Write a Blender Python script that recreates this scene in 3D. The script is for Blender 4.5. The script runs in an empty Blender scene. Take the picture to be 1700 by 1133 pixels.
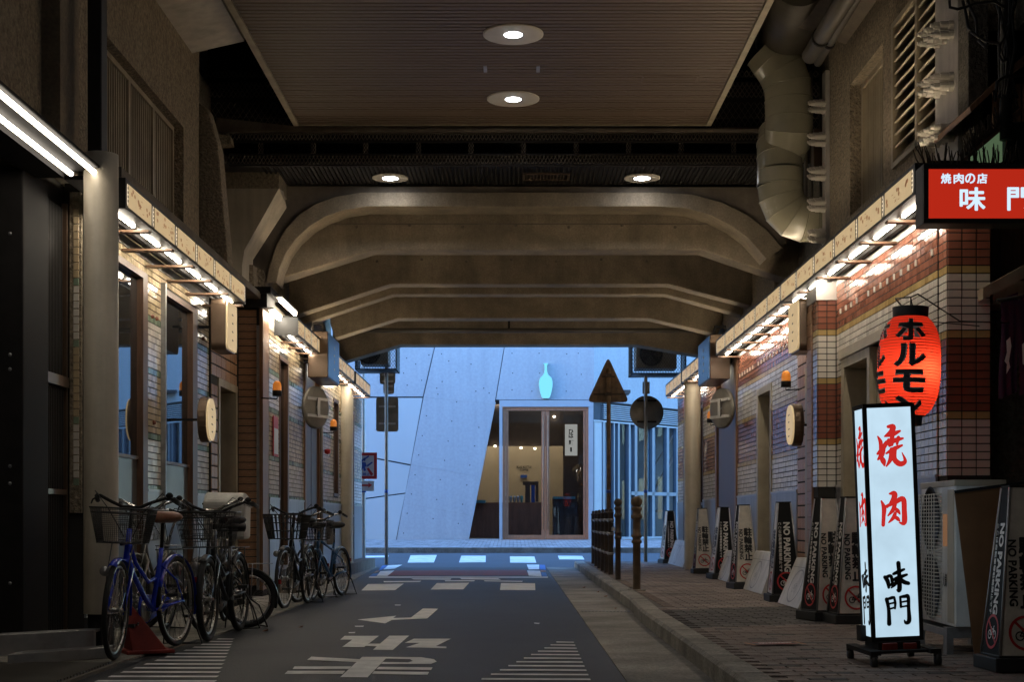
import bpy, bmesh, math, random
from mathutils import Vector, Matrix, Euler
R = math.radians
random.seed(7)
SC = bpy.context.scene
COL = SC.collection
F = 2361.0          # focal length in pixels of the 1700 px wide photograph (50 mm lens)
EYE = 0.94

# ------------------------------------------------------------------ camera, sky, sun, exposure
cam_d = bpy.data.cameras.new('camera')
cam = bpy.data.objects.new('camera', cam_d); COL.objects.link(cam)
cam.location = (0, 0, EYE); cam.rotation_euler = (R(90), 0, 0)
cam_d.lens = 50; cam_d.sensor_width = 36
cam_d.shift_x = -2 / 1700; cam_d.shift_y = (865 - 566.5) / 1700
cam_d.clip_end = 2000; cam_d.clip_start = 0.1
SC.camera = cam
SUN_EL, SUN_AZ = R(8.0), R(262)
W = bpy.data.worlds.new('World'); SC.world = W; W.use_nodes = True
wn = W.node_tree; wn.nodes.clear()
sky = wn.nodes.new('ShaderNodeTexSky'); sky.sky_type = 'NISHITA'; sky.sun_disc = False
sky.sun_elevation = SUN_EL; sky.sun_rotation = SUN_AZ; sky.ozone_density = 4.0; sky.air_density = 1.0; sky.dust_density = 0.3
tint = wn.nodes.new('ShaderNodeMix'); tint.data_type = 'RGBA'; tint.blend_type = 'MULTIPLY'
tint.inputs[0].default_value = 1.0; tint.inputs[7].default_value = (1.0, 1.0, 1.06, 1)
bg = wn.nodes.new('ShaderNodeBackground'); bg.inputs[1].default_value = 0.64
wo = wn.nodes.new('ShaderNodeOutputWorld')
wn.links.new(sky.outputs[0], tint.inputs[6]); wn.links.new(tint.outputs[2], bg.inputs[0]); wn.links.new(bg.outputs[0], wo.inputs[0])
sl = bpy.data.lights.new('sun', 'SUN'); sl.energy = 0.05; sl.angle = R(12); sl.color = (1.0, 0.8, 0.65)
sun = bpy.data.objects.new('sun', sl); COL.objects.link(sun)
sd = Vector((math.sin(SUN_AZ) * math.cos(SUN_EL), math.cos(SUN_AZ) * math.cos(SUN_EL), math.sin(SUN_EL)))
sun.rotation_euler = sd.to_track_quat('Z', 'Y').to_euler(); sun.location = (-30, 30, 20)
SC.view_settings.view_transform = 'Standard'; SC.view_settings.look = 'None'
SC.view_settings.exposure = 1.9; SC.view_settings.gamma = 1.0; SC.view_settings.use_curve_mapping = False
SC.render.engine = 'CYCLES'
cy = SC.cycles
cy.use_denoising = True; cy.max_bounces = 6; cy.diffuse_bounces = 4; cy.glossy_bounces = 3; cy.transmission_bounces = 4
cy.transparent_max_bounces = 8; cy.sample_clamp_indirect = 4.0; cy.caustics_reflective = False; cy.caustics_refractive = False
cy.use_light_tree = True

# ------------------------------------------------------------------ materials
M = {}
def mat(name, col, rough=0.6, metal=0.0, var=0.25, scale=3.0, bump=0.0, bscale=60.0, emit=None, es=0.0, island=0.0, spec=0.5,
        streak=0.0, coat=0.0, stretch=(1, 1, 1), detail=5, speck=0.0, sscale=220):
    m = bpy.data.materials.new(name); m.use_nodes = True
    nt = m.node_tree; N = nt.nodes; L = nt.links
    b = N['Principled BSDF']
    b.inputs['Roughness'].default_value = rough; b.inputs['Metallic'].default_value = metal
    b.inputs['Specular IOR Level'].default_value = spec
    b.inputs['Coat Weight'].default_value = coat; b.inputs['Coat Roughness'].default_value = 0.06
    tc = N.new('ShaderNodeTexCoord'); mp = N.new('ShaderNodeMapping'); mp.inputs['Scale'].default_value = stretch
    L.new(tc.outputs['Object'], mp.inputs[0])
    nz = N.new('ShaderNodeTexNoise'); nz.inputs['Scale'].default_value = scale; nz.inputs['Detail'].default_value = detail
    nz.inputs['Roughness'].default_value = 0.65
    L.new(mp.outputs[0], nz.inputs[0])
    cr = N.new('ShaderNodeMapRange'); cr.inputs[1].default_value = 0.3; cr.inputs[2].default_value = 0.7
    cr.inputs[3].default_value = 1 - var; cr.inputs[4].default_value = 1 + var * 0.6
    L.new(nz.outputs[0], cr.inputs[0])
    last = cr.outputs[0]
    if streak:
        mp2 = N.new('ShaderNodeMapping'); mp2.inputs['Scale'].default_value = (7, 7, 0.35)
        L.new(tc.outputs['Object'], mp2.inputs[0])
        n2 = N.new('ShaderNodeTexNoise'); n2.inputs['Scale'].default_value = 1.0; n2.inputs['Detail'].default_value = 4
        L.new(mp2.outputs[0], n2.inputs[0])
        c2 = N.new('ShaderNodeMapRange'); c2.inputs[1].default_value = 0.35; c2.inputs[2].default_value = 0.7
        c2.inputs[3].default_value = 1.0 + streak * 0.25; c2.inputs[4].default_value = 1 - streak
        L.new(n2.outputs[0], c2.inputs[0])
        mm = N.new('ShaderNodeMath'); mm.operation = 'MULTIPLY'; L.new(last, mm.inputs[0]); L.new(c2.outputs[0], mm.inputs[1]); last = mm.outputs[0]
    if island:
        g = N.new('ShaderNodeNewGeometry'); c3 = N.new('ShaderNodeMapRange')
        c3.inputs[3].default_value = 1 - island; c3.inputs[4].default_value = 1 + island * 0.6
        L.new(g.outputs['Random Per Island'], c3.inputs[0])
        mm = N.new('ShaderNodeMath'); mm.operation = 'MULTIPLY'; L.new(last, mm.inputs[0]); L.new(c3.outputs[0], mm.inputs[1]); last = mm.outputs[0]
    if speck:
        n4 = N.new('ShaderNodeTexNoise'); n4.inputs['Scale'].default_value = sscale; n4.inputs['Detail'].default_value = 2; L.new(tc.outputs['Object'], n4.inputs[0])
        c4 = N.new('ShaderNodeMapRange'); c4.inputs[1].default_value = 0.35; c4.inputs[2].default_value = 0.65; c4.inputs[3].default_value = 1 - speck; c4.inputs[4].default_value = 1 + speck; c4.clamp = True
        L.new(n4.outputs[0], c4.inputs[0])
        n5 = N.new('ShaderNodeTexNoise'); n5.inputs['Scale'].default_value = 0.45; n5.inputs['Detail'].default_value = 6; n5.inputs['Distortion'].default_value = 1.2; L.new(tc.outputs['Object'], n5.inputs[0])
        c5 = N.new('ShaderNodeMapRange'); c5.inputs[1].default_value = 0.4; c5.inputs[2].default_value = 0.6; c5.inputs[3].default_value = 0.78; c5.inputs[4].default_value = 1.15; L.new(n5.outputs[0], c5.inputs[0])
        for q in ((c4, c5) if speck > 0.08 else (c4,)):
            mm = N.new('ShaderNodeMath'); mm.operation = 'MULTIPLY'; L.new(last, mm.inputs[0]); L.new(q.outputs[0], mm.inputs[1]); last = mm.outputs[0]
    vm = N.new('ShaderNodeVectorMath'); vm.operation = 'SCALE'; vm.inputs[0].default_value = col
    L.new(last, vm.inputs['Scale']); L.new(vm.outputs[0], b.inputs['Base Color'])
    r2 = N.new('ShaderNodeMapRange'); r2.inputs[3].default_value = max(0.02, rough - 0.1 * (rough > 0.15)); r2.inputs[4].default_value = min(1, rough + 0.1 * (rough > 0.15))
    L.new(nz.outputs[0], r2.inputs[0]); L.new(r2.outputs[0], b.inputs['Roughness'])
    if bump:
        n3 = N.new('ShaderNodeTexNoise'); n3.inputs['Scale'].default_value = bscale; n3.inputs['Detail'].default_value = 4
        L.new(tc.outputs['Object'], n3.inputs[0])
        bp = N.new('ShaderNodeBump'); bp.inputs['Strength'].default_value = min(1, bump); bp.inputs['Distance'].default_value = 0.01 * max(1, bump)
        L.new(n3.outputs[0], bp.inputs['Height']); L.new(bp.outputs[0], b.inputs['Normal'])
    if emit:
        b.inputs['Emission Color'].default_value = (*emit, 1); b.inputs['Emission Strength'].default_value = es
    M[name] = m
    return m
def emis(name, col, s):
    m = bpy.data.materials.new(name); m.use_nodes = True; N = m.node_tree.nodes; N.clear()
    e = N.new('ShaderNodeEmission'); e.inputs[0].default_value = (*col, 1); e.inputs[1].default_value = s
    o = N.new('ShaderNodeOutputMaterial'); m.node_tree.links.new(e.outputs[0], o.inputs[0]); M[name] = m; return m

mat('asphalt', (0.031, 0.031, 0.032), 0.58, var=0.45, scale=1.1, bump=0.8, bscale=110, detail=10, speck=0.45, sscale=90)
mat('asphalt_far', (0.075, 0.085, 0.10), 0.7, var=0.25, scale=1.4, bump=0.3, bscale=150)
mat('gutter', (0.27, 0.25, 0.215), 0.8, var=0.6, scale=1.3, bump=0.6, bscale=60, detail=10, speck=0.25, sscale=60)
mat('kerb', (0.27, 0.25, 0.21), 0.8, var=0.5, scale=4, bump=0.5, bscale=60, detail=9, speck=0.25, sscale=60)
mat('paver', (0.265, 0.21, 0.18), 0.8, var=0.4, scale=1.2, bump=0.5, bscale=90, island=0.18, detail=8, speck=0.2, sscale=90)
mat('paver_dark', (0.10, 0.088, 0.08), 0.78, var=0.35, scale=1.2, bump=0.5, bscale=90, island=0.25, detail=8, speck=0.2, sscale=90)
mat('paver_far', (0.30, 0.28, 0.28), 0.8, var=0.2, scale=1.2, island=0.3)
mat('grout', (0.12, 0.10, 0.085), 0.95, var=0.3, scale=9)
mat('paint_white', (0.85, 0.84, 0.80), 0.7, var=0.25, scale=5, bump=0.2, bscale=150, detail=10)
mat('paint_blue', (0.05, 0.16, 0.45), 0.7, var=0.3, scale=8)
mat('paint_orange', (0.5, 0.2, 0.08), 0.7, var=0.3, scale=8)
mat('paint_red', (0.22, 0.06, 0.045), 0.8, var=0.35, scale=8, bump=0.3)
mat('concrete', (0.275, 0.225, 0.16), 0.85, var=0.34, scale=2.6, bump=0.6, bscale=35, streak=0.12, detail=10, speck=0.12, sscale=40)
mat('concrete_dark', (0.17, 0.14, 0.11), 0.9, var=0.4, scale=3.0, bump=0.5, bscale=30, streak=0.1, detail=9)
mat('stucco', (0.31, 0.255, 0.18), 0.95, var=0.5, scale=26, bump=3.5, bscale=38, streak=0.08, detail=3)
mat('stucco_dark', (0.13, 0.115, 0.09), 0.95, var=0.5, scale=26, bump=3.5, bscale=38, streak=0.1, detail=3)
mat('column_paint', (0.50, 0.44, 0.34), 0.5, var=0.2, scale=2.5, bump=0.2, bscale=25, streak=0.22, detail=9)
mat('slat', (0.175, 0.128, 0.092), 0.55, metal=0.0, var=0.22, scale=1.4, island=0.0, stretch=(0.6, 2, 1))
mat('dark_steel', (0.022, 0.020, 0.019), 0.7, metal=0.0, spec=0.15, var=0.3, scale=6)
mat('black_steel', (0.015, 0.015, 0.016), 0.5, metal=0.2, var=0.3, scale=6)
mat('ribbed_metal', (0.030, 0.028, 0.026), 0.5, metal=0.2, spec=0.3, var=0.25, scale=3)
mat('mesh_metal', (0.11, 0.095, 0.078), 0.55, metal=0.4, var=0.2, scale=5)
mat('void', (0.008, 0.008, 0.008), 0.9, var=0.1)
mat('tile_yellow', (0.52, 0.41, 0.26), 0.14, var=0.1, scale=4, island=0.28, coat=0.04, spec=0.22)
mat('tile_green', (0.24, 0.32, 0.23), 0.14, var=0.1, scale=4, island=0.28, coat=0.04, spec=0.22)
mat('tile_white', (0.68, 0.63, 0.56), 0.14, var=0.1, scale=4, island=0.2, coat=0.04, spec=0.22)
mat('tile_red', (0.27, 0.105, 0.068), 0.14, var=0.15, scale=4, island=0.3, coat=0.04, spec=0.22)
mat('tile_gold', (0.48, 0.34, 0.14), 0.14, var=0.15, scale=4, island=0.2, coat=0.04, spec=0.22)
mat('tile_brown', (0.42, 0.23, 0.125), 0.42, var=0.35, scale=14, island=0.3, stretch=(1, 1, 5), bump=0.2, bscale=50)
mat('tile_grout', (0.03, 0.027, 0.024), 0.9, var=0.2)
mat('wood', (0.27, 0.14, 0.07), 0.5, var=0.4, scale=7, stretch=(6, 6, 0.6), bump=0.15, bscale=60)
mat('wood_dark', (0.12, 0.062, 0.036), 0.45, var=0.4, scale=7, stretch=(6, 6, 0.6))
mat('wood_red', (0.34, 0.14, 0.07), 0.45, var=0.3, scale=9, stretch=(6, 6, 0.6))
mat('cream_frame', (0.40, 0.34, 0.24), 0.5, var=0.2, scale=4, streak=0.2)
mat('strip_panel', (0.60, 0.58, 0.55), 0.35, metal=0.2, var=0.15, scale=2)
mat('skirt', (0.32, 0.32, 0.33), 0.35, metal=0.3, var=0.2, scale=2.5, streak=0.2)
mat('glass_dark', (0.02, 0.021, 0.022), 0.02, var=0.05, spec=1.0)
mat('glass_grey', (0.10, 0.10, 0.095), 0.35, var=0.1)
mat('aluminium', (0.42, 0.41, 0.40), 0.4, metal=0.7, var=0.2, scale=8)
mat('galvanised', (0.30, 0.30, 0.30), 0.45, metal=0.6, var=0.3, scale=12)
mat('duct_paint', (0.28, 0.265, 0.195), 0.24, var=0.15, scale=2.5, bump=0.05, bscale=8)
mat('pipe_dark', (0.08, 0.07, 0.055), 0.5, var=0.25, scale=4)
mat('white_plastic', (0.62, 0.58, 0.52), 0.4, var=0.12, scale=5)
mat('white_paint', (0.42, 0.39, 0.36), 0.55, var=0.22, scale=4, streak=0.25)
mat('sign_cream', (0.55, 0.44, 0.27), 0.5, var=0.12, scale=6, emit=(1.0, 0.72, 0.38), es=0.12)
mat('sign_print', (0.42, 0.23, 0.12), 0.6, var=0.2, emit=(1.0, 0.45, 0.2), es=0.035)
mat('sign_oval', (0.62, 0.58, 0.5), 0.5, var=0.05, emit=(1.0, 0.8, 0.55), es=0.24)
mat('sign_black', (0.02, 0.02, 0.02), 0.45, var=0.2)
mat('bronze', (0.14, 0.095, 0.065), 0.35, metal=0.5, var=0.2, scale=3)
mat('bracket_wood', (0.20, 0.115, 0.07), 0.45, var=0.25, scale=6)
mat('sky_reflect_sign', (0.08, 0.25, 0.58), 0.3, var=0.08, scale=3)  # blue stands in for the sky mirrored on the sign face
mat('beacon_orange', (0.8, 0.28, 0.05), 0.2, var=0.1, emit=(1.0, 0.30, 0.04), es=0.08)
mat('beacon_core', (0.9, 0.5, 0.1), 0.3, emit=(1.0, 0.55, 0.12), es=2.2)
mat('rust', (0.17, 0.115, 0.07), 0.75, var=0.5, scale=9, bump=0.3, bscale=60, streak=0.4, detail=9)
mat('rust_dark', (0.05, 0.033, 0.024), 0.6, var=0.5, scale=9, bump=0.3, bscale=60, detail=9)
mat('sign_back', (0.22, 0.20, 0.165), 0.5, metal=0.4, var=0.35, scale=5, detail=8)
mat('pole_grey', (0.33, 0.30, 0.26), 0.55, metal=0.2, var=0.25, scale=7, streak=0.3)
mat('tyre', (0.014, 0.014, 0.014), 0.75, var=0.2, scale=20, bump=0.4, bscale=90)
mat('chrome', (0.55, 0.54, 0.52), 0.2, metal=1.0, var=0.15, scale=10)
mat('rim_metal', (0.42, 0.41, 0.39), 0.28, metal=1.0, var=0.15, scale=10)
mat('bike_blue', (0.010, 0.045, 0.62), 0.22, var=0.12, scale=8, coat=0.6)
mat('bike_black', (0.015, 0.015, 0.016), 0.3, var=0.2, scale=8, coat=0.3)
mat('bike_silver', (0.40, 0.38, 0.33), 0.35, metal=0.5, var=0.2, scale=8)
mat('bike_teal', (0.03, 0.11, 0.25), 0.3, var=0.2, scale=8)
mat('wire_black', (0.018, 0.018, 0.018), 0.45, var=0.2)
mat('wire_silver', (0.35, 0.34, 0.32), 0.35, metal=0.8, var=0.2)
mat('leather', (0.30, 0.13, 0.065), 0.42, var=0.2, scale=10, bump=0.1)
mat('rubber', (0.02, 0.02, 0.02), 0.6, var=0.2)
mat('lamp_glass', (0.5, 0.5, 0.5), 0.1, metal=0.6)
mat('reflector_red', (0.3, 0.02, 0.02), 0.25)
mat('fabric_grey', (0.60, 0.58, 0.54), 0.8, var=0.2, scale=5, bump=0.4, bscale=20)
mat('cone_red', (0.27, 0.03, 0.018), 0.6, var=0.3, scale=6, detail=8)
mat('tower_white', (0.80, 0.75, 0.66), 0.4, var=0.3, scale=6, detail=9, streak=0.15)
mat('tower_black', (0.016, 0.016, 0.017), 0.75, var=0.2, spec=0.2)
mat('print_black', (0.02, 0.02, 0.022), 0.5, var=0.1)
mat('print_white', (0.75, 0.72, 0.68), 0.5, var=0.1)
mat('print_red', (0.55, 0.03, 0.03), 0.5, var=0.1)
mat('print_blue', (0.03, 0.09, 0.38), 0.5, var=0.1)
mat('board_white', (0.66, 0.64, 0.61), 0.5, var=0.25, scale=4, streak=0.2, detail=8)
mat('board_brown', (0.17, 0.078, 0.030), 0.6, var=0.25, scale=3)
mat('ac_white', (0.75, 0.72, 0.68), 0.4, var=0.2, scale=4, streak=0.25)
mat('ac_cream', (0.42, 0.36, 0.27), 0.5, var=0.2, scale=4)
mat('noren', (0.055, 0.015, 0.045), 0.9, var=0.2, scale=5)
mat('twig', (0.045, 0.032, 0.022), 0.9, var=0.4, scale=12)
mat('green_panel', (0.30, 0.42, 0.26), 0.6, var=0.1, emit=(0.5, 0.8, 0.42), es=0.035)
mat('facade', (0.35, 0.355, 0.375), 0.75, var=0.07, scale=0.8, bump=0.2, bscale=12, streak=0.06, detail=12, speck=0.05, sscale=14)
mat('facade_smooth', (0.40, 0.41, 0.42), 0.7, var=0.05, scale=0.4)
mat('facade_joint', (0.06, 0.065, 0.075), 0.9)
mat('frame_pale', (0.33, 0.35, 0.38), 0.4, var=0.08)
mat('mullion_paint', (0.20, 0.22, 0.25), 0.4, var=0.1)
mat('curtain', (0.27, 0.33, 0.39), 0.9, var=0.15, scale=3, stretch=(8, 8, 0.3))
mat('cafe_wall', (0.46, 0.38, 0.28), 0.7, var=0.1, scale=1.0)
mat('cafe_wood', (0.30, 0.15, 0.09), 0.5, var=0.3, scale=3, stretch=(3, 3, 0.5))
mat('cafe_dark', (0.09, 0.065, 0.055), 0.6, var=0.2)
mat('teal_cup', (0.10, 0.35, 0.38), 0.4)
mat('far_building', (0.20, 0.19, 0.185), 0.85, var=0.2, scale=0.6, streak=0.2)
mat('far_window', (0.03, 0.035, 0.045), 0.1, var=0.1)
emis('tube', (1.0, 0.89, 0.72), 15.0)
emis('tube_up', (1.0, 0.80, 0.55), 16.0)
emis('tube_near', (1.0, 0.90, 0.76), 2.3)
emis('downlight', (0.93, 0.95, 1.0), 16.0)
emis('lightbox', (0.62, 0.84, 1.0), 0.37)
emis('red_box', (1.0, 0.045, 0.018), 0.125)
emis('white_letters', (0.66, 0.85, 1.0), 0.28)
emis('red_letters', (0.85, 0.035, 0.03), 0.17)
emis('bottle_light', (0.20, 0.70, 1.0), 0.32)
emis('cafe_lamp', (1.0, 0.8, 0.55), 4.0)
emis('sign_reflection', (1.0, 0.93, 0.85), 0.13)  # glow standing in for lit signs mirrored in the glass
# lightbox glow varies slightly by noise, lantern paper glows from the bulb in its middle
def lightbox_nodes():
    m = M['lightbox']; nt = m.node_tree; N = nt.nodes; L = nt.links
    e = [n for n in N if n.type == 'EMISSION'][0]
    tc = N.new('ShaderNodeTexCoord'); s = N.new('ShaderNodeSeparateXYZ'); L.new(tc.outputs['Object'], s.inputs[0])
    nz = N.new('ShaderNodeTexNoise'); nz.inputs['Scale'].default_value = 4; nz.inputs['Detail'].default_value = 5; L.new(tc.outputs['Object'], nz.inputs[0])
    a = N.new('ShaderNodeMapRange'); a.inputs[1].default_value = 0.3; a.inputs[2].default_value = 0.7; a.inputs[3].default_value = 0.20; a.inputs[4].default_value = 0.255
    L.new(nz.outputs[0], a.inputs[0]); L.new(a.outputs[0], e.inputs[1])
lightbox_nodes()
def lantern_mat():
    m = bpy.data.materials.new('lantern_paper'); m.use_nodes = True; nt = m.node_tree; N = nt.nodes; L = nt.links; N.clear()
    t = N.new('ShaderNodeBsdfTranslucent'); t.inputs[0].default_value = (0.85, 0.085, 0.05, 1)
    d = N.new('ShaderNodeBsdfPrincipled'); d.inputs['Base Color'].default_value = (0.50, 0.03, 0.02, 1); d.inputs['Roughness'].default_value = 0.5
    tc = N.new('ShaderNodeTexCoord'); nz = N.new('ShaderNodeTexNoise'); nz.inputs['Scale'].default_value = 9; L.new(tc.outputs['Object'], nz.inputs[0])
    bp = N.new('ShaderNodeBump'); bp.inputs['Strength'].default_value = 0.3; bp.inputs['Distance'].default_value = 0.004; L.new(nz.outputs[0], bp.inputs['Height']); L.new(bp.outputs[0], d.inputs['Normal'])
    mx = N.new('ShaderNodeMixShader'); mx.inputs[0].default_value = 0.30
    o = N.new('ShaderNodeOutputMaterial'); L.new(t.outputs[0], mx.inputs[1]); L.new(d.outputs[0], mx.inputs[2]); L.new(mx.outputs[0], o.inputs[0])
    M['lantern_paper'] = m
lantern_mat()
def pane_mat(name, tr, tint):
    m = bpy.data.materials.new(name); m.use_nodes = True; nt = m.node_tree; N = nt.nodes; L = nt.links; N.clear()
    t = N.new('ShaderNodeBsdfTransparent'); t.inputs[0].default_value = (*tint, 1)
    g = N.new('ShaderNodeBsdfGlossy'); g.inputs['Roughness'].default_value = 0.01
    mx = N.new('ShaderNodeMixShader'); mx.inputs[0].default_value = tr
    o = N.new('ShaderNodeOutputMaterial'); L.new(t.outputs[0], mx.inputs[1]); L.new(g.outputs[0], mx.inputs[2]); L.new(mx.outputs[0], o.inputs[0])
    M[name] = m
pane_mat('pane', 0.045, (0.80, 0.84, 0.86))

# ------------------------------------------------------------------ mesh helpers
class MB:
    def __init__(s): s.v = []; s.f = []; s.m = []; s.k = 0; s.sm = []; s.smooth = False
    def add(s, vs, fs, k=None):
        n = len(s.v); s.v += [tuple(v) for v in vs]
        for f in fs:
            s.f.append([i + n for i in f]); s.m.append(s.k if k is None else k); s.sm.append(s.smooth)
        return s
    def quad(s, a, b, c, d, k=None): return s.add([a, b, c, d], [(0, 1, 2, 3)], k)
    def box(s, x0, x1, y0, y1, z0, z1, k=None):
        x0, x1 = min(x0, x1), max(x0, x1); y0, y1 = min(y0, y1), max(y0, y1); z0, z1 = min(z0, z1), max(z0, z1)
        v = [(x, y, z) for z in (z0, z1) for (x, y) in ((x0, y0), (x1, y0), (x1, y1), (x0, y1))]
        return s.add(v, [(0, 3, 2, 1), (4, 5, 6, 7), (0, 1, 5, 4), (1, 2, 6, 5), (2, 3, 7, 6), (3, 0, 4, 7)], k)
    def prism(s, poly, vec, k=None):
        n = len(poly); p2 = [tuple(Vector(p) + Vector(vec)) for p in poly]
        nr = Vector((0, 0, 0))
        for i in range(n):
            a, b = Vector(poly[i]), Vector(poly[(i + 1) % n]); nr += a.cross(b)
        if nr.dot(Vector(vec)) > 0:
            poly = list(reversed(poly)); p2 = list(reversed(p2))
        fs = [tuple(range(n)), tuple(range(2 * n - 1, n - 1, -1))]
        fs += [(i, i + n, (i + 1) % n + n, (i + 1) % n) for i in range(n)]
        return s.add(list(poly) + p2, fs, k)
    def tube(s, pts, r, n=8, closed=False, k=None, cap=True, sq=1.0):
        pts = [Vector(p) for p in pts]; N = len(pts); rs = r if isinstance(r, (list, tuple)) else [r] * N
        base = len(s.v); up = None
        for i, p in enumerate(pts):
            if closed: t = pts[(i + 1) % N] - pts[i - 1]
            else: t = pts[min(i + 1, N - 1)] - pts[max(i - 1, 0)]
            t.normalize()
            if up is None:
                up = Vector((0, 0, 1)) if abs(t.z) < 0.9 else Vector((1, 0, 0))
            a = t.cross(up)
            if a.length < 1e-4: a = t.cross(Vector((0.3, 1, 0.2)))
            a.normalize(); b = a.cross(t).normalized(); up = b
            for j in range(n):
                th = 2 * math.pi * j / n
                s.v.append(tuple(p + a * math.cos(th) * rs[i] + b * math.sin(th) * rs[i] * sq))
        for i in range(N if closed else N - 1):
            i2 = (i + 1) % N
            for j in range(n):
                j2 = (j + 1) % n
                s.f.append([base + i * n + j, base + i * n + j2, base + i2 * n + j2, base + i2 * n + j]); s.m.append(s.k if k is None else k); s.sm.append(True)
        if cap and not closed:
            s.f.append([base + j for j in range(n - 1, -1, -1)]); s.m.append(s.k if k is None else k); s.sm.append(False)
            s.f.append([base + (N - 1) * n + j for j in range(n)]); s.m.append(s.k if k is None else k); s.sm.append(False)
        return s
    def lathe(s, prof, c=(0, 0, 0), n=24, axis='Z', k=None, smooth=True):
        base = len(s.v)
        for (r, h) in prof:
            for j in range(n):
                th = 2 * math.pi * j / n; a, b = r * math.cos(th), r * math.sin(th)
                p = {'Z': (a, b, h), 'Y': (a, h, b), 'X': (h, a, b)}[axis]
                s.v.append((p[0] + c[0], p[1] + c[1], p[2] + c[2]))
        flip = axis == 'Y'
        for i in range(len(prof) - 1):
            for j in range(n):
                j2 = (j + 1) % n
                f = [base + i * n + j, base + i * n + j2, base + (i + 1) * n + j2, base + (i + 1) * n + j]
                if flip: f.reverse()
                s.f.append(f); s.m.append(s.k if k is None else k); s.sm.append(smooth)
        return s
    def xform(s, mtx):
        s.v = [tuple(mtx @ Vector(v)) for v in s.v]; return s
    def build(s, name, mats, parent=None, kind=None, bevel=0.0, label=None):
        if not isinstance(mats, (list, tuple)): mats = [mats]
        me = bpy.data.meshes.new(name)
        off = Vector((0, 0, 0))
        if parent is not None:
            off = WORLD.get(parent.name, Vector((0, 0, 0)))
        vs = [(v[0] - off.x, v[1] - off.y, v[2] - off.z) for v in s.v] if off.length > 0 else s.v
        me.from_pydata(vs, [], s.f)
        for mm in mats: me.materials.append(M[mm])
        me.polygons.foreach_set('material_index', s.m)
        me.polygons.foreach_set('use_smooth', s.sm)
        me.update()
        o = bpy.data.objects.new(name, me); COL.objects.link(o)
        if parent is not None:
            o.parent = parent; WORLD[o.name] = off
        if kind: o['kind'] = kind
        if label: o['label'] = label
        if bevel:
            b = o.modifiers.new('bevel', 'BEVEL'); b.width = bevel; b.segments = 2; b.limit_method = 'ANGLE'; b.angle_limit = R(40)
        return o
WORLD = {}
def thing(name, label, cat, loc=(0, 0, 0), group=None, kind=None):
    o = bpy.data.objects.new(name, None); COL.objects.link(o); o.location = loc; o.empty_display_size = 0.2
    if kind: o['kind'] = kind
    if label: o['label'] = label
    if cat: o['category'] = cat
    if group: o['group'] = group
    WORLD[o.name] = Vector(loc)
    return o
def tag(o, label, cat, group=None):
    o['label'] = label; o['category'] = cat
    if group: o['group'] = group
    return o
def clone(o, name=None):
    """copy of a thing with copies of its parts and sub-parts, sharing meshes"""
    r = o.copy(); COL.objects.link(r)
    kids = [c for c in bpy.data.objects if c.parent == o]
    for ch in kids:
        c = ch.copy(); COL.objects.link(c); c.parent = r
        for g in [x for x in bpy.data.objects if x.parent == ch]:
            d = g.copy(); COL.objects.link(d); d.parent = c
    return r
def dup_part(o, loc, parent=None, rot=None, scale=None):
    c = o.copy(); COL.objects.link(c); c.location = loc
    if rot is not None: c.rotation_euler = rot
    if scale is not None: c.scale = scale
    if parent is not None: c.parent = parent
    return c
def P(px, py, Y): return ((px - 852) * Y / F, Y, EYE + (865 - py) * Y / F)
def XP(px, Y): return (px - 852) * Y / F
def ZP(py, Y): return EYE + (865 - py) * Y / F
def pxprism(mb, poly, Y, dep, k=None): return mb.prism([P(x, y, Y) for x, y in poly], (0, dep, 0), k)
SL, Y0S = 0.03, 28.5
def gz(Y): return 0.0 if Y < Y0S else SL * (Y - Y0S)
def G(px, py, z=0.0):
    dy = py - 865; Y = F * (EYE - z) / dy
    if Y > Y0S: Y = (EYE - z + SL * Y0S) / (dy / F + SL)
    return ((px - 852) * Y / F, Y, gz(Y) + z)
def poly3(mb, pts, up=True):
    n = Vector((0, 0, 0))
    for i in range(len(pts)): n += Vector(pts[i]).cross(Vector(pts[(i + 1) % len(pts)]))
    if n.z < 0: pts = list(reversed(pts))
    mb.add(pts, [tuple(range(len(pts)))])
_tc = {}
def text_mesh(s, bold=0.0):
    """flat glyph mesh, centred on its own box, unit em"""
    key = (s, bold)
    if key in _tc: return _tc[key]
    c = bpy.data.curves.new('lettering', 'FONT'); c.body = s; c.offset = bold; c.resolution_u = 3
    o = bpy.data.objects.new('lettering', c); COL.objects.link(o)
    bpy.context.view_layer.update()
    me = bpy.data.meshes.new_from_object(o.evaluated_get(bpy.context.evaluated_depsgraph_get()))
    vs = [v.co.copy() for v in me.vertices]; fs = [tuple(p.vertices) for p in me.polygons]
    bpy.data.objects.remove(o); bpy.data.curves.remove(c); bpy.data.meshes.remove(me)
    if vs:
        x0, x1 = min(v.x for v in vs), max(v.x for v in vs); y0, y1 = min(v.y for v in vs), max(v.y for v in vs)
        vs = [Vector((v.x - (x0 + x1) / 2, v.y - (y0 + y1) / 2, 0)) for v in vs]
        _tc[key] = (vs, fs, x1 - x0, y1 - y0)
    else: _tc[key] = ([], [], 1, 1)
    return _tc[key]
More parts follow.
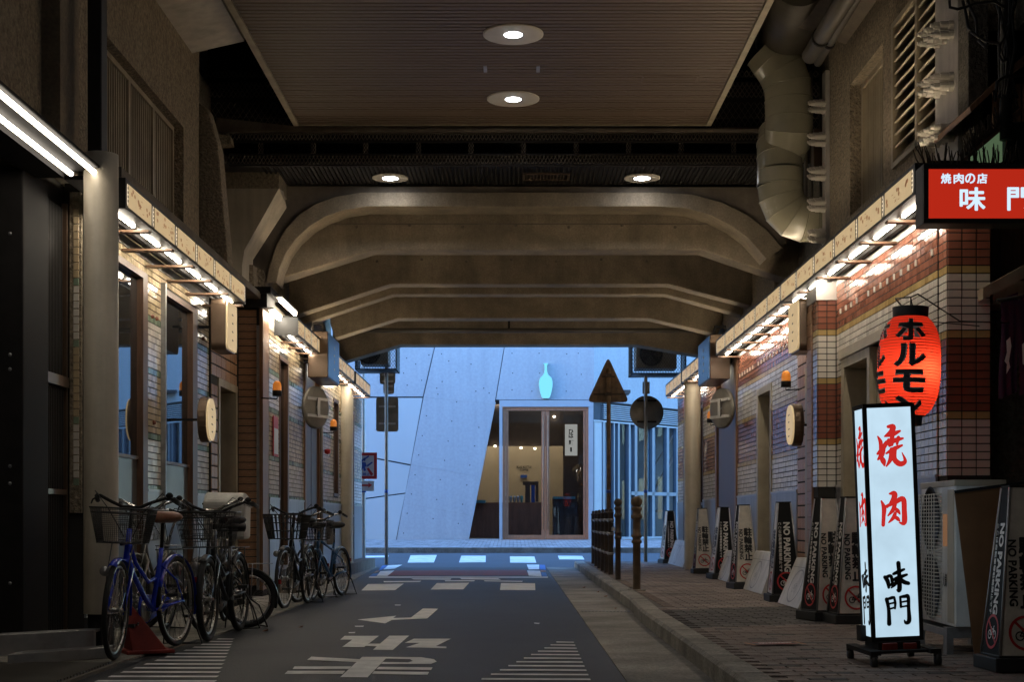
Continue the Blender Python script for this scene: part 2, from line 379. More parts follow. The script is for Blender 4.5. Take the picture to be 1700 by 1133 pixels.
def put_text(mb, s, mtx, w=None, h=None, bold=0.0, k=None, rot=0.0, fat=0.0):
    """glyphs fitted to w x h on the local XY plane of mtx"""
    vs, fs, tw, th = text_mesh(s, bold)
    sx = (w / tw) if w else (h / th); sy = (h / th) if h else sx
    rm = Matrix.Rotation(rot, 4, 'Z')
    out = [mtx @ (rm @ Vector((v.x * sx, v.y * sy, 0))) for v in vs]
    mb.add(out, fs, k)
    for q, (dx, dy) in enumerate(((fat, 0), (-fat, 0), (0, fat), (0, -fat), (fat * .7, fat * .7), (-fat * .7, fat * .7), (fat * .7, -fat * .7), (-fat * .7, -fat * .7)) if fat else ()):
        mb.add([mtx @ (rm @ Vector((v.x * sx + dx, v.y * sy + dy, 0.00008 * (q + 1)))) for v in vs], fs, k)
def plane_mtx(o, u, v):
    u = Vector(u).normalized(); v = Vector(v).normalized(); n = u.cross(v)
    return Matrix(((u.x, v.x, n.x, o[0]), (u.y, v.y, n.y, o[1]), (u.z, v.z, n.z, o[2]), (0, 0, 0, 1)))
def lattice(mb, O, U, V, ul, vl, pu, pv, th, n_off=0.0):
    """expanded-metal mesh: crossing diagonal strands"""
    O = Vector(O); U = Vector(U); V = Vector(V); Nn = U.cross(V).normalized()
    for sgn in (1, -1):
        dirx = pu / pv * sgn
        span = vl * pu / pv
        i = -int(span / pu) - 1
        while i * pu < ul + span:
            u0 = i * pu if sgn > 0 else i * pu
            a = (u0, 0.0); b = (u0 + dirx * vl, vl)
            t0, t1 = 0.0, 1.0
            dx = b[0] - a[0]
            if abs(dx) > 1e-9:
                ta, tb = (0 - a[0]) / dx, (ul - a[0]) / dx
                t0, t1 = max(t0, min(ta, tb)), min(t1, max(ta, tb))
            if t1 - t0 > 0.001:
                p = O + U * (a[0] + dx * t0) + V * (vl * t0) + Nn * (n_off + sgn * th * 0.3)
                q = O + U * (a[0] + dx * t1) + V * (vl * t1) + Nn * (n_off + sgn * th * 0.3)
                d = (q - p).normalized(); s = d.cross(Nn).normalized() * th / 2; t = Nn * th / 2
                mb.add([p - s, p + s, p + t, q - s, q + s, q + t], [(0, 1, 4, 3), (1, 2, 5, 4), (2, 0, 3, 5)])
            i += 1
def tiles(O, U, Nrm, ulen, rows, tw, skips=(), gap=0.008, th=0.008, tilt=0.0006, rnd=random):
    """list of (kind, 4 front corners + back) for a wall of tiles; rows = [(z0, z1, material)]"""
    out = []; O = Vector(O); U = Vector(U); Nrm = Vector(Nrm)
    for (z0, z1, k) in rows:
        nt = int(math.ceil(ulen / tw - 1e-6))
        for i in range(nt):
            a, b = i * tw, min((i + 1) * tw, ulen)
            segs = [(a, b)]
            for (s0, s1, h0, h1) in skips:
                if z1 > h0 + 0.004 and z0 < h1 - 0.004:
                    ns = []
                    for (p, q) in segs:
                        if s1 <= p or s0 >= q: ns.append((p, q)); continue
                        if s0 > p: ns.append((p, s0))
                        if s1 < q: ns.append((s1, q))
                    segs = ns
            for (p, q) in segs:
                if q - p < 0.015: continue
                out.append((k, p + gap / 2, q - gap / 2, z0 + gap / 2, z1 - gap / 2))
    return out, O, U, Nrm, th, tilt
def tile_geo(mb, t, O, U, Nrm, th, tilt, k):
    _, p, q, z0, z1 = t
    f = []
    for (u, z) in ((p, z0), (q, z0), (q, z1), (p, z1)):
        base = O + U * u; base.z = z
        f.append(base + Nrm * (th + random.uniform(-tilt, tilt)))
    # keep the face planar
    f[3] = f[0] + (f[2] - f[1])
    bk = []
    for (u, z) in ((p, z0), (q, z0), (q, z1), (p, z1)):
        base = O + U * u; base.z = z; bk.append(base)
    e = 0.0022
    fi = []
    c = (f[0] + f[2]) / 2
    for v in f: fi.append(v + (c - v).normalized() * e * 1.4)
    fo = [v - Nrm * e for v in f]
    if U.cross(Vector((0, 0, 1))).dot(Nrm) > 0: F1 = [(0, 1, 2, 3)]; side = lambda a, b, c_, d: (a, b, c_, d)
    else: F1 = [(3, 2, 1, 0)]; side = lambda a, b, c_, d: (d, c_, b, a)
    fs = list(F1)
    for i in range(4):
        j = (i + 1) % 4
        fs.append(side(i + 4, j + 4, j, i)); fs.append(side(i + 8, j + 8, j + 4, i + 4))
    mb.add(fi + fo + bk, fs, k)
def tile_field(name, parent, O, U, Nrm, ulen, rows, tw, mats, skips=()):
    tl, O, U, Nrm, th, tilt = tiles(O, U, Nrm, ulen, rows, tw, skips)
    mb = MB()
    for t in tl: tile_geo(mb, t, O, U, Nrm, th, tilt, t[0])
    return mb.build(name, mats, parent, kind='stuff')
def tile_parts(name, parent, O, U, Nrm, ulen, rows, tw, mats, skips=(), limit=300):
    tl, O, U, Nrm, th, tilt = tiles(O, U, Nrm, ulen, rows, tw, skips)
    cache = {}
    for t in tl[:limit]:
        w = round(t[2] - t[1], 3); h = round(t[4] - t[3], 3); key = (t[0], w, h, random.randrange(3))
        if key not in cache:
            mb = MB(); tile_geo(mb, (t[0], -w / 2, w / 2, -h / 2, h / 2), Vector((0, 0, 0)), U, Nrm, th, tilt, 0)
            ob = mb.build(name, mats[t[0]], None); cache[key] = ob.data; bpy.data.objects.remove(ob)
        c = O + U * ((t[1] + t[2]) / 2); c.z = (t[3] + t[4]) / 2
        o = bpy.data.objects.new(name, cache[key]); COL.objects.link(o); o.parent = parent
        o.location = c - WORLD.get(parent.name, Vector((0, 0, 0)))
def holes_wall(mb, ax, c0, c1, a0, a1, z0, z1, holes):
    """solid wall with openings; ax='Y': wall runs along Y between x=c0..c1"""
    us = sorted({a0, a1, *[h[0] for h in holes], *[h[1] for h in holes]}); zs = sorted({z0, z1, *[h[2] for h in holes], *[h[3] for h in holes]})
    us = [u for u in us if a0 <= u <= a1]; zs = [z for z in zs if z0 <= z <= z1]
    for i in range(len(us) - 1):
        run = None
        for j in range(len(zs) - 1):
            um, zm = (us[i] + us[i + 1]) / 2, (zs[j] + zs[j + 1]) / 2
            solid = not any(h[0] < um < h[1] and h[2] < zm < h[3] for h in holes)
            if solid:
                if run is None: run = zs[j]
                end = zs[j + 1]
            if (not solid or j == len(zs) - 2) and run is not None:
                if ax == 'Y': mb.box(c0, c1, us[i], us[i + 1], run, end)
                else: mb.box(us[i], us[i + 1], c0, c1, run, end)
                run = None
def rowbands(top, pattern, pitch=0.06):
    """pattern: [(count, material index)] from the top down"""
    rows = []; z = top
    for n, k in pattern:
        for _ in range(n): rows.append((z - pitch, z, k)); z -= pitch
    return rows
def area_lamp(name, loc, size, sy, power, col, rot, parent=None):
    l = bpy.data.lights.new(name, 'AREA'); l.shape = 'RECTANGLE'; l.size = size; l.size_y = sy; l.energy = power; l.color = col
    o = bpy.data.objects.new(name, l); COL.objects.link(o); o.location = loc; o.rotation_euler = rot
    return o

def stroke(mb, pts, mtx, k=0, zoff=0.0):
    """variable-width brush stroke: pts = [(x, y, width)] in the plane of mtx"""
    P2 = []
    for i in range(len(pts) - 1):
        a, b = pts[i], pts[i + 1]; pa = pts[max(0, i - 1)]; pb = pts[min(len(pts) - 1, i + 2)]
        for j in range(6):
            t = j / 6; q = []
            for c in range(3):
                q.append(0.5 * ((2 * a[c]) + (-pa[c] + b[c]) * t + (2 * pa[c] - 5 * a[c] + 4 * b[c] - pb[c]) * t * t + (-pa[c] + 3 * a[c] - 3 * b[c] + pb[c]) * t ** 3))
            P2.append(q)
    P2.append(list(pts[-1]))
    L_, R_ = [], []
    for i, p in enumerate(P2):
        a, b = P2[max(0, i - 1)], P2[min(len(P2) - 1, i + 1)]
        d = Vector((b[0] - a[0], b[1] - a[1])); d = d.normalized() if d.length > 1e-9 else Vector((1, 0)); n = Vector((-d.y, d.x)) * p[2] / 2
        L_.append((p[0] + n.x, p[1] + n.y)); R_.append((p[0] - n.x, p[1] - n.y))
    vs = [mtx @ Vector((x, y, zoff)) for x, y in L_ + R_]; N_ = len(L_)
    mb.add(vs, [(i + N_, i + 1 + N_, i + 1, i) for i in range(N_ - 1)], k)
    for (c, w) in ((pts[0], pts[0][2]), (pts[-1], pts[-1][2])):
        ring = [mtx @ Vector((c[0] + w / 2 * math.cos(q * .6283), c[1] + w / 2 * math.sin(q * .6283), zoff + .00003)) for q in range(10)]
        mb.add(ring, [tuple(range(10))], k)
# ================================================================== THE SETTING
# ------------------------------------------------------------------ ground, road, kerbs, pavements
mb = MB(); mb.quad((-400, -300, -0.45), (400, -300, -0.45), (400, Y0S, -0.45), (-400, Y0S, -0.45))
mb.quad((-400, Y0S, -0.45), (400, Y0S, -0.45), (400, 600, -0.05), (-400, 600, -0.05))
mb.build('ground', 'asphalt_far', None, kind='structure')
road = MB(); road.box(-3.15, 0.66, -30, Y0S, -0.3, 0.0)
road = road.build('road', 'asphalt', None, kind='structure')
mb = MB()
Ya, Yb = Y0S, 34.0
mb.add([(-60, Ya, 0), (60, Ya, 0), (60, Yb, gz(Yb)), (-60, Yb, gz(Yb)), (-60, Ya, -0.3), (60, Ya, -0.3), (60, Yb, -0.3), (-60, Yb, -0.3)],
       [(0, 1, 2, 3), (1, 5, 6, 2), (3, 2, 6, 7), (0, 3, 7, 4), (0, 4, 5, 1)])
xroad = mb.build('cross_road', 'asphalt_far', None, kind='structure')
# concrete gutter strip between road and kerb
mb = MB(); mb.box(0.66, 1.22, -30, Y0S, -0.3, 0.006)
gut = mb.build('gutter', 'gutter', None, kind='structure')
for (y, h) in ((14.6, 0.01),):
    mb = MB()
    for i in range(14): mb.box(0.70 + i * 0.036, 0.722 + i * 0.036, y + i * -0.006, y + 0.07 + i * -0.006, 0.006, 0.012)
    mb.build('drain_grating', 'galvanised', gut, kind='stuff')
mb = MB()
for (x, y, w, h) in ((0.95, 19.6, 0.05, 0.03), (1.08, 18.4, 0.04, 0.03), (1.05, 14.9, 0.035, 0.03), (1.1, 17.3, 0.05, 0.03), (-1.86, 12.3, .04, .04), (-2.1, 11.9, .05, .03)):
    mb.add([(x, y, .012), (x + w, y + .01, .03), (x + w * .8, y + h, .012), (x + .01, y + h * .8, .022)], [(0, 1, 2, 3), (3, 2, 1, 0)])
lv = mb.build('leaf_litter', 'leather', None, kind='stuff')
# kerb stones along the right side
kerb = thing('kerb', None, None, (1.3, 18, 0), kind='structure')
def kerbx(Y): return 1.23 if Y > 15.2 else (1.23 - 0.06 * min(1, (15.2 - Y) / 2.2) if Y > 7 else 1.17)
y = 4.0; i = 0
while y < 28.6:
    x0a, x0b = kerbx(y), kerbx(y + 0.59)
    mb = MB(); z = 0.125
    mb.add([(x0a, y + .006, -0.2), (x0a + .17, y + .006, -.2), (x0a + .17, y + .006, z), (x0a + .022, y + .006, z), (x0a, y + .006, z - .02),
            (x0b, y + .594, -0.2), (x0b + .17, y + .594, -.2), (x0b + .17, y + .594, z), (x0b + .022, y + .594, z), (x0b, y + .594, z - .02)],
           [(0, 1, 2, 3, 4), (9, 8, 7, 6, 5), (3, 2, 7, 8), (4, 3, 8, 9), (0, 4, 9, 5)])
    mb.build('kerb_stone', 'kerb', kerb); y += 0.6
pav = thing('pavement', None, None, (2.3, 16, 0), kind='structure')
mb = MB(); mb.box(1.30, 9.0, 2.0, 10.6, -0.3, 0.112); mb.box(1.35, 3.4, 10.6, 28.6, -0.3, 0.112)
mb.build('bedding', 'grout', pav)
pw, ph = 0.2, 0.1
near = MB(); nearobjs = {}
rest = MB(); restd = MB(); cnt = 0
rows = int((28.5 - 6.2) / ph)
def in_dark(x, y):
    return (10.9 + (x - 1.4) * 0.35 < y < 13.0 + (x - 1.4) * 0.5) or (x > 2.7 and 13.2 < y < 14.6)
protos = {}
def paver_proto(k, v):
    if (k, v) in protos: return protos[(k, v)]
    m_ = MB(); a, b, t = pw / 2 - .003, ph / 2 - .003, 0.03; e = .004; r_ = random.Random(v)
    h = [r_.uniform(-.0015, .0015) for _ in range(4)]
    m_.add([(-a, -b, -t), (a, -b, -t), (a, b, -t), (-a, b, -t), (-a, -b, -e), (a, -b, -e), (a, b, -e), (-a, b, -e),
            (-a + e, -b + e, h[0]), (a - e, -b + e, h[1]), (a - e, b - e, h[2]), (-a + e, b - e, h[3])],
           [(0, 1, 5, 4), (1, 2, 6, 5), (2, 3, 7, 6), (3, 0, 4, 7), (4, 5, 9, 8), (5, 6, 10, 9), (6, 7, 11, 10), (7, 4, 8, 11), (8, 9, 10, 11)])
    o = m_.build('paver', k); protos[(k, v)] = o.data; bpy.data.objects.remove(o); return protos[(k, v)]
for r in range(rows):
    y = 6.25 + r * ph; off = (r % 2) * pw / 2; x = 1.43 - off
    xe = 3.25 if y > 10.6 else 4.3
    while x < xe:
        c = x + pw / 2
        if c - pw / 2 < kerbx(y) + 0.15: x += pw; continue
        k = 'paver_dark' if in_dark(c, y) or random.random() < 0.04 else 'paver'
        visible = y > 8.2 and c < (y / F) * 860
        if visible and cnt < 285:
            o = bpy.data.objects.new('paver', paver_proto(k, random.randrange(4))); COL.objects.link(o); o.parent = pav
            o.location = Vector((c, y, 0.12 + random.uniform(-.0015, .0015))) - WORLD[pav.name]; cnt += 1
            WORLD.pop(o.name, None)
        else:
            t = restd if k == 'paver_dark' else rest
            a, b, e = pw / 2 - .003, ph / 2 - .003, .004; zz = .12 + random.uniform(-.0015, .0015)
            t.add([(c - a, y - b, .10), (c + a, y - b, .10), (c + a, y + b, .10), (c - a, y + b, .10),
                   (c - a + e, y - b + e, zz), (c + a - e, y - b + e, zz), (c + a - e, y + b - e, zz), (c - a + e, y + b - e, zz)],
                  [(0, 1, 5, 4), (1, 2, 6, 5), (2, 3, 7, 6), (3, 0, 4, 7), (4, 5, 6, 7)])
        x += pw
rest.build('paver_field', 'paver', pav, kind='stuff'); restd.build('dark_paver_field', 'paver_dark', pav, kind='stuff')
# concrete strips: behind the kerb, beside the right wall, left edge of the road
mb = MB(); mb.box(2.98, 3.24, 10.9, 28.4, 0.05, 0.126); mb.build('concrete_strip', 'gutter', pav)
# sticker on the pavers
stk = MB(); q = [G(1172, 1073, .128), G(1190, 1069, .128), G(1300, 1070, .128), G(1296, 1063, .128)]
a = Vector((1.72, 9.35, .131)); ux = Vector((0.97, 0.22, 0)); uy = Vector((-.22, .97, 0))
def stq(mbq, u0, u1, v0, v1, z=.0, k=0): poly3(mbq, [tuple(a + ux * u + uy * v + Vector((0, 0, z))) for u, v in ((u0, v0), (u1, v0), (u1, v1), (u0, v1))])
st = MB(); st.k = 0
stq(st, -.15, .15, -.07, .07); st.k = 1; stq(st, -.14, .14, -.06, -.035, .002); stq(st, -.14, .14, .035, .06, .002)
st.k = 2; stq(st, -.185, -.165, -.10, .09, .001); stq(st, .165, .185, -.10, .09, .001)
st.k = 3
put_text(st, 'NO PARKING', plane_mtx(a + Vector((0, 0, .004)), ux, uy), w=.22, h=.04, bold=.0, fat=.002)
sto = st.build('pavement_sticker', ['print_black', 'print_red', 'paint_orange', 'print_white'], None)
tag(sto, 'worn red and black sticker stuck on the brick pavement near the kerb', 'sticker')

# left edge: concrete gutter strip, kerb plinth, near-left grating floor
lk = thing('left_kerb', None, None, (-2.8, 18, 0), kind='structure')
y = 7.0
while y < 28.2:
    mb = MB(); xo = -2.36 if y > 12.5 else -2.36 - .28 * (12.5 - y) / 4; xo2 = -2.36 if y + .6 > 12.5 else -2.36 - .28 * (11.9 - y) / 4
    if y > 18: xo -= .035 * (y - 18); xo2 -= .035 * (y - 17.4)
    mb.add([(-3.5, y, .03), (xo, y + .004, .014), (xo2, y + .596, .014), (-3.5, y + .596, .03), (xo, y + .004, -.05), (xo2, y + .596, -.05)],
           [(0, 1, 2, 3), (1, 4, 5, 2)])
    mb.build('kerb_slab', 'kerb', lk); y += .6
mb = MB(); mb.box(-3.05, -2.74, 18.0, 28.2, -.1, .20); mb.build('plinth', 'concrete_dark', lk)
mb = MB(); mb.box(-4.0, -2.55, 6.6, 9.15, -.2, .02)
fl = mb.build('left_floor', 'concrete_dark', None, kind='structure')
for i in range(24):
    mb = MB(); mb.box(-3.9, -2.58, 7.7 + i * .06, 7.745 + i * .06, .02, .034); mb.build('floor_bar', 'pipe_dark', fl)

# ------------------------------------------------------------------ painted markings (children of the road)
Z1 = .004
def mark(name, polys, m='paint_white', par=None, z=Z1):
    mb = MB()
    for pl in polys: poly3(mb, [G(x, y, z) for x, y in pl])
    return mb.build(name, m, par or road)
def z7(l): return [(560 + x / 3.148, 900 + y / 3.148) for x, y in l]
def z6(l): return [(160 + x / 3.4, 920 + y / 3.4) for x, y in l]
mark('painted_arrow', [z7([(105, 408), (250, 394), (308, 388), (292, 400), (385, 397), (447, 350), (527, 351), (470, 402), (285, 410), (250, 428)])])
mark('painted_kana', [z7([(272, 492), (376, 492), (290, 567), (186, 566)]), z7([(38, 493), (218, 493), (140, 552), (25, 551), (78, 513), (15, 513)]),
                      z7([(142, 545), (168, 534), (228, 534), (207, 548)]), z7([(400, 508), (594, 508), (515, 547), (570, 549), (570, 558), (358, 553), (432, 530), (352, 530)])])
mark('painted_kana', [z7([(130, 603), (262, 603), (158, 710), (15, 709)]), z6([(1213, 582), (1490, 597), (1475, 613), (1190, 600)]),
                      z6([(1118, 637), (1440, 637), (1425, 652), (1108, 652)]), z6([(1080, 662), (1405, 662), (1390, 680), (1062, 680)]),
                      z7([(263, 603), (440, 605), (505, 615), (520, 628), (490, 640), (228, 640), (238, 630), (370, 632), (395, 625), (380, 615), (252, 612)]),
                      z7([(218, 655), (498, 658), (490, 672), (203, 668)]), z7([(192, 678), (480, 682), (472, 697), (182, 692)])])
for q in ([(160, 222), (348, 220), (302, 254), (125, 256)], [(520, 217), (690, 215), (658, 250), (487, 251)], [(855, 217), (1033, 218), (1035, 254), (850, 253)]):
    mark('painted_bar', [z7(q)])
mark('painted_letters', [z7(q) for q in ([(385, 193), (597, 193), (590, 200), (400, 198)], [(240, 207), (440, 205), (430, 212), (245, 213)],
     [(640, 190), (840, 192), (855, 200), (650, 197)], [(560, 203), (720, 202), (715, 208), (565, 208)], [(765, 203), (970, 206), (965, 211), (770, 208)])])
mark('stop_line', [z7([(165, 183), (1100, 184), (1100, 189), (165, 189)])])
mark('red_band', [z7([(300, 151), (985, 147), (1000, 176), (265, 177)])], 'paint_red', xroad)
for m_, qs in (('paint_white', ([(265, 124), (340, 121), (300, 142), (240, 146)], [(225, 155), (298, 151), (262, 180), (205, 180)], [(990, 120), (1055, 121), (1055, 145), (1000, 146)], [(992, 151), (1060, 153), (1068, 183), (1000, 178)])),
               ('paint_blue', ([(235, 126), (262, 124), (238, 146), (215, 150)], [(185, 168), (218, 166), (200, 182), (163, 185)], [(1058, 121), (1085, 122), (1090, 147), (1058, 146)], [(1064, 160), (1090, 162), (1098, 185), (1070, 183)])),
               ('paint_orange', ([(205, 153), (224, 152), (200, 162), (190, 162)], [(1062, 150), (1090, 152), (1090, 157), (1063, 157)]))):
    for q in qs: mark('painted_block', [z7(q)], m_, xroad)
for q in ([(383, 72), (520, 70), (505, 109), (367, 110)], [(648, 74), (776, 74), (775, 108), (636, 109)], [(902, 77), (1030, 78), (1040, 111), (903, 110)],
          [(1152, 74), (1280, 75), (1292, 94), (1160, 93)], [(140, 74), (270, 73), (265, 82), (132, 84)]):
    mark('crosswalk_bar', [z7(q)], 'paint_white', xroad, .005)
# hatched triangles
for i in range(14):
    y = 8.25 + i * .245; t = (y - 8.3) / 3.1
    if y > 11.3: break
    xa, xb = -2.43 + t * .10, -1.74 - t * .50
    mb = MB(); poly3(mb, [(xa, y, Z1), (xb, y - .01, Z1), (xb, y + .075, Z1), (xa, y + .085, Z1)]); mb.build('hatch_stripe', 'paint_white', road)
for i in range(12):
    y = 8.1 + i * .255; t = (y - 8.44) / 2.55
    if y > 11.0: break
    xa = -.17 + t * .52; xb = .455 + .012 * t
    mb = MB(); poly3(mb, [(xa, y, Z1), (xb, y - .02, Z1), (xb, y + .06, Z1), (xa, y + .085, Z1)]); mb.build('hatch_stripe', 'paint_white', road)
mark('worn_paint', [z7(q) for q in ([(90, 441), (140, 440), (135, 446), (95, 446)], [(58, 474), (95, 473), (90, 479), (60, 479)], [(300, 330), (332, 330), (330, 334), (302, 334)], [(1028, 424), (1060, 426), (1052, 431), (1030, 429)])])

# ------------------------------------------------------------------ far pavement
fp = thing('far_pavement', None, None, (0, 37, .3), kind='structure')
mb = MB(); za = gz(34) + .12; zb = .405
mb.add([(-60, 34, -.2), (60, 34, -.2), (60, 34, za - .01), (-60, 34, za - .01), (-60, 48, zb + .08), (60, 48, zb + .08), (60, 39.4, zb - .01), (-60, 39.4, zb - .01)],
       [(0, 1, 2, 3), (3, 2, 6, 7), (7, 6, 5, 4)])
mb.build('bedding', 'kerb', fp)
for i in range(26):
    mb = MB(); x = -12 + i * 1.0; mb.box(x, x + .992, 33.98, 34.16, .0, za + .006); mb.build('kerb_stone', 'kerb', fp)
mb = MB(); dz = (zb - za) / 5.4
for r in range(26):
    y = 34.18 + r * .2
    x = -7.4 + (r % 2) * .1
    while x < 9:
        if random.random() < .5 or True:
            e = .008; z = za + dz * (y - 34); w = .2
            mb.add([(x + e, y + e, z - .01), (x + w - e, y + e, z - .01), (x + w - e, y + .2 - e, z + .005), (x + e, y + .2 - e, z + .005),
                    (x + e, y + e, z + random.uniform(.001, .005)), (x + w - e, y + e, z + random.uniform(.001, .005)), (x + w - e, y + .2 - e, z + .2 * dz + random.uniform(.001, .005)), (x + e, y + .2 - e, z + .2 * dz + .003)],
                   [(0, 1, 5, 4), (1, 2, 6, 5), (2, 3, 7, 6), (3, 0, 4, 7), (4, 5, 6, 7)])
        x += w
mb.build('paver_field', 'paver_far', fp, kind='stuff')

# ------------------------------------------------------------------ viaduct
via = thing('viaduct', 'concrete railway viaduct with haunched crossbeams spanning over the street', 'viaduct', (0, 18, 0))
# arch rim frame and the crossbeams behind it
def arch_pts():
    o = []
    for (x, y) in ((441, 470), (447, 440), (458, 408), (474, 380), (496, 356), (524, 338), (556, 326), (600, 319), (1095, 319), (1150, 322), (1200, 336), (1240, 356), (1272, 380), (1300, 412)): o.append((x, y))
    return o
Yr = 19.6
outer = arch_pts()
inner = [(459, 470), (464, 446), (475, 420), (492, 396), (514, 376), (540, 360), (572, 349), (610, 343), (1090, 343), (1140, 346), (1180, 358), (1215, 376), (1242, 396), (1272, 430)]
mb = MB(); n = len(outer); vs = [P(x, y, Yr) for x, y in outer] + [P(x, y, Yr) for x, y in inner]
vs += [(v[0], v[1] + .5, v[2]) for v in vs]
fs = []
for i in range(n - 1):
    fs += [(i, i + 1, n + i + 1, n + i), (n + i, n + i + 1, 3 * n + i + 1, 3 * n + i), (i + 1, i, 2 * n + i, 2 * n + i + 1)]
mb.add(vs, fs); rim = mb.build('arch_rim', 'concrete', via, bevel=.012)
for p in rim.data.polygons: p.use_smooth = False
# wall above the rim (spandrel)
mb = MB(); sp = [(430, 309), (1262, 311), (1300, 330), (1300, 412)] + list(reversed(outer[:-1])) + [(395, 470), (395, 309)]
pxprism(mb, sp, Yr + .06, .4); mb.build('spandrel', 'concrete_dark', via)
beams = [(20.2, [(452, 467), (618, 415), (1165, 415), (1305, 463)], 330, .42), (22.6, [(487, 525), (648, 472), (1110, 472), (1246, 508)], 418, .34),
         (23.5, [(500, 540), (652, 489), (1105, 489), (1232, 524)], 470, .30), (25.7, [(556, 562), (660, 529), (1078, 529), (1192, 556)], 485, .36),
         (28.1, [(560, 604), (664, 573), (1058, 573), (1168, 592)], 480, .42)]
for (Y, b, top, dep) in beams:
    mb = MB(); pl = b + [(1330 if Y < 21 else b[-1][0] + 8, b[-1][1] - 25), (1330 if Y < 21 else b[-1][0] + 8, top), (b[0][0] - 8, top), (b[0][0] - 8, b[0][1] - 25)]
    z = [P(x, y, Y) for x, y in pl]
    mb.prism(z, (0, dep, 0)); mb.build('crossbeam', 'concrete', via, bevel=.02)
    # small form-tie marks, cast joint
    mb = MB()
    for i in range(7):
        x = b[1][0] + (i - .3) * (b[2][0] - b[1][0]) / 6.2; yy = b[1][1] - 38 - (i % 2) * 3
        if yy > top + 8 and Y < 24:
            c = P(x, yy, Y - .004); mb.lathe([(0, -.008), (.02, -.006), (.024, .006)], c, n=10, axis='Y')
    if mb.v: mb.build('tie_plug', 'concrete_dark', via, kind='stuff')
# pockmarks and a construction joint on the first beam
mb = MB(); pxprism(mb, [(470, 371), (1285, 371), (1285, 373), (470, 373)], 20.19, .02); mb.build('cast_joint', 'concrete_dark', via)
# deck over everything
mb = MB(); mb.box(-4.6, 4.6, 19.7, 29.3, 5.62, 5.85); mb.build('deck', 'concrete_dark', via)
mb = MB(); mb.box(-5.2, 5.2, -12.9, 29.3, 7.45, 7.9); mb.build('upper_deck', 'concrete_dark', via); mb = MB(); mb.box(5.2, 9.0, -12.9, 11.6, 7.45, 7.9); mb.build('sky_block_slab', 'concrete_dark', via)  # unseen lane slab added to block sky light; upper deck runs back likewise
mb = MB(); mb.box(-4.6, 4.6, 28.9, 29.3, 5.85, 8.3); mb.build('parapet', 'concrete', via)
# side walls of the tunnel above the shop roofs
mb = MB(); mb.box(-4.3, -3.75, 20.7, 29.3, 3.0, 5.62); mb.build('side_wall', 'stucco', via)
mb = MB(); mb.box(3.8, 4.3, 20.7, 29.3, 3.0, 5.62); mb.build('side_wall', 'stucco', via)
# pier and corbel on the left at the movement gap
mb = MB(); mb.prism([P(330, 168, 16.0), P(345, 180, 16.0), P(362, 240, 16.0), P(376, 400, 16.0), P(384, 500, 16.0), P(330, 500, 16.0)], (0, .30, 0)); mb.build('pier', 'stucco', via, bevel=.02)
mb = MB(); mb.box(-4.6, -3.96, 16.35, 20.3, 3.4, 6.6); mb.build('pier', 'stucco_dark', via)
Yc = 19.0
mb = MB(); pxprism(mb, [(362, 278), (463, 278), (463, 313), (363, 313)], Yc, 1.2); mb.build('corbel_head', 'stucco', via)
mb = MB()
A = [P(363, 313, Yc), P(463, 313, Yc), P(406, 415, Yc), P(402, 440, Yc), P(378, 440, Yc), P(370, 400, Yc)]
B = [P(476, 345, Yc + .45), P(420, 432, Yc + .45), P(418, 520, Yc + .45), P(402, 520, Yc)]
mb.add(A + B + [P(376, 520, Yc)], [(5, 4, 3, 2, 1, 0), (1, 2, 7, 6), (2, 3, 9, 8, 7), (4, 10, 9, 3)])
mb.add([P(463, 313, Yc), P(476, 345, Yc + .45), P(463, 278, Yc + .3)], [(0, 1, 2)])
mb.build('corbel', 'column_paint', via)
mb = MB(); pxprism(mb, [(420, 440), (436, 448), (440, 458), (440, 520), (418, 520)], 19.6, .5); mb.build('corbel_rib', 'stucco', via)
mb = MB(); pxprism(mb, [(360, 440), (420, 440), (424, 520), (360, 520)], 19.3, .4); mb.build('corbel_foot', 'stucco', via)
# right side pier beside the duct
mb = MB(); mb.box(3.62, 4.2, 15.9, 16.35, 3.4, 7.4); mb.build('pier', 'stucco', via, bevel=.03)
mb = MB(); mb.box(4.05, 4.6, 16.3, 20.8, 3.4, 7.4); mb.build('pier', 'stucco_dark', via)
mb = MB(); pxprism(mb, [(1305, 400), (1356, 400), (1356, 470), (1318, 470), (1305, 462)], 20.3, .6); mb.build('corbel_foot', 'stucco', via)
# upper walls above the shops (rough render)
wl = thing('upper_wall', None, None, (-3.6, 12, 3.6), kind='structure')
mb = MB(); holes_wall(mb, 'Y', -3.95, -3.5, 5.0, 15.85, 3.55, 7.45, [(12.2, 15.1, 3.8, 5.12)]); mb.build('render_wall', 'stucco', wl)
mb = MB(); mb.box(-3.99, -3.96, 12.1, 15.2, 3.7, 5.2); mb.build('window_backing', 'void', wl)
def slat_window(par, X, s, y0, y1, z0, z1, posts, pitch=.075):
    w = MB(); t = .06
    w.box(X - s * .02, X + s * .10, y0, y0 + t, z0, z1); w.box(X - s * .02, X + s * .10, y1 - t, y1, z0, z1); w.box(X - s * .02, X + s * .10, y0 + t, y1 - t, z1 - .05, z1)
    for p in posts: w.box(X - s * .02, X + s * .08, p - .035, p + .035, z0, z1 - .05)
    fr = w.build('window_frame', 'cream_frame', par)
    y = y0 + t + .03; k = 0
    while y < y1 - t:
        m_ = MB(); m_.box(X, X + s * .05, y, y + .026, z0, z1 - .05); m_.build('slat', 'cream_frame', par); y += pitch; k += 1
slat_window(wl, -3.62, -1, 12.2, 15.1, 3.8, 5.12, (12.35, 13.35, 14.25))
mb = MB(); mb.box(-3.5, -3.36, 10.55, 11.0, 3.55, 7.4); mb.build('pilaster', 'concrete', wl)
